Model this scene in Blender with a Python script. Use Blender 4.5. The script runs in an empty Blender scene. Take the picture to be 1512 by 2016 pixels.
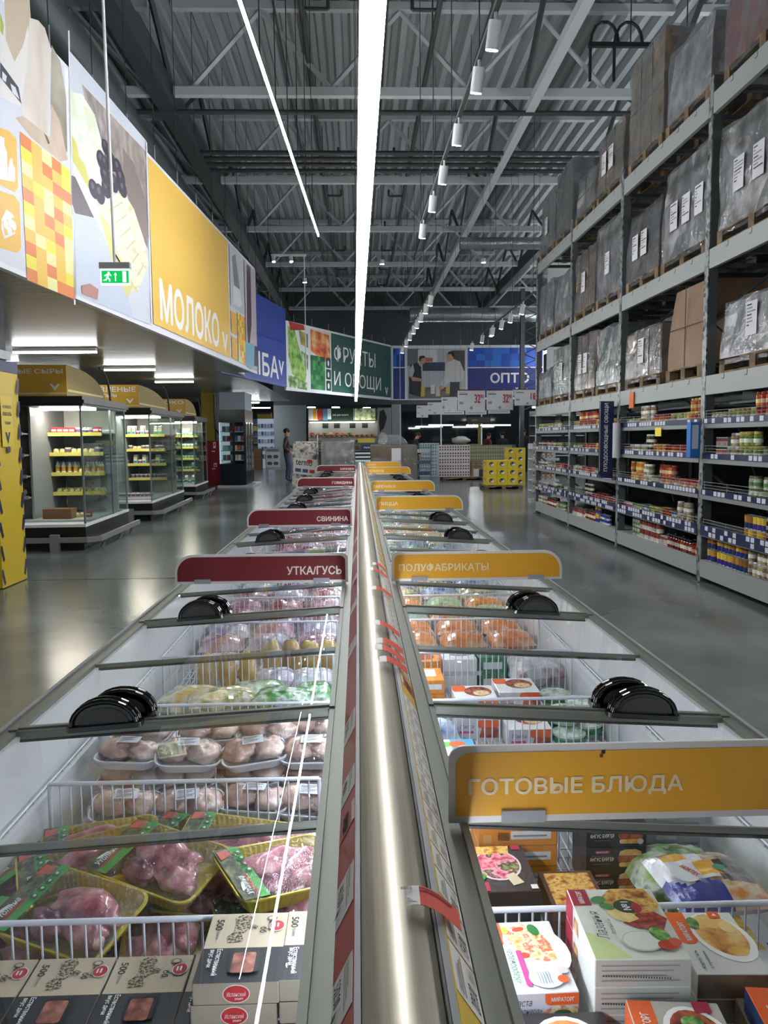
import bpy, math, random
from mathutils import Vector, Matrix, noise
rnd = random.Random(11)
trnd = random.Random(5)
SC = bpy.context.scene
COL = SC.collection

# ------------------------------------------------------------------ camera
FPX, CX, CY, EYE = 1560.0, 756.0, 1008.0, 1.5
VPX, VPY, ROLL = 705.0, 864.0, math.radians(0.5)
_d = Vector(((VPX - CX) / FPX, (VPY - CY) / FPX, 1.0)).normalized()
_r = Vector((math.cos(ROLL), -math.sin(ROLL), 0.0))
_r = (_r - _d * _r.dot(_d)).normalized()
_u = _r.cross(_d)
if _u.y > 0:
    _u = -_u
RM = Matrix(((_r.x, _d.x, _u.x), (_r.y, _d.y, _u.y), (_r.z, _d.z, _u.z)))
cam_data = bpy.data.cameras.new('camera')
cam = bpy.data.objects.new('camera', cam_data)
COL.objects.link(cam)
cam_data.sensor_fit = 'HORIZONTAL'
cam_data.sensor_width = 36.0
cam_data.lens = 36.0 * FPX / 1512.0
cam_data.clip_start = 0.05
cam_data.clip_end = 200
cam.matrix_world = Matrix(((RM[0][0], -RM[1][0], -RM[2][0], 0), (RM[0][1], -RM[1][1], -RM[2][1], 0),
                           (RM[0][2], -RM[1][2], -RM[2][2], EYE), (0, 0, 0, 1)))
SC.camera = cam

def ray(x, y):
    return RM.transposed() @ Vector(((x - CX) / FPX, (y - CY) / FPX, 1.0))
def aZ(x, y, z):
    d = ray(x, y); t = (z - EYE) / d.z
    return Vector((d.x * t, d.y * t, z))
def aY(x, y, Y):
    d = ray(x, y); t = Y / d.y
    return Vector((d.x * t, Y, EYE + d.z * t))
def aX(x, y, X):
    d = ray(x, y); t = X / d.x
    return Vector((X, d.y * t, EYE + d.z * t))

# ------------------------------------------------------------------ world, exposure, light levels
L_STRIP, L_LINE, L_CASE, L_TUBE, L_SPOT = 34.0, 60.0, 9.0, 32.0, 40.0
world = bpy.data.worlds.new('world')
SC.world = world
world.use_nodes = True
world.node_tree.nodes['Background'].inputs[0].default_value = (0.9, 0.95, 1.0, 1)
world.node_tree.nodes['Background'].inputs[1].default_value = 0.12
SC.view_settings.view_transform = 'Standard'
SC.view_settings.look = 'None'
SC.view_settings.exposure = 0.0
SC.view_settings.gamma = 1.0
SC.view_settings.use_curve_mapping = False
SC.cycles.transparent_max_bounces = 24
SC.cycles.max_bounces = 7
SC.cycles.diffuse_bounces = 3
SC.cycles.glossy_bounces = 4
SC.cycles.caustics_reflective = False
SC.cycles.caustics_refractive = False
SC.cycles.sample_clamp_indirect = 4.0
SC.cycles.use_denoising = True

# ------------------------------------------------------------------ materials
def lin(h):
    h = h.lstrip('#')
    o = []
    for i in (0, 2, 4):
        c = int(h[i:i + 2], 16) / 255
        o.append(c / 12.92 if c <= 0.04045 else ((c + 0.055) / 1.055) ** 2.4)
    return (o[0], o[1], o[2], 1.0)
_mats = {}
def mat(name, col='#808080', rough=0.5, metal=0.0, emit=0.0, coat=0.0, cols=None, scale=8.0, bump=0.0, bscale=60.0, kind='noise', stretch=None, spec=0.5, detail=3.0, sharp=False, vary=0.0):
    if name in _mats:
        return _mats[name]
    m = bpy.data.materials.new(name)
    _mats[name] = m
    m.use_nodes = True
    nt = m.node_tree
    b = nt.nodes['Principled BSDF']
    b.inputs['Base Color'].default_value = lin(col)
    b.inputs['Roughness'].default_value = rough
    b.inputs['Metallic'].default_value = metal
    b.inputs['Specular IOR Level'].default_value = spec
    b.inputs['Coat Weight'].default_value = coat
    b.inputs['Coat Roughness'].default_value = 0.08
    if emit:
        b.inputs['Emission Color'].default_value = lin(col)
        b.inputs['Emission Strength'].default_value = emit
    if cols or bump:
        tc = nt.nodes.new('ShaderNodeTexCoord')
        mp = nt.nodes.new('ShaderNodeMapping')
        nt.links.new(tc.outputs['Object'], mp.inputs[0])
        if stretch:
            mp.inputs['Scale'].default_value = stretch
    if cols:
        if kind == 'voronoi':
            t = nt.nodes.new('ShaderNodeTexVoronoi')
            t.inputs['Scale'].default_value = scale
            out = t.outputs['Color']
            sp = nt.nodes.new('ShaderNodeSeparateColor')
            nt.links.new(mp.outputs[0], t.inputs[0])
            nt.links.new(out, sp.inputs[0])
            out = sp.outputs[0]
        else:
            t = nt.nodes.new('ShaderNodeTexNoise')
            t.inputs['Scale'].default_value = scale
            t.inputs['Detail'].default_value = detail
            nt.links.new(mp.outputs[0], t.inputs[0])
            out = t.outputs['Fac']
        rp = nt.nodes.new('ShaderNodeValToRGB')
        n = len(cols)
        lo, hi = (0.0, 1.0) if kind == 'voronoi' else (0.33, 0.67)
        els = rp.color_ramp.elements
        while len(els) < n:
            els.new(0.5)
        for i, c in enumerate(cols):
            els[i].position = lo + (hi - lo) * i / max(1, n - 1) if not sharp else lo + (hi - lo) * i / n
            els[i].color = lin(c)
        if sharp:
            rp.color_ramp.interpolation = 'CONSTANT'
        nt.links.new(out, rp.inputs[0])
        nt.links.new(rp.outputs[0], b.inputs['Base Color'])
        if emit:
            nt.links.new(rp.outputs[0], b.inputs['Emission Color'])
    if vary:
        oi = nt.nodes.new('ShaderNodeObjectInfo')
        hs = nt.nodes.new('ShaderNodeHueSaturation')
        for sock, lo, hi in (('Value', 1 - vary, 1 + vary * 0.5), ('Hue', 0.5 - 0.06 * vary, 0.5 + 0.06 * vary)):
            mr = nt.nodes.new('ShaderNodeMapRange'); mr.inputs[3].default_value = lo; mr.inputs[4].default_value = hi
            nt.links.new(oi.outputs['Random'], mr.inputs[0]); nt.links.new(mr.outputs[0], hs.inputs[sock])
        src_ = [l.from_socket for l in nt.links if l.to_socket == b.inputs['Base Color']]
        if src_: nt.links.new(src_[0], hs.inputs['Color'])
        else: hs.inputs['Color'].default_value = lin(col)
        nt.links.new(hs.outputs[0], b.inputs['Base Color'])
    if bump:
        t2 = nt.nodes.new('ShaderNodeTexNoise')
        t2.inputs['Scale'].default_value = bscale
        t2.inputs['Detail'].default_value = 4
        nt.links.new(mp.outputs[0], t2.inputs[0])
        bp = nt.nodes.new('ShaderNodeBump')
        bp.inputs['Strength'].default_value = bump
        bp.inputs['Distance'].default_value = 0.02
        nt.links.new(t2.outputs['Fac'], bp.inputs['Height'])
        nt.links.new(bp.outputs[0], b.inputs['Normal'])
    return m

def glass(name, tint='#f4f8f8', rough=0.01, base=0.05, gain=0.95, bump=0.0, bscale=12.0, veil=0.0):
    """thin clear sheet: see-through with angle dependent reflection (and a faint white veil for film)"""
    if name in _mats:
        return _mats[name]
    m = bpy.data.materials.new(name); _mats[name] = m
    m.use_nodes = True
    nt = m.node_tree
    nt.nodes.clear()
    out = nt.nodes.new('ShaderNodeOutputMaterial')
    tr = nt.nodes.new('ShaderNodeBsdfTransparent'); tr.inputs[0].default_value = lin(tint)
    gl = nt.nodes.new('ShaderNodeBsdfGlossy'); gl.inputs['Roughness'].default_value = rough
    lw = nt.nodes.new('ShaderNodeLayerWeight'); lw.inputs[0].default_value = 0.5
    pw = nt.nodes.new('ShaderNodeMath'); pw.operation = 'POWER'; pw.inputs[1].default_value = 5.0
    mu = nt.nodes.new('ShaderNodeMath'); mu.operation = 'MULTIPLY_ADD'; mu.inputs[1].default_value = gain; mu.inputs[2].default_value = base
    mx = nt.nodes.new('ShaderNodeMixShader')
    nt.links.new(lw.outputs['Facing'], pw.inputs[0]); nt.links.new(pw.outputs[0], mu.inputs[0])
    nt.links.new(mu.outputs[0], mx.inputs[0])
    src = tr.outputs[0]
    if veil:
        df = nt.nodes.new('ShaderNodeBsdfDiffuse'); df.inputs[0].default_value = (0.8, 0.82, 0.85, 1)
        m2 = nt.nodes.new('ShaderNodeMixShader'); m2.inputs[0].default_value = veil
        nt.links.new(tr.outputs[0], m2.inputs[1]); nt.links.new(df.outputs[0], m2.inputs[2])
        src = m2.outputs[0]
    nt.links.new(src, mx.inputs[1]); nt.links.new(gl.outputs[0], mx.inputs[2])
    if bump:
        tc = nt.nodes.new('ShaderNodeTexCoord')
        t2 = nt.nodes.new('ShaderNodeTexNoise'); t2.inputs['Scale'].default_value = bscale; t2.inputs['Detail'].default_value = 3
        nt.links.new(tc.outputs['Object'], t2.inputs[0])
        bp = nt.nodes.new('ShaderNodeBump'); bp.inputs['Strength'].default_value = bump; bp.inputs['Distance'].default_value = 0.02
        nt.links.new(t2.outputs['Fac'], bp.inputs['Height'])
        nt.links.new(bp.outputs[0], gl.inputs['Normal']); nt.links.new(bp.outputs[0], lw.inputs['Normal'])
    nt.links.new(mx.outputs[0], out.inputs[0])
    return m

# ------------------------------------------------------------------ text
_txt = {}
def text_geo(s, bold=0.018, shear=0.0):
    k = (s, bold, shear)
    if k in _txt:
        return _txt[k]
    c = bpy.data.curves.new('lettering', 'FONT')
    c.body = s; c.offset = min(0.0, bold); c.shear = shear; c.resolution_u = 3
    o = bpy.data.objects.new('lettering', c)
    COL.objects.link(o)
    dg = bpy.context.evaluated_depsgraph_get()
    e = o.evaluated_get(dg)
    me = e.to_mesh()
    vs = [(v.co.x, v.co.y) for v in me.vertices]
    fs = [tuple(p.vertices) for p in me.polygons]
    e.to_mesh_clear()
    bpy.data.objects.remove(o)
    bpy.data.curves.remove(c)
    if not vs:
        vs, fs = [(0, 0), (1, 0), (1, 1), (0, 1)], []
    x0 = min(v[0] for v in vs); x1 = max(v[0] for v in vs)
    y0 = min(v[1] for v in vs); y1 = max(v[1] for v in vs)
    vs = [((v[0] - x0) / max(1e-6, x1 - x0), (v[1] - y0) / max(1e-6, y1 - y0)) for v in vs]
    _txt[k] = (vs, fs, (x1 - x0) / max(1e-6, y1 - y0))
    return _txt[k]

# ------------------------------------------------------------------ mesh builder
I4 = Matrix.Identity(4)
class MB:
    def __init__(s, M=None):
        s.v = []; s.f = []; s.mi = []; s.sm = []; s.mats = []; s.M = M
    def _m(s, m):
        if m not in s.mats:
            s.mats.append(m)
        return s.mats.index(m)
    def add(s, vs, fs, m, smooth=False):
        o = len(s.v)
        if s.M is not None:
            vs = [s.M @ Vector(v) for v in vs]
        s.v.extend([tuple(v) for v in vs])
        for k, f in enumerate(fs):
            s.f.append(tuple(i + o for i in f))
            s.mi.append(s._m(m[k] if isinstance(m, (list, tuple)) else m)); s.sm.append(smooth)
        return s
    def box(s, x0, y0, z0, x1, y1, z1, m):
        vs = [(x0, y0, z0), (x1, y0, z0), (x1, y1, z0), (x0, y1, z0), (x0, y0, z1), (x1, y0, z1), (x1, y1, z1), (x0, y1, z1)]
        return s.add(vs, [(0, 3, 2, 1), (4, 5, 6, 7), (0, 1, 5, 4), (1, 2, 6, 5), (2, 3, 7, 6), (3, 0, 4, 7)], m)
    def bbox(s, x0, y0, z0, x1, y1, z1, m, b=0.004):
        """box with chamfered vertical and top edges"""
        def ring(i, z):
            return [(x0 + i + b, y0 + i, z), (x1 - i - b, y0 + i, z), (x1 - i, y0 + i + b, z), (x1 - i, y1 - i - b, z), (x1 - i - b, y1 - i, z), (x0 + i + b, y1 - i, z), (x0 + i, y1 - i - b, z), (x0 + i, y0 + i + b, z)]
        vs = ring(b, z0) + ring(0, z0 + b) + ring(0, z1 - b) + ring(b, z1)
        fs = [tuple(range(7, -1, -1)), tuple(range(24, 32))]
        for r in range(3):
            for i in range(8):
                j = (i + 1) % 8
                fs.append((r * 8 + i, r * 8 + j, r * 8 + 8 + j, r * 8 + 8 + i))
        return s.add(vs, fs, m)
    def prism(s, pts, d, m, smooth=False):
        """closed 3-D polygon pts swept by vector d"""
        n = len(pts)
        d = Vector(d)
        vs = [Vector(p) for p in pts] + [Vector(p) + d for p in pts]
        fs = [tuple(range(n - 1, -1, -1)), tuple(range(n, 2 * n))] + [(i, (i + 1) % n, n + (i + 1) % n, n + i) for i in range(n)]
        nrm = sum(((Vector(pts[i]) - Vector(pts[0])).cross(Vector(pts[(i + 1) % n]) - Vector(pts[0])) for i in range(1, n)), Vector((0, 0, 0)))
        if nrm.dot(d) < 0:
            fs = [tuple(reversed(f)) for f in fs]
        return s.add(vs, fs, m, smooth)
    def py(s, xz, y0, y1, m):
        return s.prism([(x, y0, z) for x, z in xz], (0, y1 - y0, 0), m)
    def px(s, yz, x0, x1, m):
        return s.prism([(x0, y, z) for y, z in yz], (x1 - x0, 0, 0), m)
    def pz(s, xy, z0, z1, m):
        return s.prism([(x, y, z0) for x, y in xy], (0, 0, z1 - z0), m)
    def poly(s, pts, m):
        return s.add(pts, [tuple(range(len(pts)))], m)
    def cyl(s, p0, p1, r, m, n=10, r1=None, caps=True, smooth=True):
        p0 = Vector(p0); p1 = Vector(p1); r1 = r if r1 is None else r1
        a = (p1 - p0).normalized()
        t = Vector((0, 0, 1)) if abs(a.z) < 0.9 else Vector((1, 0, 0))
        u = a.cross(t).normalized(); w = u.cross(a)
        vs = []
        for p, q in ((p0, r), (p1, r1)):
            for i in range(n):
                an = 2 * math.pi * i / n
                vs.append(p + u * (q * math.cos(an)) + w * (q * math.sin(an)))
        s.add(vs, [(i, n + i, n + (i + 1) % n, (i + 1) % n) for i in range(n)], m, smooth)
        if caps:
            s.add(vs[:n], [tuple(range(n))], m)
            s.add(vs[n:], [tuple(range(n - 1, -1, -1))], m)
        return s
    def tube(s, pts, r, m, n=6):
        for a, b in zip(pts[:-1], pts[1:]):
            s.cyl(a, b, r, m, n)
        return s
    def lathe(s, prof, m, c=(0, 0, 0), n=14, smooth=True, caps=True):
        """prof = [(r, z)...]; m may be a list with one material per band"""
        vs = []
        for r, z in prof:
            for i in range(n):
                an = 2 * math.pi * i / n
                vs.append((c[0] + r * math.cos(an), c[1] + r * math.sin(an), c[2] + z))
        for k in range(len(prof) - 1):
            mm = m[k] if isinstance(m, (list, tuple)) else m
            fs = [(i, (i + 1) % n, n + (i + 1) % n, n + i) for i in range(n)]
            s.add(vs[k * n:(k + 2) * n], fs, mm, smooth)
        if caps:
            s.add(vs[:n], [tuple(range(n - 1, -1, -1))], m[0] if isinstance(m, (list, tuple)) else m)
            s.add(vs[-n:], [tuple(range(n))], m[-1] if isinstance(m, (list, tuple)) else m)
        return s
    def blob(s, c, r, m, seed=0, amp=0.18, fr=2.0, nu=18, nv=12, sq=1.0):
        """lumpy ellipsoid"""
        vs = []
        for j in range(nv + 1):
            th = math.pi * j / nv
            for i in range(nu):
                ph = 2 * math.pi * i / nu
                d = Vector((math.sin(th) * math.cos(ph), math.sin(th) * math.sin(ph), math.cos(th)))
                k = 1 + amp * noise.noise(d * fr + Vector((seed * 3.7, seed * 1.3, seed)))
                e = [math.copysign(abs(q) ** sq, q) for q in d]
                vs.append((c[0] + r[0] * e[0] * k, c[1] + r[1] * e[1] * k, c[2] + r[2] * e[2] * k))
        fs = []
        for j in range(nv):
            for i in range(nu):
                fs.append((j * nu + i, (j + 1) * nu + i, (j + 1) * nu + (i + 1) % nu, j * nu + (i + 1) % nu))
        return s.add(vs, fs, m, True)
    def prints(s, O, U, V, items, eps=0.0006, base=0.0006):
        """flat printed shapes on the plane through O with axes U, V (metres); items in u, v metres"""
        O = Vector(O); U = Vector(U).normalized(); V = Vector(V).normalized()
        N = U.cross(V)
        k = base
        for it in items:
            t, m = it[0], it[1]
            P = lambda u, v: O + U * u + V * v + N * k
            if t in 'rR':
                u0, v0, u1, v1 = it[2:6]
                s.add([P(u0, v0), P(u1, v0), P(u1, v1), P(u0, v1)], [(0, 1, 2, 3)], m)
            elif t == 'e':
                cu, cv, ru, rv = it[2:6]
                a0 = it[6] if len(it) > 6 else 0.0
                n = 22
                pts = []
                for i in range(n):
                    a = 2 * math.pi * i / n
                    x, y = ru * math.cos(a), rv * math.sin(a)
                    pts.append(P(cu + x * math.cos(a0) - y * math.sin(a0), cv + x * math.sin(a0) + y * math.cos(a0)))
                s.add(pts, [tuple(range(n))], m)
            elif t == 'p':
                pts = it[2]
                ar = sum(pts[i][0] * pts[(i + 1) % len(pts)][1] - pts[(i + 1) % len(pts)][0] * pts[i][1] for i in range(len(pts)))
                if ar < 0:
                    pts = list(reversed(pts))
                s.add([P(u, v) for u, v in pts], [tuple(range(len(pts)))], m)
            elif t == 't':
                u0, v0, w, h = it[3:7]
                rot = it[7] if len(it) > 7 else 0.0
                vs, fs, asp = text_geo(it[2], *(it[8] if len(it) > 8 else ()))
                if w is None:
                    w = h * asp
                ca, sa = math.cos(rot), math.sin(rot)
                bold = it[8][0] if len(it) > 8 else 0.018
                g = abs(bold) * h * 1.3
                for q, (dx, dy) in enumerate(((g, 0), (-g, 0), (0, g), (0, -g), (0, 0)) if bold > 0 else ((0, 0),)):
                    pv, pf = [], []
                    for f in fs:   # every face at its own hair's height so overlapping strokes never coincide
                        z_ = k + eps * (0.16 * q + 0.15 * trnd.random())
                        pf.append(tuple(range(len(pv), len(pv) + len(f))))
                        for i in f:
                            a, b = vs[i]
                            pv.append(O + U * (u0 + dx + a * w * ca - b * h * sa) + V * (v0 + dy + a * w * sa + b * h * ca) + N * z_)
                    s.add(pv, pf, m)
            k += eps if t != 'R' else 0
        return s
    def mesh(s, name):
        me = bpy.data.meshes.new(name)
        me.from_pydata(s.v, [], s.f)
        for m in s.mats:
            me.materials.append(m)
        me.polygons.foreach_set('material_index', s.mi)
        me.polygons.foreach_set('use_smooth', s.sm)
        me.update()
        return me
    def build(s, name, parent=None, loc=None, rz=0.0):
        o = bpy.data.objects.new(name, s.mesh(name))
        COL.objects.link(o)
        if parent:
            o.parent = parent
            KIDS.setdefault(parent.name, []).append(o)
        if loc:
            o.location = loc
        o.rotation_euler.z = rz
        return o

def tag(o, label, cat, group=None):
    o['label'] = label; o['category'] = cat
    if group:
        o['group'] = group
    return o
def thing(name, label, cat, loc=(0, 0, 0), rz=0.0, group=None):
    o = bpy.data.objects.new(name, None)
    o.empty_display_size = 0.1
    COL.objects.link(o)
    o.location = loc; o.rotation_euler.z = rz
    return tag(o, label, cat, group)
def struct(o):
    o['kind'] = 'structure'
    return o
KIDS = {}
def dup(o, parent=None, loc=None, rot=None, label=None, group=None):
    c = o.copy(); COL.objects.link(c)
    if parent:
        c.parent = parent
        KIDS.setdefault(parent.name, []).append(c)
    if loc is not None:
        c.location = loc
    if rot is not None:
        c.rotation_euler = rot if not isinstance(rot, (int, float)) else (0, 0, rot)
    if label:
        c['label'] = label
    if group:
        c['group'] = group
    for ch in list(KIDS.get(o.name, ())):
        dup(ch, c)
    return c
def rrect(u0, v0, u1, v1, r, n=5, corners=(1, 1, 1, 1)):
    """rounded rectangle, corners = bl, br, tr, tl"""
    pts = []
    for (cx, cy, a0, on, px_, py_) in ((u0 + r, v0 + r, 180, corners[0], u0, v0), (u1 - r, v0 + r, 270, corners[1], u1, v0), (u1 - r, v1 - r, 0, corners[2], u1, v1), (u0 + r, v1 - r, 90, corners[3], u0, v1)):
        if not on:
            pts.append((px_, py_)); continue
        for i in range(n + 1):
            a = math.radians(a0 + 90 * i / n)
            pts.append((cx + r * math.cos(a), cy + r * math.sin(a)))
    return pts
class Plane:
    """a vertical printed board: photo pixel -> (u, v) on the board"""
    def __init__(s, A, B, z0):
        s.A = Vector((A[0], A[1], z0)); d = Vector((B[0] - A[0], B[1] - A[1], 0)); s.len = d.length
        s.U = d.normalized(); s.V = Vector((0, 0, 1)); s.N = s.U.cross(s.V)
    def uv(s, x, y):
        d = ray(x, y); e = Vector((0, 0, EYE))
        t = (s.A - e).dot(s.N) / d.dot(s.N)
        p = e + d * t - s.A
        return (p.dot(s.U), p.z)
    def pp(s, pts):
        return [s.uv(x, y) for x, y in pts]
# ------------------------------------------------------------------ common materials
WHITE = mat('white paint', '#e8e9ea', 0.45)
STEEL_D = mat('dark grey steel', '#4a4d4e', 0.5, 0.3)
GREY = mat('grey paint', '#8b8e8f', 0.5)
LGREY = mat('light grey paint', '#b4b8ba', 0.45)
BLACK = mat('black plastic', '#121214', 0.3)
LED = mat('white light', '#fdfeff', 0.5, emit=L_STRIP)
LED2 = mat('cool white line light', '#f6fbff', 0.5, emit=L_LINE)
LED3 = mat('hall tube light', '#fbffff', 0.5, emit=34.0)
LEDL = mat('banner line light', '#f6fbff', 0.5, emit=L_LINE * 2.6)
LEDW = mat('lamp lens', '#ffffff', 0.5, emit=L_SPOT)

# ------------------------------------------------------------------ floor, roof, walls
fl = mat('polished concrete', '#646968', 0.2, cols=['#4c5150', '#626766', '#7c8280'], scale=0.55, bump=0.02, bscale=3.0, detail=7.0)
struct(MB().box(-18, -4, -0.12, 13, 58, 0, fl).build('floor'))
jn = mat('floor joint', '#2b2d2d', 0.6)
struct(MB().box(-3.6, 8.63, 0, -0.95, 8.645, 0.002, jn).build('trim_1'))
struct(MB().box(-12, 18.6, 0, -0.95, 18.615, 0.002, jn).build('trim_2'))

deck = mat('corrugated roof sheet', '#9da4a6', 0.55, 0.0)
mb = MB()
x = -14.0
prof = []
while x < 13:
    prof += [(x, 9.0), (x + 0.11, 9.0), (x + 0.16, 9.13), (x + 0.26, 9.13)]
    x += 0.31
vs = [(a, -4, b) for a, b in prof] + [(a, 58, b) for a, b in prof]
n = len(prof)
mb.add(vs, [(i, i + 1, n + i + 1, n + i) for i in range(n - 1)], deck)
struct(mb.build('ceiling'))

wallm = mat('dark grey wall', '#4b5052', 0.7)
struct(MB().box(-18, 57.8, 0, 13, 58, 9, wallm).build('wall_back'))
struct(MB().box(-18.2, -4, 0, -18, 58, 9, wallm).build('wall_left'))
struct(MB().box(11.8, -4, 0, 12, 58, 9, wallm).build('wall_right'))
# glazed office wall across the far end
mb = MB()
mb.box(1.9, 40, 0, 11.8, 40.2, 1.15, wallm)
mb.box(-4.2, 40, 3.2, 11.8, 40.2, 9, wallm)
mb.box(-4.2, 40, 0, -2.6, 40.2, 3.2, mat('pale column paint', '#8d9698', 0.5))
mb.box(1.7, 40, 0, 2.1, 40.2, 3.2, mat('pale column paint'))
struct(mb.build('wall_far'))
dk = mat('dark window glass', '#0b1216', 0.06, spec=0.7)
fr = mat('window frame paint', '#c6cdd0', 0.4)
for k, (a, b) in enumerate(((2.1, 4.15), (4.15, 6.2), (6.2, 9.0))):
    w = struct(MB().box(a + 0.05, 40.02, 1.15, b, 40.1, 3.2, dk).build('window_%d' % (k + 1)))
    struct(MB().box(a, 39.98, 1.15, a + 0.06, 40.05, 3.2, fr).build('window_frame', w))

# ------------------------------------------------------------------ roof steelwork
chord = mat('painted roof steel', '#b9bfc1', 0.5)
dsteel = mat('dark roof steel', '#34383a', 0.55)
duct = mat('galvanised duct', '#5f6567', 0.4, 0.4, bump=0.15, bscale=8)
def truss(Y, x0, x1, step=2.4, off=0.0):
    mb = MB()
    mb.box(x0, Y - 0.07, 7.42, x1, Y + 0.07, 7.56, chord)
    mb.box(x0, Y - 0.07, 8.84, x1, Y + 0.07, 8.97, chord)
    x = x0 + 0.3 + off
    up = True
    while x + step / 2 < x1:
        a, b = (x, 7.56), (x + step / 2, 8.84)
        if not up:
            a, b = (x, 8.84), (x + step / 2, 7.56)
        mb.cyl((a[0], Y, a[1]), (b[0], Y, b[1]), 0.045, chord, 4, smooth=False)
        x += step / 2; up = not up
    return struct(mb.build('roof_truss'))
for i, Y in enumerate((5.2, 9.8, 14.4, 19.1, 23.4, 28.0, 32.6, 37.2, 42, 47)):
    truss(Y, -3.1, 5.6)
    truss(Y, -13.5, -3.5)
    truss(Y, 6.0, 11.8)
for x, z, w, h, m in ((3.15, 7.3, 0.16, 0.14, chord), (-3.3, 7.3, 0.3, 0.4, dsteel), (5.8, 7.3, 0.2, 0.4, dsteel)):
    struct(MB().box(x - w / 2, -4, z, x + w / 2, 57, z + h, m).build('roof_beam'))
for x in (-3.3, 5.8, 3.15):
    mb = MB()
    y = -2.0
    while y < 50:
        mb.cyl((x, y, 7.6), (x, y + 2.2, 8.9), 0.05, dsteel, 4, smooth=False)
        mb.cyl((x, y + 2.2, 8.9), (x, y + 4.4, 7.6), 0.05, dsteel, 4, smooth=False)
        y += 4.4
    struct(mb.build('roof_brace'))
for x, z, r in ((-4.1, 7.2, 0.28), (-4.9, 7.0, 0.34), (-6.2, 7.3, 0.4)):
    struct(MB().cyl((x, -4, z), (x, 52, z), r, duct, 14).build('air_duct'))
mb = MB()
mb.box(-5.6, -4, 6.2, -5.0, 50, 6.3, dsteel)
struct(mb.build('cable_tray'))
for y in (16.9, 17.25, 17.6, 18.0):
    struct(MB().cyl((-3.2, y, 7.35), (5.8, y, 7.35), 0.045, dsteel, 6).build('ceiling_pipe'))
struct(MB().cyl((-6, 14.75, 7.3), (5.8, 14.75, 7.3), 0.045, dsteel, 6).build('ceiling_pipe'))
struct(MB().cyl((2.9, 22.6, 6.9), (5.7, 22.6, 6.9), 0.17, mat('foil duct', '#a9b0b2', 0.25, 0.9, bump=0.5, bscale=25), 12).build('air_duct'))
struct(MB().cyl((2.2, 33.5, 6.6), (7.5, 33.5, 6.6), 0.3, mat('foil duct'), 12).build('air_duct'))
for x in (-0.78, 1.3):
    mb = MB()
    mb.cyl((x, -4, 8.0), (x, 50, 8.0), 0.045, dsteel, 6)
    for k in range(12):
        y = 3.4 + k * 3.1
        mb.cyl((x, y, 8.0), (x + (0.4 if x < 0 else -0.4), y, 8.0), 0.03, dsteel, 5)
        mb.cyl((x + (0.4 if x < 0 else -0.4), y, 8.0), (x + (0.4 if x < 0 else -0.4), y, 8.16), 0.03, dsteel, 5)
        mb.cyl((x, y + 1, 8.0), (x, y + 1, 9.0), 0.008, dsteel, 4)
    struct(mb.build('sprinkler_pipe'))
for x, z in ((-1.25, 8.3), (0.55, 8.4), (2.2, 8.3)):
    mb = MB()
    mb.cyl((x, -4, z), (x, 50, z), 0.018, dsteel, 5)
    for k in range(16):
        mb.cyl((x, 4 + k * 2.3, z), (x, 4 + k * 2.3, 9.0), 0.006, dsteel, 4)
    struct(mb.build('ceiling_cable'))
# black conduit bends hanging over the rack
cb = mat('black conduit', '#0d0e0f', 0.5)
t = thing('conduit_bundle', 'bent black conduit loops hanging under the roof above the pallet rack', 'conduit', (3.9, 11.6, 6.9))
for k in range(2):
    pts = [(-0.35 + 0.34 * k + 0.2 * math.cos(a) - 0.02, 0, 0.15 * math.sin(a) * 2 + 0.1) for a in [math.pi * q / 7 for q in range(8)]]
    pts.append((pts[-1][0], 0, -0.4))
    MB().tube(pts, 0.022, cb, 6).build('conduit', t)
mb = MB(); mb.box(-0.6, -0.03, 0.06, 0.9, 0.03, 0.12, cb); mb.cyl((0.0, 0, 0.1), (0.0, 0, 2.1), 0.01, dsteel, 4); mb.cyl((0.8, 0, 0.1), (0.8, 0, 2.1), 0.01, dsteel, 4); mb.build('bracket', t)

# ------------------------------------------------------------------ lights over the aisle
def hanger(mb, x, y, z0, z1=8.9, r=0.006, m=None):
    mb.cyl((x, y, z0), (x, y, z1), r, m or dsteel, 4)
t = thing('linear_light', 'long glowing white linear light running above the freezers', 'light', (0, 0, 2.9))
# slightly sideways run so it heads for the far end like the freezers
mb = MB()
xa, xb = 0.072, -0.065
mb.prism([(xa - 0.043, 1.2, 0), (xa + 0.043, 1.2, 0), (xb + 0.043, 30.0, 0), (xb - 0.043, 30.0, 0)], (0, 0, 0.05), LED)
mb.build('diffuser', t)
MB().prism([(xa - 0.012, 1.2, 0.052), (xa + 0.012, 1.2, 0.052), (xb + 0.012, 30.0, 0.052), (xb - 0.012, 30.0, 0.052)], (0, 0, 0.04), WHITE).build('housing', t)
for k in range(10):
    y = 1.6 + k * 3.1
    f = (y - 1.2) / 28.8
    mb = MB(); mb.cyl((xa + (xb - xa) * f, y, 0.1), (xa + (xb - xa) * f, y, 6.0), 0.004, dsteel, 4)
    mb.build('hanger_wire', t)
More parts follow.
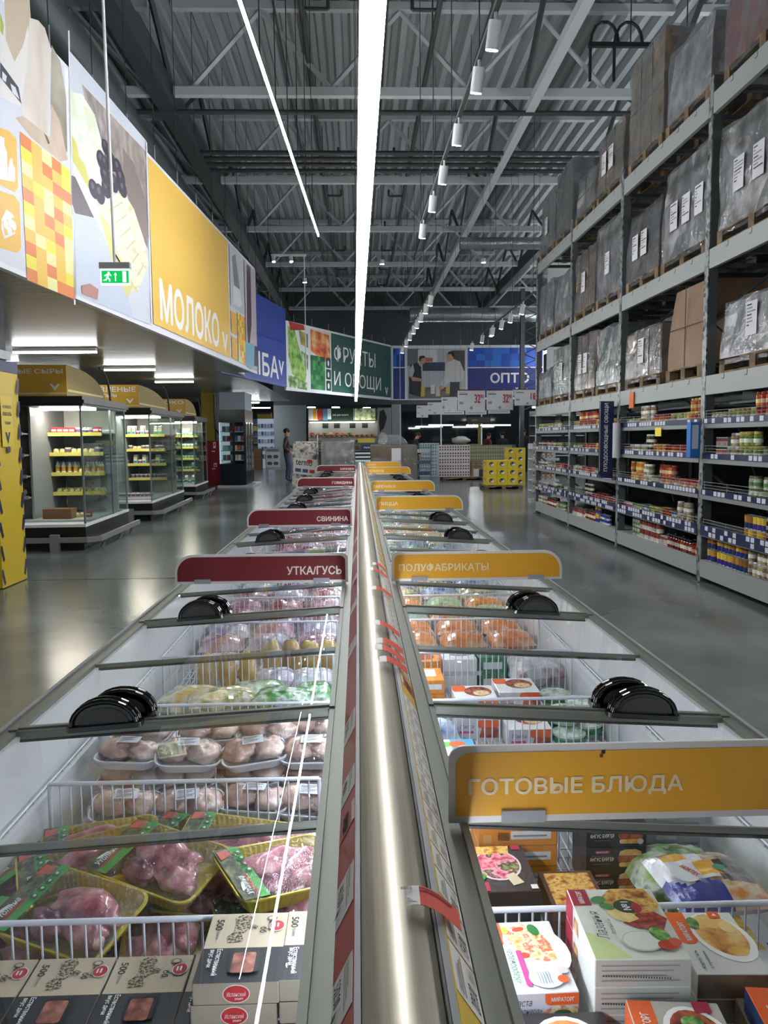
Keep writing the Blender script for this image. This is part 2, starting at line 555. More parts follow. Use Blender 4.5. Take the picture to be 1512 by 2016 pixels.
# thin angled line by the milk banner
t = thing('line_light', 'thin angled white line light hanging beside the yellow dairy banner', 'light', (0, 0, 0))
P0, P1 = aZ(470, 0, 5.0), aZ(627, 466, 5.0)
dv = (P1 - P0)
nseg = 7
for k in range(nseg):
    a = P0 + dv * (k / nseg) - dv * 0.0; b = P0 + dv * ((k + 0.985) / nseg)
    w = Vector((-dv.y, dv.x, 0)).normalized() * 0.011
    MB().prism([a - w, a + w, b + w, b - w], (0, 0, 0.03), LEDL).build('diffuser', t)
    MB().prism([a - w, a + w, b + w, b - w], (0, 0, 0.03), STEEL_D).build('housing', t, (0, 0, 0.032))
    MB().cyl(a + Vector((0, 0, 0.06)), (a.x, a.y, 9.02), 0.006, dsteel, 4).build('hanger_wire', t)

lamp_body = mat('white lamp housing', '#d9dcdd', 0.4)
def spot_parts(t, s=1.0, aim=(-0.1, 0.35)):
    ax = Vector((aim[0], aim[1], -1)).normalized()
    p = Vector((0, 0, -0.05)) * s
    MB().cyl(p, p + ax * 0.17 * s, 0.045 * s, lamp_body, 12).build('lamp_body', t)
    q = p + ax * 0.1705 * s
    MB().cyl(q, q + ax * 0.008, 0.04 * s, LEDW, 12).build('lens', t)
    MB().cyl((0, 0, 0.0004), (0, 0, -0.07 * s), 0.012 * s, lamp_body, 6).build('stem', t)
def track(pts, Z, name_l, spot_l, grp, s=1.0):
    ps = [aZ(x, y, Z) for x, y in pts]
    a, b = ps[0], ps[-1]
    d = (b - a).normalized()
    a2, b2 = a - d * 1.2, b + d * 0.6
    w = Vector((-d.y, d.x, 0)) * 0.02
    t = thing('light_track', name_l, 'track', (0, 0, 0))
    MB().prism([a2 - w, a2 + w, b2 + w, b2 - w], (0, 0, 0.035), STEEL_D).build('rail', t)
    for k in range(5):
        q = a2 + (b2 - a2) * (0.02 + k * 0.24)
        MB().cyl((q.x, q.y, Z + 0.03), (q.x, q.y, 9.02), 0.006, dsteel, 4).build('hanger_wire', t)
    first = None
    for i, p in enumerate(ps):
        p = a + d * (p - a).dot(d)
        lab = spot_l[i] if isinstance(spot_l, list) else spot_l
        if first is None:
            first = thing('track_spotlight', lab, 'spotlight', p, 0, grp); spot_parts(first, s)
        else:
            dup(first, None, p, label=lab)
ordn = ['nearest', 'second nearest', 'third', 'fourth', 'fifth', 'sixth']
track([(976, 24), (942, 118), (903, 232), (875, 316), (851, 376), (834, 433)], 4.7, 'thin dark track carrying six white spotlights right of the glowing strip',
      ['white cylinder spotlight on the track right of the glowing strip, %s one' % q for q in ordn], 'spotlights on the near track', 1.15)
track([(849, 575), (838, 592), (830, 610), (823, 624), (815, 636), (808, 650), (801, 664), (793, 678)], 4.7, 'far track of small spotlights above the fruit banner end',
      'small bright spotlight on the middle far track', 'spotlights on the middle far track', 1.3)
track([(1030, 594), (1008, 612), (990, 626), (972, 640), (964, 642), (948, 656), (930, 672)], 4.7, 'far track of small spotlights above the wholesale banner',
      'small bright spotlight on the far track beside the rack', 'spotlights on the far right track', 1.3)
for k, (x, y) in enumerate(((752, 520), (952, 517), (600, 556))):
    p = aZ(x, y, 6.6)
    tt = thing('high_bay_lamp', 'small bright lamp high under the roof, ' + ('left of the middle' if k == 0 else 'right of the middle' if k == 1 else 'near the thin white pole'), 'lamp', p)
    MB().cyl((0, 0, 0), (0, 0, 0.12), 0.07, lamp_body, 10).build('lamp_body', tt)
    MB().cyl((0, 0, -0.01), (0, 0, -0.002), 0.06, LEDW, 10).build('lens', tt)
    MB().cyl((0, 0, 0.12), (0, 0, 2.45), 0.008, dsteel, 4).build('hanger_wire', tt)

# long light added to lift the ambient level, out of the picture behind the rack
for x, z, y0, y1, q in ((8.3, 5.2, -2, 36, 'over the aisle behind the racks'),):
    t = thing('linear_light', 'added white linear light ' + q, 'light', (x, 0, z))
    MB().box(-0.06, y0, 0, 0.06, y1, 0.06, LED2).build('diffuser', t)
    MB().box(-0.012, y0, 0.062, 0.012, y1, 0.1, WHITE).build('housing', t)
    for k in range(6):
        MB().cyl((0, y0 + 1 + k * 5, 0.1), (0, y0 + 1 + k * 5, 9.0 - z), 0.005, dsteel, 4).build('hanger_wire', t)

# ------------------------------------------------------------------ exit sign on its pole
t = thing('exit_sign', 'green lit running-man exit sign hanging on a thin white pole', 'exit sign', aY(227, 541, 8.4))
grn = mat('exit sign green', '#00b050', 0.4, emit=1.0)
wl = mat('exit sign white', '#eafff4', 0.4, emit=1.3)
mb = MB(); mb.box(-0.155, -0.03, 0.06, 0.155, 0.03, 0.12, GREY); mb.build('housing', t)
mb = MB(); mb.box(-0.15, -0.006, -0.105, 0.15, 0.006, 0.06, wl)
W = wl
its = [('r', grn, 0.012, 0.02, 0.288, 0.145), ('r', W, 0.225, 0.03, 0.262, 0.138),
       ('r', W, 0.148, 0.04, 0.158, 0.105), ('p', W, [(0.137, 0.1), (0.153, 0.128), (0.169, 0.1)]),
       ('e', W, 0.085, 0.123, 0.011, 0.011), ('p', W, [(0.07, 0.112), (0.09, 0.108), (0.082, 0.075), (0.062, 0.08)]),
       ('p', W, [(0.09, 0.108), (0.108, 0.09), (0.115, 0.096), (0.096, 0.116)]), ('p', W, [(0.07, 0.112), (0.045, 0.1), (0.04, 0.088), (0.05, 0.09), (0.07, 0.1)]),
       ('p', W, [(0.082, 0.075), (0.1, 0.06), (0.098, 0.035), (0.088, 0.035), (0.088, 0.056), (0.07, 0.07)]), ('p', W, [(0.062, 0.08), (0.055, 0.058), (0.03, 0.052), (0.03, 0.043), (0.062, 0.048), (0.074, 0.072)])]
mb.prints((-0.15, -0.006, -0.105), (1, 0, 0), (0, 0, 1), its)
mb.build('sign_panel', t)
mb = MB(); mb.cyl((0, 0, 0.12), (-0.02, 0, 3.2), 0.016, WHITE, 8); mb.cyl((0.0, 0, 0.22), (0.05, 0, 0.13), 0.008, BLACK, 5); mb.build('pole', t)

# ------------------------------------------------------------------ soffit of the dairy hall behind the banner
sof = mat('glossy soffit slats', '#b4b6ae', 0.26, 0.35, bump=0.0)
mb = MB()
y = 6.0
A = (-3.36, 6.0); B = (-2.45, 19.75)
while y < 34:
    xr = -3.42 + (y - 6.0) * (0.0662) if y < 19.5 else -2.9
    mb.box(-16, y, 3.13, xr, y + 0.19, 3.17, sof)
    y += 0.2
struct(mb.build('ceiling_soffit'))
for k, (x0, x1, y0) in enumerate(((25, 191, 692), (205, 306, 727), (305, 381, 751))):
    p, q = aZ(x0, y0, 3.06), aZ(x1, y0, 3.06)
    c = (p + q) / 2
    t = thing('ceiling_tube_light', ['nearest', 'middle', 'farthest'][k] + ' white tube light under the shiny dairy hall ceiling', 'light', c, 0, 'tube lights in the dairy hall')
    L = (q - p).length / 2
    MB().box(-L, -0.035, -0.03, L, 0.035, 0.0, LED3).build('diffuser', t)
    MB().box(-L, -0.05, 0.002, L, 0.05, 0.05, WHITE).build('housing', t)
# unseen tubes added to brighten the soffit and cabinets of the dairy hall
for x, y in ((-8.4, 10.0), (-8.4, 13.4), (-8.0, 16.8), (-8.0, 20.4), (-9.6, 24.5)):
    t = thing('ceiling_tube_light', 'unseen tube light added to brighten the dairy hall, left of the cabinets', 'light', (x, y, 3.06), 0, 'added tube lights deep in the dairy hall')
    MB().box(-1.0, -0.035, -0.03, 1.0, 0.035, 0.0, LED3).build('diffuser', t)
    MB().box(-1.0, -0.05, 0.002, 1.0, 0.05, 0.05, WHITE).build('housing', t)
# ------------------------------------------------------------------ big hanging banners
BW = mat('banner white', '#e9ebf2', 0.4)
CH = lambda c: mat('print ' + c, c, 0.45)
TEXTW = mat('sign lettering white', '#f4f4f2', 0.45)
def board(name, label, A, B, z0, z1, grp, build_items, edge=BW):
    pl = Plane(A, B, z0)
    t = thing(name, label, 'banner', (A[0], A[1], z0), math.atan2(B[1] - A[1], B[0] - A[0]), grp)
    mb = MB()
    L, H = pl.len, z1 - z0
    mb.box(0, 0, 0, L, 0.07, H, edge)
    mb.prints((0, 0, 0), (1, 0, 0), (0, 0, 1), build_items(pl, L, H), eps=0.0002, base=0.001)
    mb.build('printed_panel', t)
    mb = MB()
    k = 0.6
    while k < L:
        mb.cyl((k, 0.035, H), (k, 0.035, 9.02 - z0), 0.006, dsteel, 4)
        mb.cyl((k, 0.035, H + 0.02), (k, 0.035, H + 0.25), 0.012, GREY, 5)
        k += 1.15
    mb.build('hanger_wire', t)
    return t
def checker(u0, v0, u1, v1, nu, nv, cols, seed):
    r = random.Random(seed)
    o = []
    du, dv = (u1 - u0) / nu, (v1 - v0) / nv
    for i in range(nu):
        for j in range(nv):
            c = r.choice(cols)
            if isinstance(c, str) and seed == 3:
                c = cols[PAT[(nv - 1 - j) % len(PAT)][i % 5]]
            o.append(('R', CH(c), u0 + i * du, v0 + j * dv, u0 + (i + 1) * du, v0 + (j + 1) * dv))
    return o
PAT = ['13210', '03130', '23311', '30232', '13213', '03130', '23312', '32032', '13232', '03130', '13211']
PAT = [[int(c) for c in s] for s in PAT]
YEL = '#eec25e'
def milk(pl, L, H):
    p = pl.pp
    def u(x, y): return pl.uv(x, y)[0]
    o = []
    # kitchen scene
    uA, uB = u(134, 300), u(142, 330)
    o.append(('p', CH('#d9dbe4'), [(0, 0.05), (uA, 0.05), (uA, H - 0.05), (0, H - 0.05)]))
    o.append(('p', CH('#c9b9a4'), p([(8, 0), (58, 0), (62, 60), (45, 130), (28, 120), (12, 90)])))
    o.append(('p', CH('#e7e3df'), p([(0, 60), (10, 75), (28, 122), (45, 90), (55, 50), (60, 110), (50, 150), (40, 210), (0, 190)])))
    o.append(('p', mat('blurred sleeve print', '#d6ccc2', 0.45, cols=['#c2b4a8', '#dcd2c8', '#e6ded6'], scale=1.5, stretch=(1, 1, 0.3)), p([(58, 35), (75, 40), (88, 55), (100, 95), (97, 160), (94, 262), (82, 262), (52, 240), (42, 215), (52, 140)])))
    o.append(('p', mat('blurred board print', '#8b8776', 0.45, cols=['#5d5648', '#9a9482', '#c2bcae'], scale=1.2), p([(101, 88), (118, 120), (130, 190), (132, 300), (118, 285), (102, 240), (99, 200)])))
    o.append(('p', mat('hand print', '#c8b7a6', 0.45, cols=['#bfa38e', '#d8c4b2'], scale=1.6), p([(30, 232), (45, 228), (98, 270), (101, 205), (118, 240), (133, 315), (118, 318), (60, 270)])))
    o.append(('p', CH('#4b4d55'), p([(0, 122), (36, 172), (42, 205), (0, 152)])))
    o.append(('p', CH('#e3e5ee'), p([(4, 140), (13, 150), (11, 162), (4, 156)])))
    o.append(('p', CH('#e3e5ee'), p([(20, 164), (30, 172), (38, 196), (24, 182)])))
    o.append(('p', CH('#5d584e'), p([(86, 262), (92, 268), (98, 282), (94, 284)])))
    o.append(('p', CH('#a9b84a'), p([(0, 25), (7, 50), (5, 70), (0, 60)])))
    # yellow squares with bottle and cheese
    o.append(('p', CH('#eebb52'), p([(-30, 240), (18, 258), (32, 275), (35, 370), (28, 378), (-30, 350)])))
    o.append(('p', CH('#eebb52'), p([(-30, 366), (28, 385), (38, 400), (41, 488), (34, 498), (-30, 480)])))
    o.append(('p', CH('#f4f1ea'), p([(-14, 275), (0, 268), (8, 272), (8, 285), (13, 300), (15, 356), (-14, 350)])))
    o.append(('p', CH('#f4f1ea'), p([(19, 312), (24, 313), (24, 322), (29, 332), (29, 358), (15, 356), (15, 332)])))
    o.append(('p', CH('#f4f1ea'), p([(2, 432), (12, 412), (26, 424), (30, 460), (8, 470), (2, 450)])))
    o.append(('p', CH('#eebb52'), p([(4, 436), (27, 428), (30, 456), (9, 464)])))
    for x, y in ((11, 442), (20, 438), (26, 444), (18, 455)):
        uu, vv = pl.uv(x, y); o.append(('e', CH('#f4f1ea'), uu, vv, 0.05, 0.045))
    # yellow chequer
    a = pl.uv(38, 258); b = pl.uv(148, 592); c = pl.uv(42, 545)
    o += checker(a[0], b[1] * 0.5 + c[1] * 0.5, b[0], a[1], 5, 11, ['#efe04f', '#e4874a', '#efe9a6', '#f0c356'], 3)
    o.append(('p', BW, p([(133, 60), (136, 60), (148, 600), (145, 600)])))
    # cheese picture
    o.append(('p', CH('#d4d8e2'), p([(136, 100), (288, 278), (297, 640), (149, 580)])))
    o.append(('p', mat('blurred cloth print', '#a59a92', 0.45, cols=['#c9c3c0', '#8d827c', '#b7aaa2', '#6d6464'], scale=1.3), p([(160, 165), (288, 300), (292, 470), (250, 420), (215, 330), (180, 260)])))
    o.append(('p', CH('#6b6066'), p([(140, 345), (150, 350), (185, 410), (190, 440), (150, 430), (141, 400)])))
    o.append(('p', CH('#8b7d78'), p([(240, 290), (262, 320), (288, 400), (290, 490), (262, 430), (246, 370)])))
    o.append(('p', CH('#c9d0e0'), p([(147, 420), (190, 430), (238, 540), (262, 625), (152, 578)])))
    o.append(('p', mat('pale cheese print', '#e9eee2', 0.45, cols=['#d9dfca', '#eef1e4', '#e2e6cc'], scale=2.5), p([(136, 180), (160, 185), (185, 225), (205, 300), (195, 370), (176, 380), (150, 320), (139, 270)])))
    o.append(('p', CH('#d6cf72'), p([(140, 265), (150, 285), (155, 310), (167, 325), (175, 360), (195, 385), (182, 400), (160, 350), (142, 315)])))
    o.append(('p', CH('#e9ecf4'), p([(142, 318), (150, 330), (190, 400), (240, 520), (236, 528), (180, 420), (143, 340)])))
    o.append(('p', mat('cut cheese print', '#efecd6', 0.45, cols=['#d6d0a4', '#f1eed6', '#e9e4c0'], scale=3, stretch=(1, 1, 3)), p([(192, 405), (212, 390), (242, 378), (262, 410), (282, 470), (292, 520), (270, 575), (248, 570), (215, 500), (198, 440)])))
    o.append(('p', CH('#d9d48e'), p([(195, 418), (212, 440), (222, 480), (262, 560), (250, 588), (215, 500)])))
    for k in range(6):
        a, b = (214 + 11 * k, 412 + 26 * k), (240 + 8 * k, 396 + 25 * k)
        o.append(('p', CH('#cfc99c'), p([a, b, (b[0] + 1, b[1] + 4), (a[0] + 1, a[1] + 3)])))
    for x, y, rr in ((183, 372, .12), (195, 382, .13), (208, 372, .12), (206, 345, .13), (198, 315, .12), (206, 290, .1), (218, 318, .13), (230, 330, .12), (236, 350, .13), (222, 360, .13), (240, 372, .12), (205, 322, .1)):
        uu, vv = pl.uv(x, y)
        o.append(('e', CH('#423c49'), uu, vv, rr * 1.25, rr * 0.9))
        o.append(('e', CH('#6f6676'), uu - 0.03, vv + 0.03, rr * 0.4, rr * 0.3))
    o.append(('p', CH('#b9877e'), p([(158, 562), (175, 558), (192, 570), (190, 590), (160, 578)])))
    o.append(('p', BW, p([(285, 280), (288, 281), (299, 640), (296, 640)])))
    # yellow field with the word
    a, b, c, d = pl.uv(289, 286), pl.uv(447, 478), pl.uv(452, 708), pl.uv(300, 640)
    u0, u1 = (a[0] + d[0]) / 2, (b[0] + c[0]) / 2
    o.append(('r', CH(YEL), u0, 0.1, u1, H - 0.06))
    uw0, uw1 = u(314, 600), u(430, 670)
    vb = pl.uv(312, 628)[1]; vt = pl.uv(309, 540)[1]
    o.append(('t', TEXTW, 'МОЛОКО', uw0, (vb + pl.uv(428, 682)[1]) / 2, uw1 - uw0, (vt - vb) * 0.92, 0, (0.03,)))
    uv1 = pl.uv(442, 673)
    o.append(('p', TEXTW, [(uv1[0] - 0.25, uv1[1] + 0.17), (uv1[0] - 0.1, uv1[1] + 0.17), (uv1[0], uv1[1] - 0.05), (uv1[0] + 0.1, uv1[1] + 0.17), (uv1[0] + 0.25, uv1[1] + 0.17), (uv1[0], uv1[1] - 0.24)]))
    # end picture
    u2, u3, u4 = u(453, 600), u(480, 600), u(506, 600)
    o.append(('r', CH('#cdd1d9'), u2, 1.2, u3, H - 0.06))
    o.append(('p', CH('#8b8a90'), p([(455, 505), (462, 500), (470, 560), (472, 590), (460, 570)])))
    o.append(('p', CH('#e9e9ee'), p([(458, 560), (470, 570), (476, 600), (470, 606), (458, 598)])))
    o += checker(u2 + (u3 - u2) * 0.45, 0.1, u3, 1.15, 4, 8, ['#efe04f', '#e4a04a', '#efe9a6', '#f0c356'], 5)
    o.append(('r', CH('#eebb52'), u2, 0.65, u2 + (u3 - u2) * 0.38, 1.1))
    o.append(('r', CH('#eebb52'), u2, 0.12, u2 + (u3 - u2) * 0.38, 0.57))
    o.append(('r', CH('#c6b9bf'), u3 + 0.08, 0.06, L - 0.05, H - 0.06))
    o.append(('p', CH('#4a4149'), p([(484, 520), (492, 526), (494, 640), (488, 700), (485, 640)])))
    o.append(('p', CH('#7db3cc'), p([(482, 672), (496, 678), (505, 690), (503, 715), (492, 728), (483, 716)])))
    o.append(('p', CH('#3c3c48'), p([(500, 680), (506, 684), (506, 722), (499, 720)])))
    return o
NB_A, NB_B = (-3.369, 6.0), (-2.45, 19.75)
board('hanging_banner', 'long hanging dairy banner with a yellow field and a cheese picture', NB_A, NB_B, 3.1, 5.62, 'department banners', milk)
def fish(pl, L, H):
    u0 = pl.uv(484, 740)[0]
    o = [('r', CH('#e2e6ee'), 0, 0.06, u0 - 0.1, H - 0.06), ('r', CH('#2c479e'), u0, 0.08, L - 0.06, H - 0.06)]
    ua, ub = pl.uv(484, 700)[0], pl.uv(548, 720)[0]
    o.append(('t', TEXTW, 'РЫБА', ub - 2.04 * (ub - pl.uv(513, 700)[0]), pl.uv(546, 745)[1], 2.04 * (ub - pl.uv(513, 700)[0]), pl.uv(546, 704)[1] - pl.uv(546, 745)[1], 0, (0.02,)))
    w = pl.uv(554, 735)
    o.append(('p', TEXTW, [(w[0] - 0.28, 0.75), (w[0] - 0.14, 0.75), (w[0], 0.5), (w[0] + 0.14, 0.75), (w[0] + 0.28, 0.75), (w[0], 0.3)]))
    return o
board('hanging_banner', 'blue hanging fish banner partly hidden behind the dairy banner', (-3.26, 19.3), (-2.17, 24.7), 3.1, 5.45, 'department banners', fish, mat('banner blue edge', '#2c479e', 0.4))
def fruit(pl, L, H):
    p = pl.pp
    u1 = pl.uv(609, 700)[0]; u2 = pl.uv(652, 700)[0]
    o = [('r', CH('#e6ebea'), 0.04, 0.06, u1 - 0.04, H - 0.06)]
    o.append(('p', mat('salad print', '#7fb548', 0.5, cols=['#4e7f2d', '#8dc25a', '#c2dc8c'], scale=4), p([(566, 640), (580, 650), (590, 690), (604, 730), (600, 762), (575, 735), (568, 700)])))
    o.append(('p', mat('tomato print', '#b5352a', 0.5), p([(568, 632), (598, 640), (600, 650), (572, 650)])))
    o.append(('p', mat('pepper print', '#cdb24a', 0.5, cols=['#d8b640', '#8c9a4a', '#6b6f9a'], scale=3), p([(588, 650), (606, 658), (607, 685), (592, 678)])))
    o.append(('p', mat('veg print', '#5d8a3d', 0.5, cols=['#335d2a', '#7da457', '#d7e3cf'], scale=5), p([(566, 738), (585, 742), (606, 755), (604, 768), (570, 762)])))
    o.append(('p', mat('veg print'), p([(592, 690), (607, 700), (606, 730), (597, 715)])))
    o.append(('r', CH('#eddccb'), u1 + 0.03, 1.35, u2 - 0.05, H - 0.06))
    o.append(('p', mat('citrus print', '#dd6a3e', 0.5, cols=['#c63f2e', '#e9874a', '#f3cf9a'], scale=3), p([(611, 648), (648, 660), (650, 700), (630, 706), (612, 690)])))
    o.append(('p', mat('citrus print'), p([(625, 690), (650, 696), (650, 712), (640, 712)])))
    o += checker(u1 + 0.06, 0.12, u1 + (u2 - u1) * 0.7, 1.28, 6, 7, ['#1d6b3e', '#2d8a4a', '#15523a', '#47a050'], 7)
    for k in range(3):
        v = 0.12 + k * 0.4
        a = u1 + (u2 - u1) * 0.74
        o.append(('p', CH('#173f33'), rrect(a, v, u2 - 0.04, v + 0.36, 0.05)))
        o.append(('e', BW, (a + u2 - 0.04) / 2, v + 0.17, 0.06, 0.1))
    o.append(('r', CH('#1f5146'), u2, 0.1, L - 0.03, H - 0.07))
    a, b = pl.uv(658, 720)[0], pl.uv(739, 725)[0]
    o.append(('t', TEXTW, 'ФРУКТЫ', a, 1.18, b - a, 0.62, 0, (0.0,)))
    a, b = pl.uv(658, 760)[0], pl.uv(750, 770)[0]
    o.append(('t', TEXTW, 'И ОВОЩИ', a, 0.24, b - a, 0.62, 0, (0.0,)))
    w = pl.uv(761, 770)[0]
    o.append(('p', TEXTW, [(w - 0.15, 0.5), (w - 0.07, 0.5), (w, 0.3), (w + 0.07, 0.5), (w + 0.15, 0.5), (w, 0.16)]))
    return o
board('hanging_banner', 'dark green hanging fruit and vegetable banner with salad pictures', (-2.33, 26.2), (1.4, 33.3), 3.1, 5.35, 'department banners', fruit)
def whole(pl, L, H):
    p = pl.pp
    U = lambda x: pl.uv(x, 735)[0]
    V = lambda y: pl.uv(900, y)[1]
    o = []
    for a, b in ((774, 787), (788, 797)):
        o.append(('r', CH('#26397c'), U(a), V(785), U(b), V(724)))
        o += checker(U(a), V(722), U(b), V(685), 2, 3, ['#1f56b3', '#2f6fd0', '#1b3f8c', '#24498f'], 9 + a)
    o.append(('r', CH('#b9bfc3'), U(802), V(785), U(917), V(686)))
    o.append(('r', CH('#6d757b'), U(802), V(720), U(825), V(686)))
    o.append(('r', CH('#dfe2e4'), U(823), V(714), U(860), V(688)))
    o.append(('r', CH('#c86a66'), U(836), V(712), U(852), V(704)))
    o.append(('r', CH('#39415e'), U(832), V(730), U(876), V(713)))
    o.append(('r', CH('#4d4a4a'), U(888), V(730), U(915), V(690)))
    o.append(('r', CH('#7d7871'), U(804), V(784), U(905), V(762)))
    for k in range(9):
        o.append(('r', CH(['#d8cfc4', '#8a3f3a', '#d4c05a', '#5d6a58', '#e2e2dd'][k % 5]), U(808 + k * 10), V(770 + (k % 3) * 5), U(816 + k * 10), V(757 + (k % 2) * 5)))
    # man in a dark vest, left
    o.append(('p', CH('#2a2d37'), p([(808, 718), (820, 714), (829, 722), (830, 745), (828, 782), (806, 775), (805, 745)])))
    o.append(('p', CH('#c3c7d2'), p([(806, 728), (813, 716), (816, 730), (812, 742), (806, 742)])))
    o.append(('p', CH('#c79a80'), p([(807, 740), (814, 742), (832, 746), (831, 751), (812, 750)])))
    o.append(('e', CH('#c79a80'), U(831), V(709), 0.14, 0.17))
    o.append(('p', CH('#3b302c'), p([(824, 708), (826, 701), (835, 700), (838, 704), (830, 706), (827, 712)])))
    # man in a pale jumper, right
    o.append(('p', CH('#d6d3d2'), p([(876, 722), (884, 712), (893, 707), (906, 712), (913, 730), (912, 748), (898, 756), (884, 752), (872, 766), (866, 758), (876, 742)])))
    o.append(('p', CH('#41454f'), p([(886, 752), (905, 752), (903, 785), (885, 785)])))
    o.append(('e', CH('#c99b84'), U(886), V(702), 0.15, 0.2))
    o.append(('p', CH('#2b2523'), p([(880, 698), (884, 692), (893, 693), (895, 704), (891, 702), (888, 697)])))
    o.append(('p', CH('#c99b84'), p([(866, 758), (872, 760), (870, 768), (863, 766)])))
    o.append(('r', CH('#1d3f9a'), U(921), V(723), L - 0.03, V(685)))
    o += checker(U(921), V(722), L - 0.03, V(685), 9, 3, ['#1f56c0', '#2a78dd', '#1a3f9a', '#1f4ab0', '#2a66cf'], 31)
    o.append(('r', CH('#1d2f7c'), U(921), V(783), L - 0.03, V(725)))
    o.append(('t', TEXTW, 'ОПТО', U(966), V(754), U(1041) - U(966), V(735) - V(754), 0, (0.03,)))
    o.append(('t', TEXTW, 'ВЫЙ', U(990), V(781), U(1022) - U(990), V(764) - V(781), 0, (0.03,)))
    return o
for q, (x0, x1) in enumerate(((1025, 1033),)):
    a, b = aY(x0, 700, 32.0), aY(x1, 700, 32.0)
    mb = MB(); mb.box(a.x, 32, 0, b.x, 32.2, 7.4, STEEL_D)
    for k in range(10):
        mb.cyl((b.x, 32.1, 2.6 + 0.45 * k), (b.x + 0.5, 32.1, 2.82 + 0.45 * k), 0.02, STEEL_D, 4); mb.cyl((b.x + 0.5, 32.1, 2.82 + 0.45 * k), (b.x, 32.1, 3.05 + 0.45 * k), 0.02, STEEL_D, 4)
    mb.box(b.x + 0.5, 32, 0, b.x + 0.6, 32.2, 7.4, STEEL_D)
    struct(mb.build('column'))
board('hanging_banner', 'far hanging wholesale banner with a photo of two men and blue squares', (1.42, 33.4), (7.8, 33.4), 3.1, 5.35, 'department banners', whole)

# lemon banner seen through the far end of the rack
t = thing('hanging_banner', 'white banner with a lemon picture seen through the far end of the rack', 'banner', (5.35, 22.5, 2.6), 0, None)
mb = MB(); mb.box(0, 0, 0, 2.6, 0.05, 3.6, mat('pale grey print', '#b9bcbc', 0.5))
mb.prints((0, 0, 0), (1, 0, 0), (0, 0, 1), [('e', mat('lemon print', '#b9b24a', 0.5, cols=['#a8a23a', '#cfca6a', '#d9d9a0'], scale=3), 0.55, 2.9, 0.38, 0.3, 0.4), ('e', CH('#e3ddb0'), 0.8, 2.95, 0.2, 0.24), ('r', CH('#9c3b3b'), 0, 1.5, 0.5, 1.7), ('e', CH('#c9a77d'), 1.6, 1.5, 0.4, 0.5)], eps=0.002, base=0.002)
mb.build('printed_panel', t)
mb = MB(); mb.cyl((0.3, 0.02, 3.6), (0.3, 0.02, 6.3), 0.006, dsteel, 4); mb.cyl((2.2, 0.02, 3.6), (2.2, 0.02, 6.3), 0.006, dsteel, 4); mb.build('hanger_wire', t)
# ------------------------------------------------------------------ island freezers
J0, JP = 1.33, 0.58
ZBF = 0.4375
def J(k): return J0 + JP * k
FRM = mat('olive grey frame', '#7a7d75', 0.42, 0.35)
FRD = mat('dark frame gasket', '#2f322f', 0.5)
SHELL = mat('freezer outer panel', '#7d8180', 0.45, 0.2)
LINER = mat('white freezer liner', '#d6d9da', 0.35, bump=0.25, bscale=18)
LIDG = glass('freezer lid glass', '#fafdfd', 0.006, 0.04, 0.8)
LINER_LED = mat('cold white tube', '#eef3ff', 0.5, emit=L_TUBE)
WIREW = mat('white coated wire', '#e6ebf6', 0.35)
HB = mat('handle black', '#0a0a0b', 0.12, coat=0.6)
HG = mat('handle recess', '#3c3b3a', 0.2)
class Fz:
    def __init__(s, left):
        s.left = left
        s.xi, s.xo = (-0.035, -0.905) if left else (0.139, 0.965)
        s.sg = -1 if left else 1
    def x(s, t): return s.xi + (s.xo - s.xi) * t
    def z(s, t): return 0.832 - 0.050 * t
FL_, FR_ = Fz(True), Fz(False)
def zt(F, xs_):
    """order a cross-section so that prisms come out right whichever side"""
    return xs_
def handle_mesh():
    mb = MB()
    n = 12
    arc = [(0.078 * math.cos(math.pi * i / n), 0.062 * math.sin(math.pi * i / n) ** 0.9 + 0.006) for i in range(n + 1)]
    mb.prism([(a, -0.012, b) for a, b in arc], (0, 0.024, 0), HB)
    arc2 = [(0.06 * math.cos(math.pi * i / n), 0.044 * math.sin(math.pi * i / n) ** 0.9 + 0.009) for i in range(n + 1)]
    mb.prism([(a, -0.0135, b) for a, b in arc2], (0, 0.0015, 0), HG)
    # rounded rim and foot flange
    mb.tube([(a, -0.012, b) for a, b in arc], 0.007, HB, 6)
    mb.tube([(a, 0.012, b) for a, b in arc], 0.007, HB, 6)
    mb.pz(rrect(-0.09, -0.022, 0.09, 0.022, 0.012, 4), 0.0, 0.012, HB)
    return mb
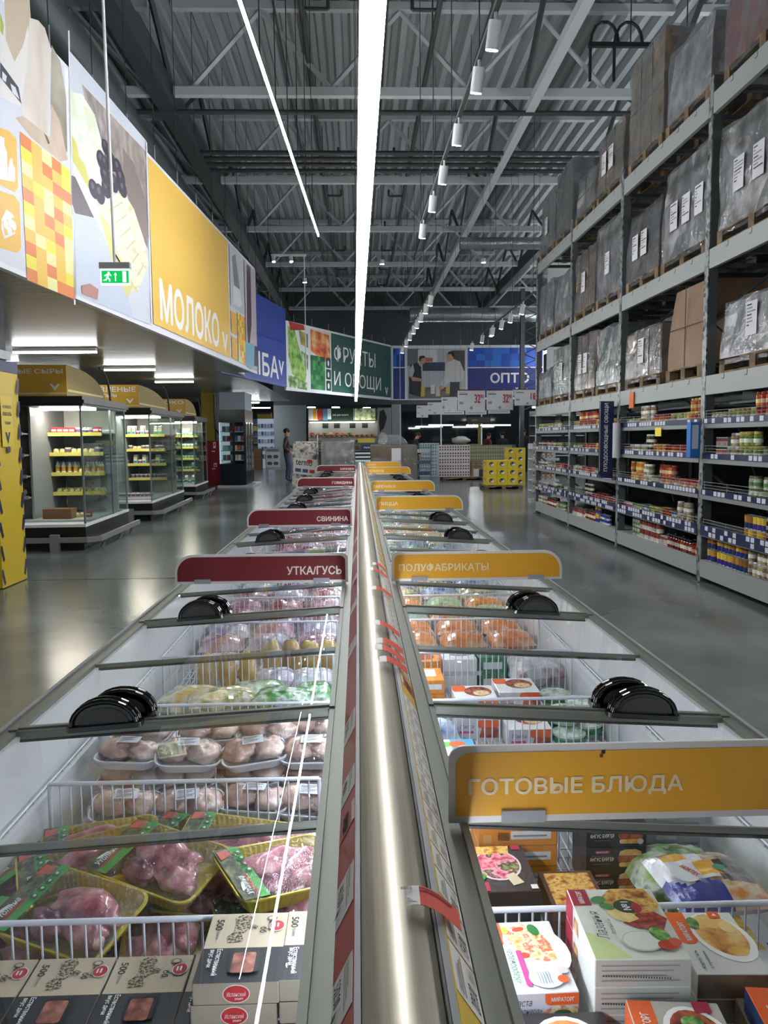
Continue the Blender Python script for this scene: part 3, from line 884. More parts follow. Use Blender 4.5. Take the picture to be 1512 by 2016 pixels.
def make_freezer(F, i, label, prior):
    y0, y1 = J(4 * i - 4), J(4 * i)
    yc = (y0 + y1) / 2
    if prior is not None:
        return dup(prior, None, (0, yc, 0), label=label)
    hl = (y1 - y0) / 2
    t = thing('island_freezer', label, 'freezer', (0, yc, 0), 0, 'left row of freezers' if F.left else 'right row of freezers')
    # outer shell
    mb = MB()
    xo = F.xo; s = F.sg
    mb.box(min(xo, xo - s * 0.05), -hl, 0.1, max(xo, xo - s * 0.05), hl, 0.775, SHELL)
    mb.box(min(F.xi, xo - s * 0.06), -hl, 0.1, max(F.xi, xo - s * 0.06), hl, 0.24, SHELL)
    mb.box(min(xo - s * 0.1, F.xi), -hl, 0.0, max(xo - s * 0.1, F.xi), hl, 0.1, FRD)
    mb.build('body', t)
    mb = MB()
    xw = xo - s * 0.055; xn = F.xi + s * 0.0
    mb.box(min(xw, xw - s * 0.02), -hl, 0.25, max(xw, xw - s * 0.02), hl, 0.785, LINER)
    mb.box(min(xw - s * 0.021, xw - s * 0.045), -hl, 0.25, max(xw - s * 0.021, xw - s * 0.045), hl, 0.60, LINER)
    mb.box(min(xn, xn - s * 0.004), -hl, 0.25, max(xn, xn - s * 0.004), hl, 0.775, LINER)
    mb.box(min(xn, xw), -hl, 0.245, max(xn, xw), hl, 0.262, LINER)
    mb.build('liner', t)
    # rim: sloping inner and outer rails
    mb = MB()
    def bar(a, b, h0, h1, ya, yb, m):
        mb.py([(F.x(a), F.z(a) + h0), (F.x(b), F.z(b) + h0), (F.x(b), F.z(b) + h1), (F.x(a), F.z(a) + h1)], ya, yb, m)
    bar(0.0, 0.0365, -0.05, 0.0, -hl, hl, FRM)
    bar(0.955, 1.0, -0.05, -0.004, -hl, hl, FRM)
    bar(0.985, 1.0, -0.004, 0.003, -hl, hl, GREY)
    mb.build('rim', t)
    xt = F.x(0.033)
    mb = MB(); mb.cyl((xt, -hl + 0.02, F.z(0.05) - 0.07), (xt, hl - 0.02, F.z(0.05) - 0.07), 0.01, LINER_LED, 8); mb.build('light_tube', t)
    # four sliding lids
    hm = None
    for k in range(4):
        a = -hl + k * JP; b = a + JP
        up = 0.0 if k % 2 == 0 else 0.005
        lid = MB()
        def lb(t0, t1, h0, h1, ya, yb, m):
            lid.py([(F.x(t0), F.z(t0) + h0 + up), (F.x(t1), F.z(t1) + h0 + up), (F.x(t1), F.z(t1) + h1 + up), (F.x(t0), F.z(t0) + h1 + up)], ya, yb, m)
        lb(0.0355, 0.05, -0.01, 0.008, a, b, FRM)
        lb(0.925, 0.953, -0.01, 0.008, a, b, FRM)
        ha, hb = ((0.005, 0.004), (0.013, 0.012))[k % 2], ((0.013, 0.012), (0.005, 0.004))[k % 2]
        lb(0.05, 0.925, -0.01, ha[1], a, a + ha[0], FRM)
        lb(0.05, 0.925, -0.01, hb[1], b - hb[0], b, FRM)
        lb(0.05, 0.925, -0.014, -0.009, a + ha[0] - 0.001, a + ha[0] + 0.003, FRD)
        lb(0.05, 0.925, -0.014, -0.009, b - hb[0] - 0.003, b - hb[0] + 0.001, FRD)
        lo = lid.build('lid_frame', t)
        g = MB()
        # the pane is slightly bent: steeper next to the rail
        W_ = abs(F.xo - F.xi); z = F.z(0.05) + up - 0.006; pts = [(0.05, z)]
        tk = 0.05
        for st, sl in ((0.012, -0.29), (0.012, -0.25), (0.012, -0.21), (0.012, -0.17), (0.012, -0.13), (0.012, -0.09), (0.012, -0.05), (0.015, -0.01), (0.02, 0.03), (0.03, 0.06), (0.05, 0.08), (0.08, 0.09)):
            tk += st; z -= (sl if F.left else 0.06) * st * W_; pts.append((tk, z))
        pts.append((0.925, F.z(0.925) + up))
        prof = [(F.x(q), w_) for q, w_ in pts]
        nq = len(prof)
        g.add([(x_, a + ha[0], z_) for x_, z_ in prof] + [(x_, b - hb[0], z_) for x_, z_ in prof], [((i + 1, i, nq + i, nq + i + 1) if F.left else (i, i + 1, nq + i + 1, nq + i)) for i in range(nq - 1)], LIDG, True)
        g.py([(x_, z_ - 0.004) for x_, z_ in prof] + [(x_, z_ - 0.0035) for x_, z_ in reversed(prof)], a + ha[0], a + ha[0] + 0.003, LIDG)
        g.build('lid_glass', lo)
        # handles sit either side of the lid joints 1 and 3
        yh = b - 0.03 if k in (0, 2) else a + 0.03
        tt = 0.655
        h = handle_mesh().build('handle', lo, (F.x(tt) - (0.012 if k % 2 else -0.012) * s, yh, F.z(tt) + up + 0.012))
        h.rotation_euler = (0, s * 0.07, 0)
    # white wire dividers
    for k in range(4):
        yd = -hl + k * JP + 0.03
        x0, x1 = F.x(0.085), F.x(0.86)
        mb = MB()
        mb.tube([(x0, yd, 0.30), (x0, yd, 0.645), (x1, yd, 0.645), (x1, yd, 0.30)], 0.0055, WIREW, 6)
        n = 26
        for q in range(1, n):
            xx = x0 + (x1 - x0) * q / n
            mb.cyl((xx, yd, 0.29), (xx, yd, 0.645), 0.0022, WIREW, 4)
        mb.tube([(x0, yd, 0.42), (x1, yd, 0.42)], 0.0025, WIREW, 4)
        mb.build('wire_divider', t)
    # wire side wall of the baskets
    mb = MB()
    xx = F.x(0.90)
    for zz in (0.35, 0.42, 0.49, 0.56, 0.61):
        mb.cyl((xx, -hl, zz), (xx, hl, zz), 0.003, WIREW, 4)
    for q in range(48):
        yy = -hl + 0.02 + q * (2 * hl) / 48
        mb.cyl((xx, yy, 0.30), (xx, yy, 0.61), 0.002, WIREW, 4)
    mb.build('wire_side', t)
    mb = MB()
    xa_, xb_ = sorted((F.x(0.03), F.x(0.89)))
    for q in range(34):
        xx = xa_ + (xb_ - xa_) * q / 33
        mb.cyl((xx, -hl, ZBF), (xx, hl, ZBF), 0.0025, WIREW, 4)
    for q in range(24):
        yy = -hl + (q + 0.5) * (2 * hl) / 24
        mb.cyl((xa_, yy, ZBF - 0.005), (xb_, yy, ZBF - 0.005), 0.0025, WIREW, 4)
    mb.build('basket_floor', t)
    return t
words = ['first', 'second', 'third', 'fourth', 'fifth', 'sixth', 'seventh', 'eighth', 'ninth']
p = None
for i in range(8):
    q = make_freezer(FL_, i, 'glass-lidded island freezer left of the steel rail, %s from the front' % words[i], p); p = p or q
p = None
for i in range(9):
    q = make_freezer(FR_, i, 'glass-lidded island freezer right of the steel rail, %s from the front' % words[i], p); p = p or q

# ------------------------------------------------------------------ steel rail between the rows
RL0, RL1 = -0.95, 19.7
rail = thing('divider_rail', 'long brushed steel rail running between the two rows of freezers', 'rail', (0.05, 9, 0))
brush = mat('brushed stainless steel', '#c9c2b0', 0.42, 0.75, cols=['#bdb6a4', '#cbc5b5', '#d6d1c2'], scale=3, stretch=(30, 0.4, 30), bump=0.02, bscale=40)
def railsec(sec, m, name, off=0):
    mb = MB(); mb.py([(x - 0.05, z) for x, z in sec], RL0 - 9, RL1 - 9, m); return mb.build(name, rail)
railsec([(-0.03, 0.0), (0.135, 0.0), (0.135, 0.80), (-0.03, 0.80)], SHELL, 'base')
arc = [(-0.003 + 0.086 * i / 10, 0.905 + 0.022 * math.sin(math.pi * (i + 0.6) / 11.5)) for i in range(11)]
mb = MB()
n = len(arc)
mb.add([(x - 0.05, RL0 - 9, z) for x, z in arc] + [(x - 0.05, RL1 - 9, z) for x, z in arc], [(i + 1, i, n + i, n + i + 1) for i in range(n - 1)], brush, True)
mb.py([(-0.053, 0.801), (0.033, 0.801), (0.033, 0.904), (-0.053, 0.904)], RL0 - 9, RL1 - 9, FRM)
mb.build('steel_cap', rail)
railsec([(-0.011, 0.85), (-0.004, 0.85), (-0.004, 0.925), (-0.011, 0.925)], GREY, 'moulding')
railsec([(0.084, 0.84), (0.087, 0.84), (0.087, 0.92), (0.084, 0.92)], FRD, 'moulding')
railsec([(0.088, 0.84), (0.096, 0.84), (0.096, 0.918), (0.088, 0.918)], GREY, 'moulding')
# price strips leaning outward on both sides
PRED = mat('red strip', '#b5342f', 0.3, coat=0.4)
PYEL = mat('yellow strip', '#e8c23c', 0.35, coat=0.3)
PAP = mat('price paper', '#e9e6e1', 0.5)
INK = mat('black ink', '#1c1b1a', 0.6)
INKG = mat('grey ink', '#8d8a86', 0.6)
LT0, LT1 = Vector((-0.0115, 0, 0.922)), Vector((-0.0365, 0, 0.872))   # upper and lower edge
RT0, RT1 = Vector((0.0965, 0, 0.918)), Vector((0.1295, 0, 0.868))
def strip(t, a, b, m):
    mb = MB()
    d = (b - a); nrm = Vector((0, 1, 0)).cross(d).normalized()
    if nrm.z > 0: nrm = -nrm
    mb.py([(a.x, a.z), (b.x, b.z), (b.x + nrm.x * 0.004, b.z + nrm.z * 0.004), (a.x + nrm.x * 0.004, a.z + nrm.z * 0.004)], RL0 - 9, RL1 - 9, m)
    mb.v = [(x - 0.05, y, z) for x, y, z in mb.v]
    o = mb.build('price_strip', rail); o['label'] = t; return o
strip('red price strip', LT0, LT1, PRED)
strip('yellow price strip', RT0, RT1, PYEL)
def price_tag(left, y, w, price, label, red=False, rich=True):
    a, b = (LT0, LT1) if left else (RT0, RT1)
    d = b - a
    L = d.length
    # tag frame: U along the rail (reading from the aisle side), V up the slope
    U = Vector((0, -1, 0)) if left else Vector((0, 1, 0))
    Vv = (-d).normalized()
    N = U.cross(Vv)
    t = MB()
    c0 = Vector((0, 0, 0))
    hh = L * 0.93
    t.prism([c0, c0 + U * w, c0 + U * w + Vv * hh, c0 + Vv * hh], N * 0.0006, PRED if red else PAP)
    its = []
    if not red:
        its.append(('t', INK, price, w * 0.12, hh * 0.10, w * 0.42, hh * 0.34, 0, (0.0, 0.2)))
        if rich:
            for q in range(3):
                its.append(('r', INKG, w * 0.08, hh * (0.62 + 0.1 * q), w * (0.9 - 0.15 * q), hh * (0.655 + 0.1 * q)))
            for q in range(14):
                its.append(('r', INK, w * (0.66 + 0.018 * q), hh * 0.1, w * (0.66 + 0.018 * q + (0.006 if q % 3 else 0.011)), hh * 0.36))
    else:
        its.append(('r', PAP, 0, hh * 0.84, w, hh)); its.append(('t', INK, price, w * 0.1, hh * 0.2, w * 0.8, hh * 0.4))
    t.prints(c0 + N * 0.0006, U, Vv, its, eps=0.0003, base=0.0003)
    o = t.build('price_tag')
    o.location = Vector((b.x, (y + w) if left else y, b.z)) + N * 0.0003 - d.normalized() * (L * 0.03)
    return tag(o, label, 'price tag', 'price tags on the left strip' if left else 'price tags on the right strip')
for y, w, pr in ((0.77, 0.085, '532.00'), (0.955, 0.095, '463.00'), (1.29, 0.09, '198.00'), (1.56, 0.12, '99.00'), (2.2, 0.12, '312.00'), (2.75, 0.12, '159.00'), (3.3, 0.12, '275.00'), (3.95, 0.12, '341.00'), (4.6, 0.12, '289.00')):
    price_tag(True, y, w, pr, 'white price tag reading %s on the red strip' % pr)
price_tag(True, 1.17, 0.07, 'СКИДКА', 'red discount tag between two white tags on the red strip', True)
yy = 0.79
PR = ['209.00', '154.00', '109.00', '165.00', '109.00', '132.00', '166.00', '137.00', '246.00', '176.00', '156.00', '145.00', '119.00', '189.00']
used = {}
for k, pr in enumerate(PR):
    w = 0.085 if k < 2 else 0.062
    used[pr] = used.get(pr, 0) + 1
    lab = 'white price tag reading %s on the yellow strip' % pr
    if PR.count(pr) > 1:
        lab += [', the nearer of two', ', the farther of two'][used[pr] - 1]
    price_tag(False, yy, w, pr, lab)
    yy += w + 0.006
price_tag(False, yy + 0.08, 0.07, '99.00', 'red price tag on the yellow strip just past the near tags', True)
yy += 0.2
for k in range(40):
    price_tag(False, yy, 0.07, '%d.00' % (90 + (k * 37) % 200), 'small white price tag farther along the yellow strip', rich=k < 16)
    yy += 0.0762 if k < 20 else 0.2
# red paper flags curling over the steel rail
RF = mat('red flag paper', '#dd5f50', 0.5)
def flag(y, ln, w, label, yaw=0.1, text=False):
    mb = MB()
    n = 8
    top, bot = [], []
    for i in range(n + 1):
        f = i / n
        xx = -ln * f
        zz = 0.0 + 0.03 * math.sin(f * 2.0) + 0.008 * f
        top.append((xx, yaw * xx, zz)); bot.append((xx, yaw * xx - w * (1 - 0.1 * f), zz - 0.006))
    for i in range(n):
        m = RF if i < n * 0.68 else PAP
        mb.add([top[i], bot[i], bot[i + 1], top[i + 1]], [(0, 1, 2, 3)], m, True)
        mb.add([Vector(q) - Vector((0, 0, 0.0005)) for q in (top[i + 1], bot[i + 1], bot[i], top[i])], [(0, 1, 2, 3)], m, True)
    if text:
        for q in range(9):
            a = Vector(top[7]) + Vector((-0.001 - 0.0016 * q, -0.004, 0.0012))
            mb.add([a, a + Vector((0, -0.006, 0)), a + Vector((-0.0008, -0.006, 0)), a + Vector((-0.0008, 0, 0))], [(0, 1, 2, 3)], INK)
        for q in range(3):
            a = Vector(bot[6]) + Vector((-0.004, 0.004 + q * 0.003, 0.0016))
            mb.add([a, a + Vector((-0.012, 0, 0.001)), a + Vector((-0.012, 0.0012, 0.001)), a + Vector((0, 0.0012, 0))], [(3, 2, 1, 0)], INKG)
        for q in range(5):
            a = Vector(top[1 + q]) + Vector((0, -0.005, 0.0012)); b = Vector(top[2 + q]) + Vector((0, -0.005, 0.0012))
            mb.add([a, b, b + Vector((0, -0.003, 0)), a + Vector((0, -0.003, 0))], [(0, 1, 2, 3)], mat('dark red ink', '#7a2a24', 0.6))
        for q in range(2):
            a = Vector(top[1]) + Vector((0.008, -0.016 - q * 0.006, -0.003)); b = a + Vector((0.013, 0, -0.004))
    o = mb.build('price_flag')
    o.location = (0.118, y, 0.913)
    return tag(o, label, 'price flag', 'red price flags over the rail')
flag(0.935, 0.066, 0.033, 'large red and white price flag curling over the steel rail near the front', 0.06, True)
for k, (y, ln, q) in enumerate(((1.985, 0.07, 'nearest of the far cluster'), (2.075, 0.08, 'second of the far cluster'), (2.17, 0.075, 'third of the far cluster'), (2.36, 0.078, 'farthest of the cluster of four'), (2.95, 0.075, 'alone past the cluster'), (3.36, 0.08, 'beside the ПОЛУФАБРИКАТЫ sign'), (3.52, 0.06, 'just behind the ПОЛУФАБРИКАТЫ sign'))):
    flag(y, ln, 0.036, 'small red price flag curling over the steel rail, ' + q, -0.25 if k % 2 else 0.15)

# ------------------------------------------------------------------ category signs standing across the freezers
S_RED = mat('sign red', '#6f1d24', 0.4)
S_YEL = mat('sign yellow', '#dfa32a', 0.4)
S_RIM = mat('sign white rim', '#dcd8d4', 0.4)
CLIP = glass('clear clip', '#d5d2da', 0.1, 0.12, 0.8, veil=0.35)
def cat_sign(left, Y, word, label, tw, th=0.034, zb=None, tcol=None, tilt=0.0, faded=False):
    F = FL_ if left else FR_
    x0, x1 = (-0.848, -0.054) if left else (0.148, 0.942)
    W_, H_ = x1 - x0, 0.136
    zb = 0.842 if zb is None else zb
    t = thing('category_sign', label, 'sign', (x0, Y, zb), 0, 'category signs on the freezers')
    r = 0.085
    outl = rrect(0, 0, W_, H_, r, 8, (0, 0, 0, 1) if left else (0, 0, 1, 0))
    inn = rrect(0.012, 0.012, W_ - 0.012, H_ - 0.012, r - 0.01, 8, (0, 0, 0, 1) if left else (0, 0, 1, 0))
    # small round on the rail side corner as well
    def soften(pts, corner):
        out = []
        for (u, v) in pts:
            if abs(u - corner[0]) < 1e-6 and abs(v - corner[1]) < 1e-6:
                sx = -1 if corner[0] > W_ / 2 else 1
                for i in (range(6) if sx < 0 else range(5, -1, -1)):
                    a = math.pi / 2 * i / 5
                    q = (corner[0] + sx * 0.025 * (1 - math.cos(a)), corner[1] - 0.025 * (1 - math.sin(a)))
                    out.append(q)
            else:
                out.append((u, v))
        return out
    ci = (W_, H_) if left else (0, H_)
    outl = soften(outl, ci)
    ci2 = (W_ - 0.012, H_ - 0.012) if left else (0.012, H_ - 0.012)
    inn = soften(inn, ci2)
    mb = MB()
    mb.prism([(u, 0, v) for u, v in outl], (0, 0.006, 0), S_RIM)
    its = [('p', S_RED if left else S_YEL, inn)]
    tc = tcol or mat('sign lettering pale', '#eedfd6', 0.45) if left else mat('sign lettering cream', '#f2dfb4' if not faded else '#edc878', 0.45)
    if left:
        its.append(('t', tc, word, W_ - 0.03 - tw, 0.038, tw, th, 0, (0.024,)))
    else:
        its.append(('t', tc, word, 0.034, 0.045, tw, th, 0, (0.024,)))
    mb.prints((0, 0, 0), (1, 0, 0), (0, 0, 1), its, eps=0.0008, base=0.0008)
    mb.build('sign_panel', t)
    for u in (0.09, W_ - 0.16):
        mb = MB(); mb.box(u, -0.006, 0.001, u + 0.075, -0.0015, 0.022, CLIP); mb.build('clip', t)
    t.rotation_euler = (tilt, 0, 0)
    if left is False and Y < 2:
        MB().box(0.262, -0.0025, 0.119, 0.268, -0.0003, 0.124, INK).box(0.259, -0.0025, 0.112, 0.264, -0.0003, 0.117, mat('dark red ink')).build('sticker_mark', t)
    return t
cat_sign(False, 1.30, 'ГОТОВЫЕ БЛЮДА', 'nearest yellow category sign, reading ГОТОВЫЕ БЛЮДА', 0.37, 0.033)
cat_sign(False, 3.62, 'ПОЛУФАБРИКАТЫ', 'yellow category sign reading ПОЛУФАБРИКАТЫ', 0.415, 0.036)
cat_sign(False, 7.12, 'ПИЦЦА', 'yellow category sign reading ПИЦЦА', 0.17, 0.036, 0.85, faded=True)
cat_sign(False, 9.75, 'ВАРЕНИКИ', 'yellow category sign reading ВАРЕНИКИ', 0.27, 0.036, 0.85, faded=True)
cat_sign(False, 14.3, 'ПЕЛЬМЕНИ', 'second farthest yellow category sign on the right row', 0.27, 0.036, 0.86, faded=True)
cat_sign(False, 17.6, 'ОВОЩИ', 'farthest yellow category sign on the right row', 0.2, 0.036, 0.86, faded=True)
cat_sign(True, 3.62, 'УТКА/ГУСЬ', 'nearest dark red category sign, reading УТКА/ГУСЬ', 0.25, 0.038)
cat_sign(True, 6.0, 'СВИНИНА', 'dark red category sign reading СВИНИНА', 0.235, 0.036)
cat_sign(True, 10.9, 'ГОВЯДИНА', 'dark red category sign reading ГОВЯДИНА', 0.28, 0.04)
cat_sign(True, 16.0, 'БАРАНИНА', 'farthest dark red category sign, reading БАРАНИНА', 0.28, 0.04)
# ------------------------------------------------------------------ pallet rack on the right
RX = 3.5
UY = [5.4, 8.0, 10.62, 13.1, 15.6]
LV = [(1.91, 2.10), (3.15, 3.34), (4.63, 4.83)]
SH = [0.525, 0.905, 1.27, 1.62]
RKM = mat('rack beam paint', '#9fa3a2', 0.45, 0.1)
RKD = mat('rack upright paint', '#5c6061', 0.5, 0.2)
PERF = mat('perforated upright', '#7d8182', 0.4, 0.4, cols=['#2a2c2d', '#8e9293', '#a4a8a9'], kind='voronoi', scale=26, stretch=(1, 1, 0.8))
SHF = mat('shelf tray metal', '#8d9192', 0.45, 0.2)
BLU = mat('navy ticket strip', '#20264f', 0.35, coat=0.3)
TICK = mat('white shelf ticket', '#d5d8e6', 0.5)
rack = thing('pallet_rack', 'tall grey pallet rack with shelves of preserves along the right aisle', 'rack', (RX, 0, 0))
for k, y in enumerate(UY):
    top = 5.0 if k < 4 else 4.95
    for back in (0, 1):
        mb = MB()
        x = 0.0 if not back else 1.0
        if not back:
            mb.box(x, y - 0.045, 0, x + 0.012, y + 0.045, top, PERF)
            mb.box(x + 0.012, y - 0.045, 0, x + 0.10, y - 0.035, top, RKD)
            mb.box(x + 0.012, y + 0.035, 0, x + 0.10, y + 0.045, top, RKD)
            mb.box(x - 0.03, y - 0.07, 0, x + 0.1, y + 0.07, 0.008, RKD)
        else:
            mb.box(x, y - 0.045, 0, x + 0.09, y + 0.045, top, RKD)
        mb.build('upright', rack)
    mb = MB()
    z = 0.4; f = 0
    while z < 4.5:
        a, b = (0.06, 1.03) if f else (1.03, 0.06)
        mb.cyl((a, y, z), (b, y, z + 0.75), 0.018, RKD, 4, smooth=False)
        z += 0.75; f = 1 - f
    mb.cyl((0.06, y, 1.8), (1.03, y, 1.8), 0.018, RKD, 4)
    mb.build('frame_brace', rack)
for k in range(4):
    a, b = UY[k] + 0.047, UY[k + 1] - 0.047
    for z0, z1 in LV:
        for x in (0.0, 1.02):
            mb = MB(); mb.box(x + (0.004 if x == 0 else 0), a, z0, x + 0.045, b, z1 - 0.001, RKM)
            if x == 0:
                for q in range(5):
                    yy = a + 0.3 + q * 0.45
                    mb.box(0.001, yy, z1 - 0.05, 0.0035, yy + 0.008, z1 - 0.005, RKD)
                    mb.box(0.001, yy + 0.008, z1 - 0.055, 0.0035, yy + 0.05, z1 - 0.047, RKD)
            mb.build('beam', rack)
        mb = MB()
        for q in range(5):
            yy = a + 0.25 + q * 0.48
            mb.box(0.05, yy, z0 + 0.08, 1.02, yy + 0.05, z0 + 0.13, RKD)
        mb.build('crossbar', rack)
    # base beam
    mb = MB(); mb.box(0.0, a, 0.06, 0.05, b, 0.235, RKM); mb.box(0.05, a, 0.19, 1.0, b, 0.235, SHF); mb.build('base_beam', rack)
    for j, z in enumerate(SH):
        mb = MB()
        mb.box(0.02, a, z - 0.035, 1.0, b, z, SHF)
        s_ = mb.build('shelf', rack)
        h0, h1 = (z - 0.0, z + 0.055) if j else (z - 0.035, z + 0.075)
        mb = MB()
        mb.box(-0.006, a, z - 0.045, 0.02, b, z + 0.0, SHF)
        mb.box(-0.012, a, h0, -0.006, b, h1, BLU)
        its = []
        r = random.Random(k * 10 + j)
        y = a + 0.03
        rows = 1 if j else 2
        L = b - a
        for rw in range(rows):
            y = 0.03
            hh = (h1 - h0) / rows
            while y < L - 0.09:
                if r.random() < (0.62 if k else 0.5):
                    its.append(('r', TICK, y, rw * hh + hh * 0.1, y + 0.065, rw * hh + hh * 0.9))
                y += 0.085
        mb.prints((-0.012, b, h0), (0, -1, 0), (0, 0, 1), its, eps=0.0, base=0.001)
        mb.build('ticket_strip', s_)
        mb = MB()
        for q in range(3):
            mb.cyl((0.012, a, z + 0.07 + q * 0.03), (0.012, b, z + 0.07 + q * 0.03), 0.002, LGREY, 4)
        for q in range(6):
            yy = a + 0.02 + q * (L - 0.04) / 5
            mb.cyl((0.012, yy, z), (0.012, yy, z + 0.13), 0.002, LGREY, 4)
        mb.build('wire_guard', s_)
    mb = MB(); mb.box(1.03, a, 0.24, 1.045, b, 1.88, mat('dark rack back sheet', '#1d1f20', 0.7)); mb.build('back_sheet', rack)
    mb = MB(); mb.cyl((1.05, a, 2.2), (1.05, b, 3.1), 0.02, RKD, 4); mb.build('back_brace', rack)
    mb = MB(); mb.cyl((0.9, a, 0.3), (0.9, a + 1.2, 1.8), 0.01, LGREY, 4); mb.build('back_brace', rack)
# second rack standing back to back, seen through the gaps
rk2 = thing('pallet_rack', 'dark second pallet rack standing behind the preserves rack', 'rack', (4.9, 0, 0))
for y in UY + [2.8]:
    for x in (0, 1.0):
        MB().box(x, y - 0.045, 0, x + 0.09, y + 0.045, 5.0, RKD).build('upright', rk2)
for k in range(4):
    for z0, z1 in ((2.35, 2.5), (3.5, 3.65), (4.7, 4.85)):
        MB().box(0.0, UY[k] + 0.05, z0, 0.05, UY[k + 1] - 0.05, z1, RKD).build('beam', rk2)
        MB().box(1.0, UY[k] + 0.05, z0, 1.05, UY[k + 1] - 0.05, z1, RKD).build('beam', rk2)
for k, (y, z) in enumerate(((9.5, 3.0), (7.0, 3.6), (6.4, 2.9), (12.2, 2.75))):
    t = thing('ceiling_tube_light', ['second', 'third', 'first', 'last'][k] + ' white tube light glimpsed through the rack from the next aisle', 'light', (7.2, y, z + 1.2), 0, 'tube lights in the next aisle')
    MB().box(-0.03, -1.2, 0, 0.03, 1.2, 0.04, mat('aisle tube', '#ffffff', 0.5, emit=8.0)).build('diffuser', t)
    MB().cyl((0, 0, 0.04), (0, 0, 9.02 - z - 1.2), 0.006, dsteel, 4).build('hanger_wire', t)

# ------------------------------------------------------------------ wrapped pallets
WOOD = mat('pallet wood', '#6d5a40', 0.7, cols=['#4d3f2c', '#6d5a40', '#8a7350'], scale=6)
SHEET = mat('paper sheet', '#d8d8dc', 0.6)
def wrapm(n, cols, sc=4.0):
    return mat('wrapped goods ' + n, '#777777', 0.32, cols=cols, scale=sc, bump=0.8, bscale=7, coat=0.6, detail=6)
WRM = {'grey': wrapm('grey', ['#525253', '#838384', '#b0b0b3']), 'card': wrapm('card', ['#55483c', '#7d6b58', '#a08f7e']),
       'brown': mat('brown carton', '#86694f', 0.55, cols=['#7d6148', '#8d7056'], scale=3), 'dark': wrapm('dark', ['#2c2b2d', '#504e4e', '#7d7b7a']),
       'pale': wrapm('pale', ['#6f7073', '#a1a2a6', '#d0d1d6']), 'green': wrapm('green', ['#4a5752', '#7d8a85', '#adb8b5']),
       'red': wrapm('red', ['#6d3035', '#8a4044', '#85706c']), 'yellow': wrapm('yellow', ['#857d4a', '#a39a64', '#8f8d84'])}
FILM = glass('stretch film', '#e6e7e8', 0.09, 0.10, 0.8, bump=1.0, bscale=12, veil=0.11)
LINE = mat('carton seam', '#3a3028', 0.7)
def pallet_mesh(w, d):
    mb = MB()
    for q in range(3):
        mb.box(0.0 + q * (d - 0.1) / 2, 0, 0.0, 0.1 + q * (d - 0.1) / 2, w, 0.02, WOOD)
        for e in range(3):
            mb.box(0.0 + q * (d - 0.1) / 2, e * (w - 0.11) / 2, 0.02, 0.1 + q * (d - 0.1) / 2, 0.11 + e * (w - 0.11) / 2, 0.1, WOOD)
    for q in range(3):
        mb.box(0.0, q * (w - 0.11) / 2, 0.1, d, 0.11 + q * (w - 0.11) / 2, 0.122, WOOD)
    for q in range(5):
        mb.box(q * (d - 0.12) / 4, 0, 0.122, 0.12 + q * (d - 0.12) / 4, w, 0.14, WOOD)
    return mb
def lump(x0, y0, z0, x1, y1, z1, m, seed, amp=0.03, taper=0.06, nx=6, ny=6, nz=7):
    """box of goods pulled in by film: slightly bulging, uneven"""
    mb = MB()
    def pt(u, v, w):
        k = 1 - taper * w * w
        cx, cy = (x0 + x1) / 2, (y0 + y1) / 2
        p = Vector((cx + (x0 + (x1 - x0) * u - cx) * k, cy + (y0 + (y1 - y0) * v - cy) * k, z0 + (z1 - z0) * w))
        n = noise.noise_vector(p * 3.1 + Vector((seed * 5.1, seed * 2.3, seed)))
        q = p + Vector((n.x, n.y, n.z * (0.3 if w < 1 else 1.0) if w > 0 else 0)) * amp
        q.x = max(q.x, x0); q.y = min(max(q.y, y0), y1)
        return q
    def face(f, a, b, flip):
        vs = [f(i / a, j / b) for j in range(b + 1) for i in range(a + 1)]
        fs = []
        for j in range(b):
            for i in range(a):
                q = (j * (a + 1) + i, j * (a + 1) + i + 1, (j + 1) * (a + 1) + i + 1, (j + 1) * (a + 1) + i)
                fs.append(tuple(reversed(q)) if flip else q)
        mb.add(vs, fs, m, False)
    face(lambda a, b: pt(0, 1 - a, b), ny, nz, False)
    face(lambda a, b: pt(1, a, b), ny, nz, False)
    face(lambda a, b: pt(a, 0, b), nx, nz, False)
    face(lambda a, b: pt(1 - a, 1, b), nx, nz, False)
    face(lambda a, b: pt(a, b, 1), nx, ny, False)
    face(lambda a, b: pt(a, 1 - b, 0), nx, ny, False)
    return mb
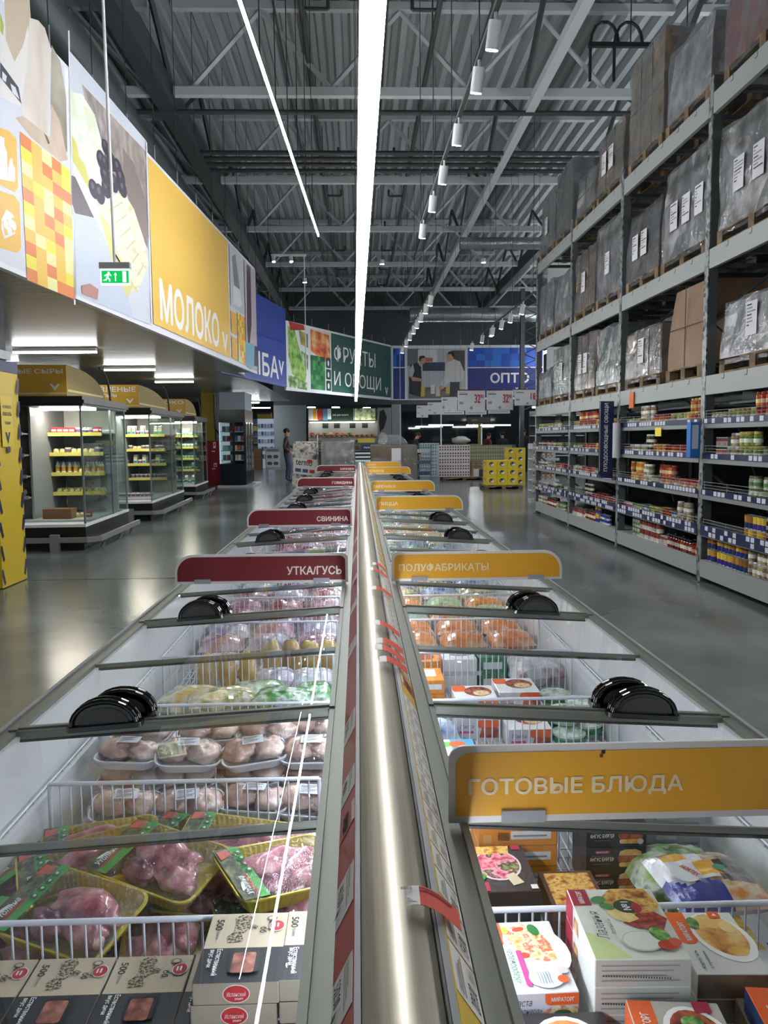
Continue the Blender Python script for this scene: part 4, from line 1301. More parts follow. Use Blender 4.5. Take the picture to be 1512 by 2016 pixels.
def pallet_load(y, w, z, h, kind, label, sheets=0, seed=0, seams=0, taper=0.05, dx=0.0, amp=0.03, tall=0.3, film=True):
    t = thing('wrapped_pallet', label, 'pallet', (RX + 0.03 + dx, y, z + 0.001), 0, 'wrapped pallets on the rack')
    pallet_mesh(w, 0.95).build('pallet', t)
    mb = lump(0.015, 0.015, 0.141, 0.93, w - 0.015, 0.141 + h, WRM[kind], seed, amp * 0.6, taper)
    if kind == 'card' and not seams:
        seams = 3
    if seams:
        for q in range(1, seams):
            yy = 0.015 + (w - 0.03) * q / seams
            mb.box(0.012, yy - 0.006, 0.15, 0.016, yy + 0.006, 0.13 + h, LINE)
        mb.box(0.012, 0.03, 0.14 + h * 0.5, 0.016, w - 0.03, 0.146 + h * 0.5, LINE)
    mb.build('goods', t)
    if film:
        lump(0.0, 0.0, 0.08, 0.945, w, 0.16 + h, FILM, seed + 3, amp, taper * 0.8).build('stretch_film', t)
    for q in range(sheets):
        mb = MB()
        sw = 0.2
        yy = w * (0.62 - 0.27 * q) if sheets > 1 else w * 0.45
        zz = 0.141 + h * 0.3
        mb.prism([(-0.004, yy, zz), (-0.004, yy + sw, zz), (-0.002, yy + sw, zz + tall), (-0.002, yy, zz + tall)], (-0.001, 0, 0), SHEET)
        its = []
        for e in range(7):
            its.append(('r', INKG if e % 3 else INK, 0.02, tall * (0.88 - 0.1 * e), 0.02 + 0.15 * rnd.random() + 0.02, tall * (0.9 - 0.1 * e) + 0.006))
        mb.prints((-0.0052, yy + sw, zz), (0, -1, 0), (0, 0, 1), its, eps=0.0, base=0.001)
        mb.build('paper_sheet', t)
    return t
T1, T2, T3 = 2.10, 3.34, 4.83
nz = ['low', 'middle', 'top']
LOADS = [
 # y, w, tier z, h, kind, sheets, seams, label
 (5.55, 0.8, T1, 0.45, 'pale', 0, 0, 'low pale pallet at the right edge of the first pallet tier'),
 (6.42, 1.3, T1, 0.52, 'pale', 1, 0, 'low shrink-wrapped pallet of pink cans with a big white paper sheet'),
 (8.12, 0.95, T1, 0.86, 'brown', 0, 2, 'tall stack of plain brown cartons on the first pallet tier'),
 (9.25, 1.22, T1, 0.56, 'card', 1, 0, 'low wrapped carton pallet with one white sheet above the orange tag'),
 (10.72, 1.05, T1, 0.8, 'green', 0, 0, 'greenish wrapped pallet on the first tier beyond the second upright'),
 (11.85, 1.1, T1, 0.84, 'card', 2, 0, 'brown wrapped pallet with two paper sheets near the far end of the first tier'),
 (13.2, 1.15, T1, 0.8, 'green', 1, 0, 'grey-green wrapped pallet in the last bay of the first tier'),
 (14.5, 1.0, T1, 0.5, 'pale', 0, 0, 'crumpled shiny film pallet at the far end of the first tier'),
 (5.5, 0.9, T2, 0.9, 'card', 0, 0, 'wrapped pallet at the right edge of the second tier'),
 (6.5, 1.35, T2, 0.92, 'grey', 2, 0, 'grey wrapped pallet with two sheets at the right of the second tier'),
 (8.1, 1.2, T2, 0.98, 'grey', 3, 0, 'big grey wrapped pallet with three paper sheets on the second tier'),
 (9.38, 1.12, T2, 0.8, 'dark', 2, 0, 'dark wrapped pallet with two paper sheets on the second tier'),
 (10.72, 1.1, T2, 1.0, 'grey', 1, 0, 'grey stacked wrapped pallet with one sheet on the second tier'),
 (11.9, 1.1, T2, 0.88, 'card', 1, 0, 'brown carton pallet with one narrow sheet on the second tier'),
 (13.2, 1.15, T2, 0.8, 'pale', 0, 0, 'shiny wrapped pallet in the last bay of the second tier'),
 (14.45, 1.05, T2, 0.85, 'pale', 0, 0, 'pale wrapped pallet at the far end of the second tier'),
 (6.35, 1.45, T3, 1.05, 'red', 0, 0, 'wrapped pallet with red sacks at the right of the top tier'),
 (8.1, 1.15, T3, 0.75, 'pale', 0, 0, 'pale leaning wrapped pallet on the top tier'),
 (9.35, 1.15, T3, 1.18, 'card', 0, 0, 'tall brown carton pallet reaching highest on the top tier'),
 (10.72, 1.15, T3, 0.75, 'card', 2, 0, 'brown carton pallet with two sheets on the top tier'),
 (11.95, 1.05, T3, 0.55, 'grey', 0, 2, 'low boxed pallet on the top tier'),
 (13.2, 1.1, T3, 1.05, 'dark', 0, 0, 'dark wrapped pallet of crates on the top tier'),
 (14.4, 1.1, T3, 0.9, 'grey', 1, 0, 'grey pallet with a sheet at the far end of the top tier'),
]
for q, (y, w, z, h, kd, sh, sm, lab) in enumerate(LOADS):
    pallet_load(y, w, z, h, kd, lab, sh, q, sm, 0.03 + 0.05 * (q % 3), amp=0.045 if kd != 'brown' else 0.012, film=kd != 'brown')
t = tag(MB().box(3.485, 10.0, 1.86, 3.497, 10.16, 2.06, mat('orange tag', '#d9702e', 0.5)).build('orange_tag'), 'ragged orange tag stuck on the first rack beam', 'tag')

# vertical navy aisle sign, paper roll, blue box, yellow card
NAVY = mat('navy sign', '#1d2550', 0.35, coat=0.2)
t = thing('aisle_sign', 'tall narrow navy blade sign with sideways white words on a rack upright', 'sign', (3.42, 10.74, 0.93))
mb = MB()
pts = [(0.0, 0.06), (0.05, 0.01), (0.2, 0.0), (0.2, 1.05), (0.0, 1.05)]
mb.prism([(-0.14 + u, 0, v) for u, v in pts], (0, 0.012, 0), NAVY)
mb.prints((-0.14, 0, 0), (1, 0, 0), (0, 0, 1), [('t', TEXTW, 'ПЛОДООВОЩНЫЕ ОВОЩИ', 0.13, 0.1, 0.92, 0.06, math.pi / 2), ('r', TEXTW, 0.008, 0.1, 0.014, 1.04)], eps=0.001, base=0.001)
mb.build('sign_panel', t)
MB().box(0.05, 0.012, 0.9, 0.09, 0.03, 0.95, GREY).build('bracket', t)
tag(MB().cyl((3.43, 10.45, 1.22), (3.43, 10.45, 1.68), 0.055, mat('white plastic roll', '#bfc2c8', 0.35), 12).build('bag_roll'), 'white roll of bags hanging in front of the navy blade sign', 'bag roll')
bb = thing('scale_box', 'bright blue slim box with a white screen strapped to the rack upright', 'device', (3.40, 7.97, 1.28))
BB = mat('bright blue plastic', '#1f6fc0', 0.35)
mb = MB(); mb.bbox(-0.05, -0.05, 0, 0.055, 0.05, 0.36, BB); mb.build('body', bb)
mb = MB(); mb.box(-0.035, -0.053, 0.09, 0.03, -0.0505, 0.33, mat('pale screen', '#c9d6ee', 0.3)); mb.build('screen', bb)
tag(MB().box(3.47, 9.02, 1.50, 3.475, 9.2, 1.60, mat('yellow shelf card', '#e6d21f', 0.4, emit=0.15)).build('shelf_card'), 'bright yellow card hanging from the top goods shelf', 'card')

# ------------------------------------------------------------------ jars, tins and bottles on the rack shelves
def lidm(c): return mat('jar lid ' + c, c, 0.3, 0.4, vary=0.5)
def jarm(n, cols, sc=22, coat=0.6): return mat('jar ' + n, '#808080', 0.15, cols=cols, scale=sc, coat=coat, detail=2, vary=0.5)
def labm(c): return mat('label ' + c, c, 0.45, vary=0.6)
JK = {
 'pickle': ('pickle_jar', jarm('pickles', ['#46501f', '#7c8a3a', '#b6bb78']), '#b9a45a', '#d9dccb', 0.042, 0.115),
 'tomato': ('tomato_jar', jarm('tomatoes', ['#6b1d12', '#a53a1f', '#c25a33']), '#8c1f1f', '#d8b48a', 0.042, 0.115),
 'pepper': ('pepper_jar', jarm('peppers', ['#8a3a16', '#b85d24', '#d48a4a']), '#c9b15a', '#c7a45a', 0.045, 0.12),
 'olive': ('olive_jar', jarm('olives', ['#20211a', '#3b3a28', '#5f5b3c']), '#d8d8d4', '#c9c9bd', 0.036, 0.11),
 'mushroom': ('mushroom_jar', jarm('mushrooms', ['#6d5c42', '#a08c68', '#cbbd9c']), '#d9d9d9', '#e4e2da', 0.04, 0.11),
 'bean': ('bean_jar', jarm('beans', ['#c9c8bc', '#9da08e', '#e2e1da']), '#6c7f45', '#5d8040', 0.042, 0.1),
 'sauce': ('sauce_jar', jarm('sauce', ['#5a1510', '#7d2318', '#93372a']), '#1e1e22', '#d7cfc0', 0.035, 0.13),
}
TINS = {'corn': ('corn_tin', '#d0a13a', '#24337f', 0.037, 0.11), 'peas': ('pea_tin', '#6f8a3c', '#d3d6cf', 0.037, 0.11), 'fish': ('fish_tin', '#26408a', '#c7ccd8', 0.037, 0.06), 'stew': ('stew_tin', '#8a2d2a', '#cfc9bd', 0.045, 0.1)}
def jar_obj(kind, split):
    nm, body, lid, lab, r, h = JK[kind]
    h *= 1.15
    mb = MB()
    bz = h * 0.82
    mb.lathe([(r * 0.9, 0), (r, h * 0.04), (r, h * 0.24)], body, n=12)
    mb.lathe([(r * 1.004, h * 0.24), (r * 1.004, h * 0.52)], labm(lab), n=12, caps=False)
    mb.lathe([(r, h * 0.52), (r, bz - h * 0.06), (r * 0.82, bz)], body, n=12)
    lm = MB() if split else mb
    lm.lathe([(r * 0.88, bz), (r * 0.9, bz + h * 0.02), (r * 0.9, h * 0.97), (r * 0.84, h)], lidm(lid), n=12)
    o = mb.build(nm)
    if split:
        lm.build('lid', o)
    return o
def tin_obj(kind, split):
    nm, c, c2, r, h = TINS[kind]
    h *= 1.15
    mb = MB()
    mt = mat('tin metal', '#b9bcc0', 0.25, 0.9)
    mb.lathe([(r * 1.02, 0), (r * 1.02, 0.004), (r, 0.006)], mt, n=12)
    mb.lathe([(r, 0.006), (r, h * 0.45)], labm(c2), n=12, caps=False)
    mb.lathe([(r, h * 0.45), (r, h - 0.006)], labm(c), n=12, caps=False)
    mb.lathe([(r, h - 0.006), (r * 1.02, h - 0.004), (r * 1.02, h), (r * 0.94, h), (r * 0.93, h - 0.003)], mt, n=12)
    return mb.build(nm)
def bottle_obj():
    mb = MB()
    gm = mat('dark green bottle', '#1f2a1c', 0.1, coat=0.8)
    mb.lathe([(0.036, 0), (0.038, 0.005), (0.038, 0.15), (0.03, 0.18), (0.014, 0.21), (0.014, 0.25)], gm, n=12)
    mb.lathe([(0.0383, 0.04), (0.0383, 0.12)], labm('#c9c2a8'), n=12, caps=False)
    mb.lathe([(0.0155, 0.25), (0.0155, 0.275)], lidm('#2a4a2a'), n=10)
    return mb.build('oil_bottle')
def carton_obj():
    mb = MB()
    mb.box(-0.035, -0.06, 0, 0.035, 0.06, 0.1, labm('#c9ccd2'))
    mb.prints((-0.035, 0.06, 0), (0, -1, 0), (0, 0, 1), [('r', labm('#9b2f35'), 0.0, 0.06, 0.12, 0.09), ('e', labm('#d9b24a'), 0.07, 0.035, 0.025, 0.02)], eps=0.0005)
    return mb.build('food_carton')
PROTO = {}
def proto(kind, split):
    k = (kind, split)
    if k not in PROTO:
        if kind in JK: o = jar_obj(kind, split)
        elif kind in TINS: o = tin_obj(kind, split)
        elif kind == 'bottle': o = bottle_obj()
        else: o = carton_obj()
        PROTO[k] = [o, False]
    return PROTO[k]
CATN = {'pickle': 'pickle jar', 'tomato': 'tomato jar', 'pepper': 'pepper jar', 'olive': 'olive jar', 'mushroom': 'mushroom jar', 'bean': 'bean jar', 'sauce': 'sauce jar',
        'corn': 'tin', 'peas': 'tin', 'fish': 'tin', 'stew': 'tin', 'bottle': 'bottle', 'carton': 'carton'}
DESC = {'pickle': 'jar of green pickles', 'tomato': 'red tomato jar with dark lid', 'pepper': 'jar of orange peppers', 'olive': 'jar of dark olives with pale lid', 'mushroom': 'jar of brown mushrooms', 'bean': 'jar of white beans with green lid', 'sauce': 'black-lidded dark red sauce jar',
        'corn': 'yellow and blue corn tin', 'peas': 'green and white pea tin', 'fish': 'flat blue fish tin', 'stew': 'red and cream stew tin', 'bottle': 'dark green oil bottle', 'carton': 'small white and red food carton'}
RAD = {'pickle': .042, 'tomato': .042, 'pepper': .045, 'olive': .036, 'mushroom': .04, 'bean': .042, 'sauce': .035, 'corn': .037, 'peas': .037, 'fish': .037, 'stew': .045, 'bottle': .038, 'carton': .06}
HGT = {'pickle': .115, 'tomato': .115, 'pepper': .12, 'olive': .11, 'mushroom': .11, 'bean': .1, 'sauce': .13, 'corn': .11, 'peas': .11, 'fish': .06, 'stew': .1, 'bottle': .275, 'carton': .1}
bayn = ['nearest', 'second', 'third', 'farthest']
shn = ['bottom ledge', 'lowest shelf', 'second shelf', 'third shelf', 'top shelf']
COUNT = {}
def put(kind, x, y, z, k, j, where=''):
    if COUNT.get(kind, 0) >= 240:
        return
    COUNT[kind] = COUNT.get(kind, 0) + 1
    split = k < 2
    P = proto(kind, split)
    lab = '%s on the %s, %s rack bay%s' % (DESC[kind], shn[j], bayn[k], where)
    g = '%ss, %s, %s rack bay%s' % (DESC[kind], shn[j], bayn[k], where)
    if not P[1]:
        P[1] = True
        o = P[0]; o.location = (x, y, z); tag(o, lab, CATN[kind], g)
    else:
        dup(P[0], None, (x, y, z), rnd.random() * 6.28 if kind != 'carton' else 0.0, lab, g)
def run(k, j, plan, fill=1.0):
    """plan = [(kind, count, stacked)], laid from the far end of the bay to the near end"""
    z = 0.2355 if j == 0 else SH[j - 1] + 0.0005
    y = UY[k + 1] - 0.1
    for kind, n, st in plan:
        if kind is None:
            y -= n; continue
        r = RAD[kind]
        for q in range(n):
            y -= r
            if y - r < UY[k] + 0.06:
                return
            put(kind, RX + 0.035 + r, y, z, k, j)
            if kind != 'carton' and kind != 'bottle' and rnd.random() < 0.6:
                put(kind, RX + 0.045 + r * 3.0, y, z, k, j)
            if st > 1 and rnd.random() < 0.85:
                put(kind, RX + 0.035 + r, y, z + HGT[kind] * 1.15 + 0.0005, k, j, ', upper one')
            y -= r + 0.004
RUNS = {
 (0, 4): [('bean', 4, 1), ('pickle', 6, 1), ('tomato', 3, 2), ('pepper', 0, 1), ('pickle', 6, 1), ('mushroom', 6, 1), ('bottle', 4, 1)],
 (0, 3): [(None, .1, 0), ('carton', 2, 2), ('mushroom', 3, 2), ('pickle', 5, 2), ('bean', 6, 1), (None, .3, 0), ('olive', 6, 1)],
 (0, 2): [(None, .8, 0), ('bean', 4, 2), ('olive', 3, 2), ('tomato', 4, 1), ('sauce', 6, 1)],
 (0, 1): [(None, .75, 0), ('corn', 5, 2), ('olive', 10, 2)],
 (0, 0): [('corn', 2, 2), (None, .06, 0), ('corn', 8, 2), ('mushroom', 6, 2), ('peas', 3, 1)],
 (1, 4): [(None, .1, 0), ('bean', 6, 1), ('mushroom', 5, 2), ('tomato', 6, 1), ('pickle', 5, 1), ('pepper', 4, 2)],
 (1, 3): [('carton', 2, 1), ('mushroom', 7, 1), ('olive', 3, 2), ('pepper', 4, 1), ('tomato', 9, 1)],
 (1, 2): [(None, .3, 0), ('pepper', 5, 2), ('mushroom', 3, 2), ('bean', 3, 1), ('tomato', 5, 2), ('sauce', 2, 1), ('tomato', 7, 1)],
 (1, 1): [('carton', 3, 1), ('bean', 5, 1), ('fish', 2, 2), ('pickle', 5, 1), ('tomato', 3, 1), ('fish', 2, 2), ('mushroom', 4, 2)],
 (1, 0): [(None, .4, 0), ('bean', 3, 2), ('stew', 7, 2), ('carton', 2, 1), ('sauce', 9, 1), ('tomato', 4, 1)],
 (2, 4): [('pickle', 4, 1), ('tomato', 10, 2), ('pepper', 6, 1)],
 (2, 3): [('bean', 6, 1), ('tomato', 8, 1), ('pepper', 7, 1), ('mushroom', 3, 2)],
 (2, 2): [('mushroom', 6, 1), ('tomato', 8, 1), ('bean', 5, 1), ('sauce', 6, 1)],
 (2, 1): [(None, .7, 0), ('olive', 5, 2), ('tomato', 6, 1), ('stew', 6, 1)],
 (2, 0): [('stew', 8, 1), ('sauce', 7, 1), ('corn', 3, 2), ('fish', 5, 3)],
 (3, 4): [('pickle', 8, 1), ('bean', 6, 1), ('bottle', 5, 1)],
 (3, 3): [('olive', 9, 1), ('mushroom', 8, 1), ('pickle', 5, 1)],
 (3, 2): [('olive', 9, 1), ('bean', 8, 1), ('tomato', 5, 1)],
 (3, 1): [('mushroom', 9, 1), ('olive', 9, 1)],
 (3, 0): [('mushroom', 9, 1), ('sauce', 9, 1), ('bean', 6, 1)],
}
for (k, j), plan in RUNS.items():
    run(k, j, plan)
# ------------------------------------------------------------------ yellow clad column by the dairy hall
YC = mat('yellow cladding', '#d2b52a', 0.4)
NV = mat('navy chevron', '#1f2250', 0.4)
def yellow_col(x0, y0, w, d, z, nchev, label, text=True, grey=True):
    t = thing('yellow_column_wrap', label, 'column cladding', (x0, y0, 0))
    mb = MB()
    mb.box(0, 0, 0.01, w, d, z, YC)
    its = []
    for k in range(nchev):
        v = z * (0.03 + 0.96 * k / nchev)
        its.append(('p', NV, [(0, v + 0.17), (0, v + 0.10), (0.05, v), (0.085, v + 0.03), (0.03, v + 0.17)]))
        its.append(('p', NV, [(w, v + 0.17), (w, v + 0.10), (w - 0.05, v), (w - 0.085, v + 0.03), (w - 0.03, v + 0.17)]))
    if text:
        its += [('r', mat('yellow poster', '#dcc13c', 0.4), 0.16, z * 0.62, w - 0.14, z * 0.85), ('t', NV, 'VЫГОДНЫЕ', 0.2, z * 0.8, w - 0.4, 0.04), ('t', NV, 'ЦЕНЫ', 0.22, z * 0.745, w - 0.44, 0.035),
                ('p', NV, [(w / 2 - 0.06, z * 0.69), (w / 2 - 0.025, z * 0.69), (w / 2, z * 0.655), (w / 2 + 0.025, z * 0.69), (w / 2 + 0.06, z * 0.69), (w / 2, z * 0.63)])]
    mb.prints((0, 0, 0), (1, 0, 0), (0, 0, 1), its, eps=0.0008, base=0.001)
    its = []
    for k in range(nchev):
        v = z * (0.03 + 0.96 * k / nchev)
        its.append(('p', NV, [(0, v + 0.17), (0, v + 0.10), (0.05, v), (0.085, v + 0.03), (0.03, v + 0.17)]))
        its.append(('p', NV, [(d, v + 0.17), (d, v + 0.10), (d - 0.05, v), (d - 0.085, v + 0.03), (d - 0.03, v + 0.17)]))
    mb.prints((w, 0, 0), (0, 1, 0), (0, 0, 1), its, eps=0.0005, base=0.001)
    mb.build('panel', t)
    MB().box(-0.004, -0.004, z + 0.001, w + 0.004, d + 0.004, z + 0.11, NV).build('top_band', t)
    return t
# near column: its aisle face is the one seen
c = aZ(55, 1140, 0)
t = thing('yellow_column_wrap', 'near yellow column wrap with navy chevrons left of the cheese cabinets', 'column cladding', (c.x, c.y, 0))
mb = MB(); z = 2.22
mb.box(-0.62, -0.6, 0.01, -0.052, -0.003, z, YC)
mb.build('panel', t)
w = 0.60
mb = MB(); mb.prism([(-0.005, 0, 0.01), (-0.05, -0.012, 0.01), (-0.05, -w, 0.01), (-0.005, -w, 0.01)], (0, 0, z - 0.01), YC)
its = []
for k in range(9):
    v = 0.03 + 0.243 * k
    its.append(('p', NV, [(0, v + 0.17), (0, v + 0.10), (0.045, v), (0.08, v + 0.02), (0.03, v + 0.17)]))
    its.append(('p', NV, [(w, v + 0.2), (w, v + 0.12), (w - 0.045, v + 0.02), (w - 0.08, v + 0.05), (w - 0.03, v + 0.2)]))
its += [('r', mat('yellow poster', '#dcc13c', 0.4), 0.13, 1.45, 0.4, 1.97), ('t', NV, 'НЕ ЗАБУДЬТЕ', 0.17, 1.84, 0.2, 0.035), ('t', NV, 'ВЗВЕСИТЬ', 0.17, 1.77, 0.2, 0.035),
        ('t', NV, 'ТОВАР', 0.2, 1.68, 0.14, 0.03), ('p', NV, [(0.2, 1.6), (0.235, 1.6), (0.26, 1.54), (0.285, 1.6), (0.32, 1.6), (0.26, 1.48)]), ('e', NV, 0.265, 1.42, 0.04, 0.035)]
mb.prints((-0.005, -w, 0), (0, 1, 0), (0, 0, 1), its, eps=0.0008, base=0.001)
mb.build('front_panel', t)
MB().box(-0.63, -0.61, z + 0.002, 0.002, 0.004, z + 0.115, NV).build('top_band', t)
struct(MB().box(c.x - 0.58, c.y - 0.55, 2.34, c.x - 0.07, c.y - 0.1, 3.12, mat('dark grey column', '#47484a', 0.6)).build('column'))
struct(MB().box(c.x - 0.62, c.y - 0.6, 2.36, c.x - 0.04, c.y - 0.05, 2.45, LGREY).build('column_collar'))
tag(MB().box(c.x - 0.2, c.y - 1.1, 0.01, c.x - 0.04, c.y - 0.66, 2.2, YC).build('yellow_board'), 'second yellow board edge at the far left beside the near column', 'board')
tag(MB().box(c.x - 0.036, c.y - 0.8, 0.55, c.x - 0.034, c.y - 0.67, 0.95, mat('blue sticker', '#2a3f9a', 0.4)).build('blue_sticker'), 'blue sticker low on the second yellow board', 'sticker')

# ------------------------------------------------------------------ open chilled cabinets of the dairy hall
CDK = mat('cabinet black', '#17191a', 0.35)
CGR = mat('cabinet grey liner', '#8f9392', 0.45)
CBUM = mat('bumper steel', '#9b9d9c', 0.35, 0.5)
CASELED = mat('case tube', '#fff8e8', 0.5, emit=L_CASE * 11)
CGL = glass('cabinet side glass', '#eaf2f0', 0.01, 0.04, 0.8)
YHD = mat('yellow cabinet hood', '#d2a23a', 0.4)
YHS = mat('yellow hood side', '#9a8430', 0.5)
def cabinet(cx, cy, dep, W, word, word2, label, prods, seed, dark=0.0):
    """front faces the camera (-Y); right-hand front corner of the base at the origin; extends left W and back dep"""
    t = thing('chilled_cabinet', label, 'chilled cabinet', (cx, cy, 0), math.atan2(0.04, 1.0))
    H0, H1 = 0.10, 1.98
    # bumper
    mb = MB()
    for z0, z1 in ((0.13, 0.2),):
        mb.box(-W, -0.16, z0, 0.05, -0.12, z1, CBUM)
        mb.prism([(0.05, -0.16, z0), (0.05, -0.12, z0), (0.16, 0.0, z0), (0.2, 0.0, z0)], (0, 0, z1 - z0), CBUM)
        mb.box(0.16, 0.0, z0, 0.2, dep - 0.1, z1, CBUM)
    for x in (-W * 0.75, -0.45):
        mb.box(x, -0.17, 0.0, x + 0.12, -0.1, 0.24, CBUM)
    for y in (0.35, dep * 0.55, dep - 0.4):
        mb.cyl((0.17, y, 0.15), (0.1, y, 0.01), 0.02, CBUM, 6)
    mb.build('bumper', t)
    mb = MB()
    mb.box(-W, 0.06, 0.0, -0.06, dep - 0.06, H0, FRD)
    mb.box(-W, -0.02, H0, -0.01, dep, 0.33, CDK)
    mb.box(-W, -0.04, 0.331, 0.0, dep, 0.37, WHITE)
    mb.box(-W, 0.3, 0.371, -0.03, dep - 0.3, 0.40, LGREY)
    mb.build('base', t)
    yb = dep * 0.82; XS = -0.86
    mb = MB(); mb.box(XS, yb, 0.401, -0.06, yb + 0.05, H1, mat('case back', '#d9dad4', 0.4)); mb.box(-W, 0.75, 0.401, XS - 0.04, 0.79, H1, CGR); mb.box(XS - 0.035, 0.5, 0.401, XS - 0.005, yb, H1, CGR); mb.build('back_panel', t)
    # canopy
    mb = MB(); mb.box(-W, -0.03, H1, 0.02, dep, H1 + 0.13, CDK); mb.box(-W, -0.06, H1 + 0.03, 0.05, dep + 0.02, H1 + 0.08, CDK); mb.build('canopy', t)
    mb = MB(); mb.box(XS, dep * 0.36, H1 - 0.03, -0.06, dep * 0.36 + 0.05, H1 - 0.005, CASELED); mb.build('light_tube', t)
    for y in (0.0, dep * 0.62, dep - 0.03):
        MB().box(-0.035, y, 0.371, -0.01, y + 0.025, H1 - 0.001, mat('glass post', '#8f9a98', 0.3, 0.5)).build('post', t)
    mb = MB(); mb.box(-0.026, 0.03, 0.372, -0.02, dep * 0.62, H1 - 0.001, CGL); mb.build('side_glass', t)
    mb = MB(); mb.box(-0.026, dep * 0.62 + 0.03, 0.372, -0.02, dep - 0.04, H1 - 0.001, CGL); mb.build('side_glass', t)
    r = random.Random(seed)
    shelves = [0.40, 0.70, 1.0, 1.3, 1.6]
    for j, z in enumerate(shelves[1:]):
        mb = MB()
        y0 = 0.28 + 0.05 * (3 - j)
        y1 = dep * 0.5 + 0.04 * (3 - j)
        mb.box(XS, y1, z, -0.07, yb, z + 0.02, CGR)
        mb.box(XS, y1 - 0.015, z - 0.02, -0.07, y1, z + 0.035, mat('yellow shelf rail', '#d8cf6a', 0.4))
        mb.box(-W, y0, z, XS - 0.04, 0.74, z + 0.02, CGR)
        # curved end gussets as on the left half
        for q in range(5):
            f = q / 5
            mb.box(-W + 0.01, y0 + 0.002, z - 0.02 - 0.02 * q, XS - 0.06 - 0.22 * q, y0 + 0.006, z - 0.0005 - 0.02 * q, CGR)
        mb.box(-W, y0 - 0.02, z - 0.01, XS - 0.04, y0 - 0.001, z + 0.035, CGR)
        sh = mb.build('shelf', t)
    # hood sign
    mb = MB()
    hx0, hx1 = -W, -0.22
    h0, h1 = H1 + 0.131, H1 + 0.56
    n = 8
    ye = dep * 0.86
    prof = [(0.14, h0), (ye, h0)] + [(0.14 + (ye - 0.14) * math.cos(math.pi / 2 * q / n) ** 0.8, h0 + (h1 - h0) * math.sin(math.pi / 2 * q / n)) for q in range(1, n)] + [(0.3, h1), (0.14, h1)]
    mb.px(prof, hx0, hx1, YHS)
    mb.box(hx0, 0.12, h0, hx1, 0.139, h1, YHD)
    mb.box(hx1 + 0.0005, 0.16, h0 + 0.07, hx1 + 0.002, ye * 0.93, h0 + 0.1, mat('cream stripe', '#e0cf9a', 0.4))
    its = [('t', TEXTW, word, (hx1 - hx0) - 1.05, 0.30, 1.0, 0.09), ('p', TEXTW, [((hx1 - hx0) - 0.23, 0.17), ((hx1 - hx0) - 0.2, 0.17), ((hx1 - hx0) - 0.16, 0.13), ((hx1 - hx0) - 0.12, 0.17), ((hx1 - hx0) - 0.09, 0.17), ((hx1 - hx0) - 0.16, 0.08)]), ('r', mat('cream stripe', '#e0cf9a', 0.4), 0, 0.03, hx1 - hx0, 0.055)]
    if word2:
        its.append(('t', TEXTW, word2, (hx1 - hx0) - 1.0, 0.2, 0.6, 0.06))
    mb.prints((hx0, 0.12, h0), (1, 0, 0), (0, 0, 1), its, eps=0.001, base=0.001)
    mb.build('hood_sign', t)
    mb = MB()
    mb.tube([(-0.1, dep * 0.55 + 0.55 * math.sin(math.pi / 2 * q / n), h0 + (h1 - h0 + 0.06) * math.cos(math.pi / 2 * q / n)) for q in range(n + 1)] + [(-0.1, dep * 0.55 + 0.55, h0)], 0.018, STEEL_D, 6)
    mb.build('hood_pipe', t)
    # goods: world placement
    out = []
    for j, z in enumerate(shelves):
        y0 = (dep * 0.5 + 0.04 * (4 - j)) if j else 0.62
        zz = z + (0.0205 if j else 0.0005)
        row = prods[j % len(prods)]
        x = -0.14
        while x > XS + 0.08:
            kd = row[int(r.random() * len(row))] if r.random() < 0.35 else row[0]
            if r.random() < 0.04:
                x -= 0.1
            for dpt in range(2 if j else 1):
                out.append((kd, (x - 0.03, y0 + 0.07 + dpt * 0.14, zz + 0.0005), j))
            x -= 0.088
        x = XS - 0.12
        while x > -W + 0.15 and j:
            if r.random() < 0.8:
                out.append(('dark', (x - 0.03, 0.36 + 0.05 * (4 - j) , zz + 0.0005), j))
            x -= 0.13
    return t, out
PC = {}
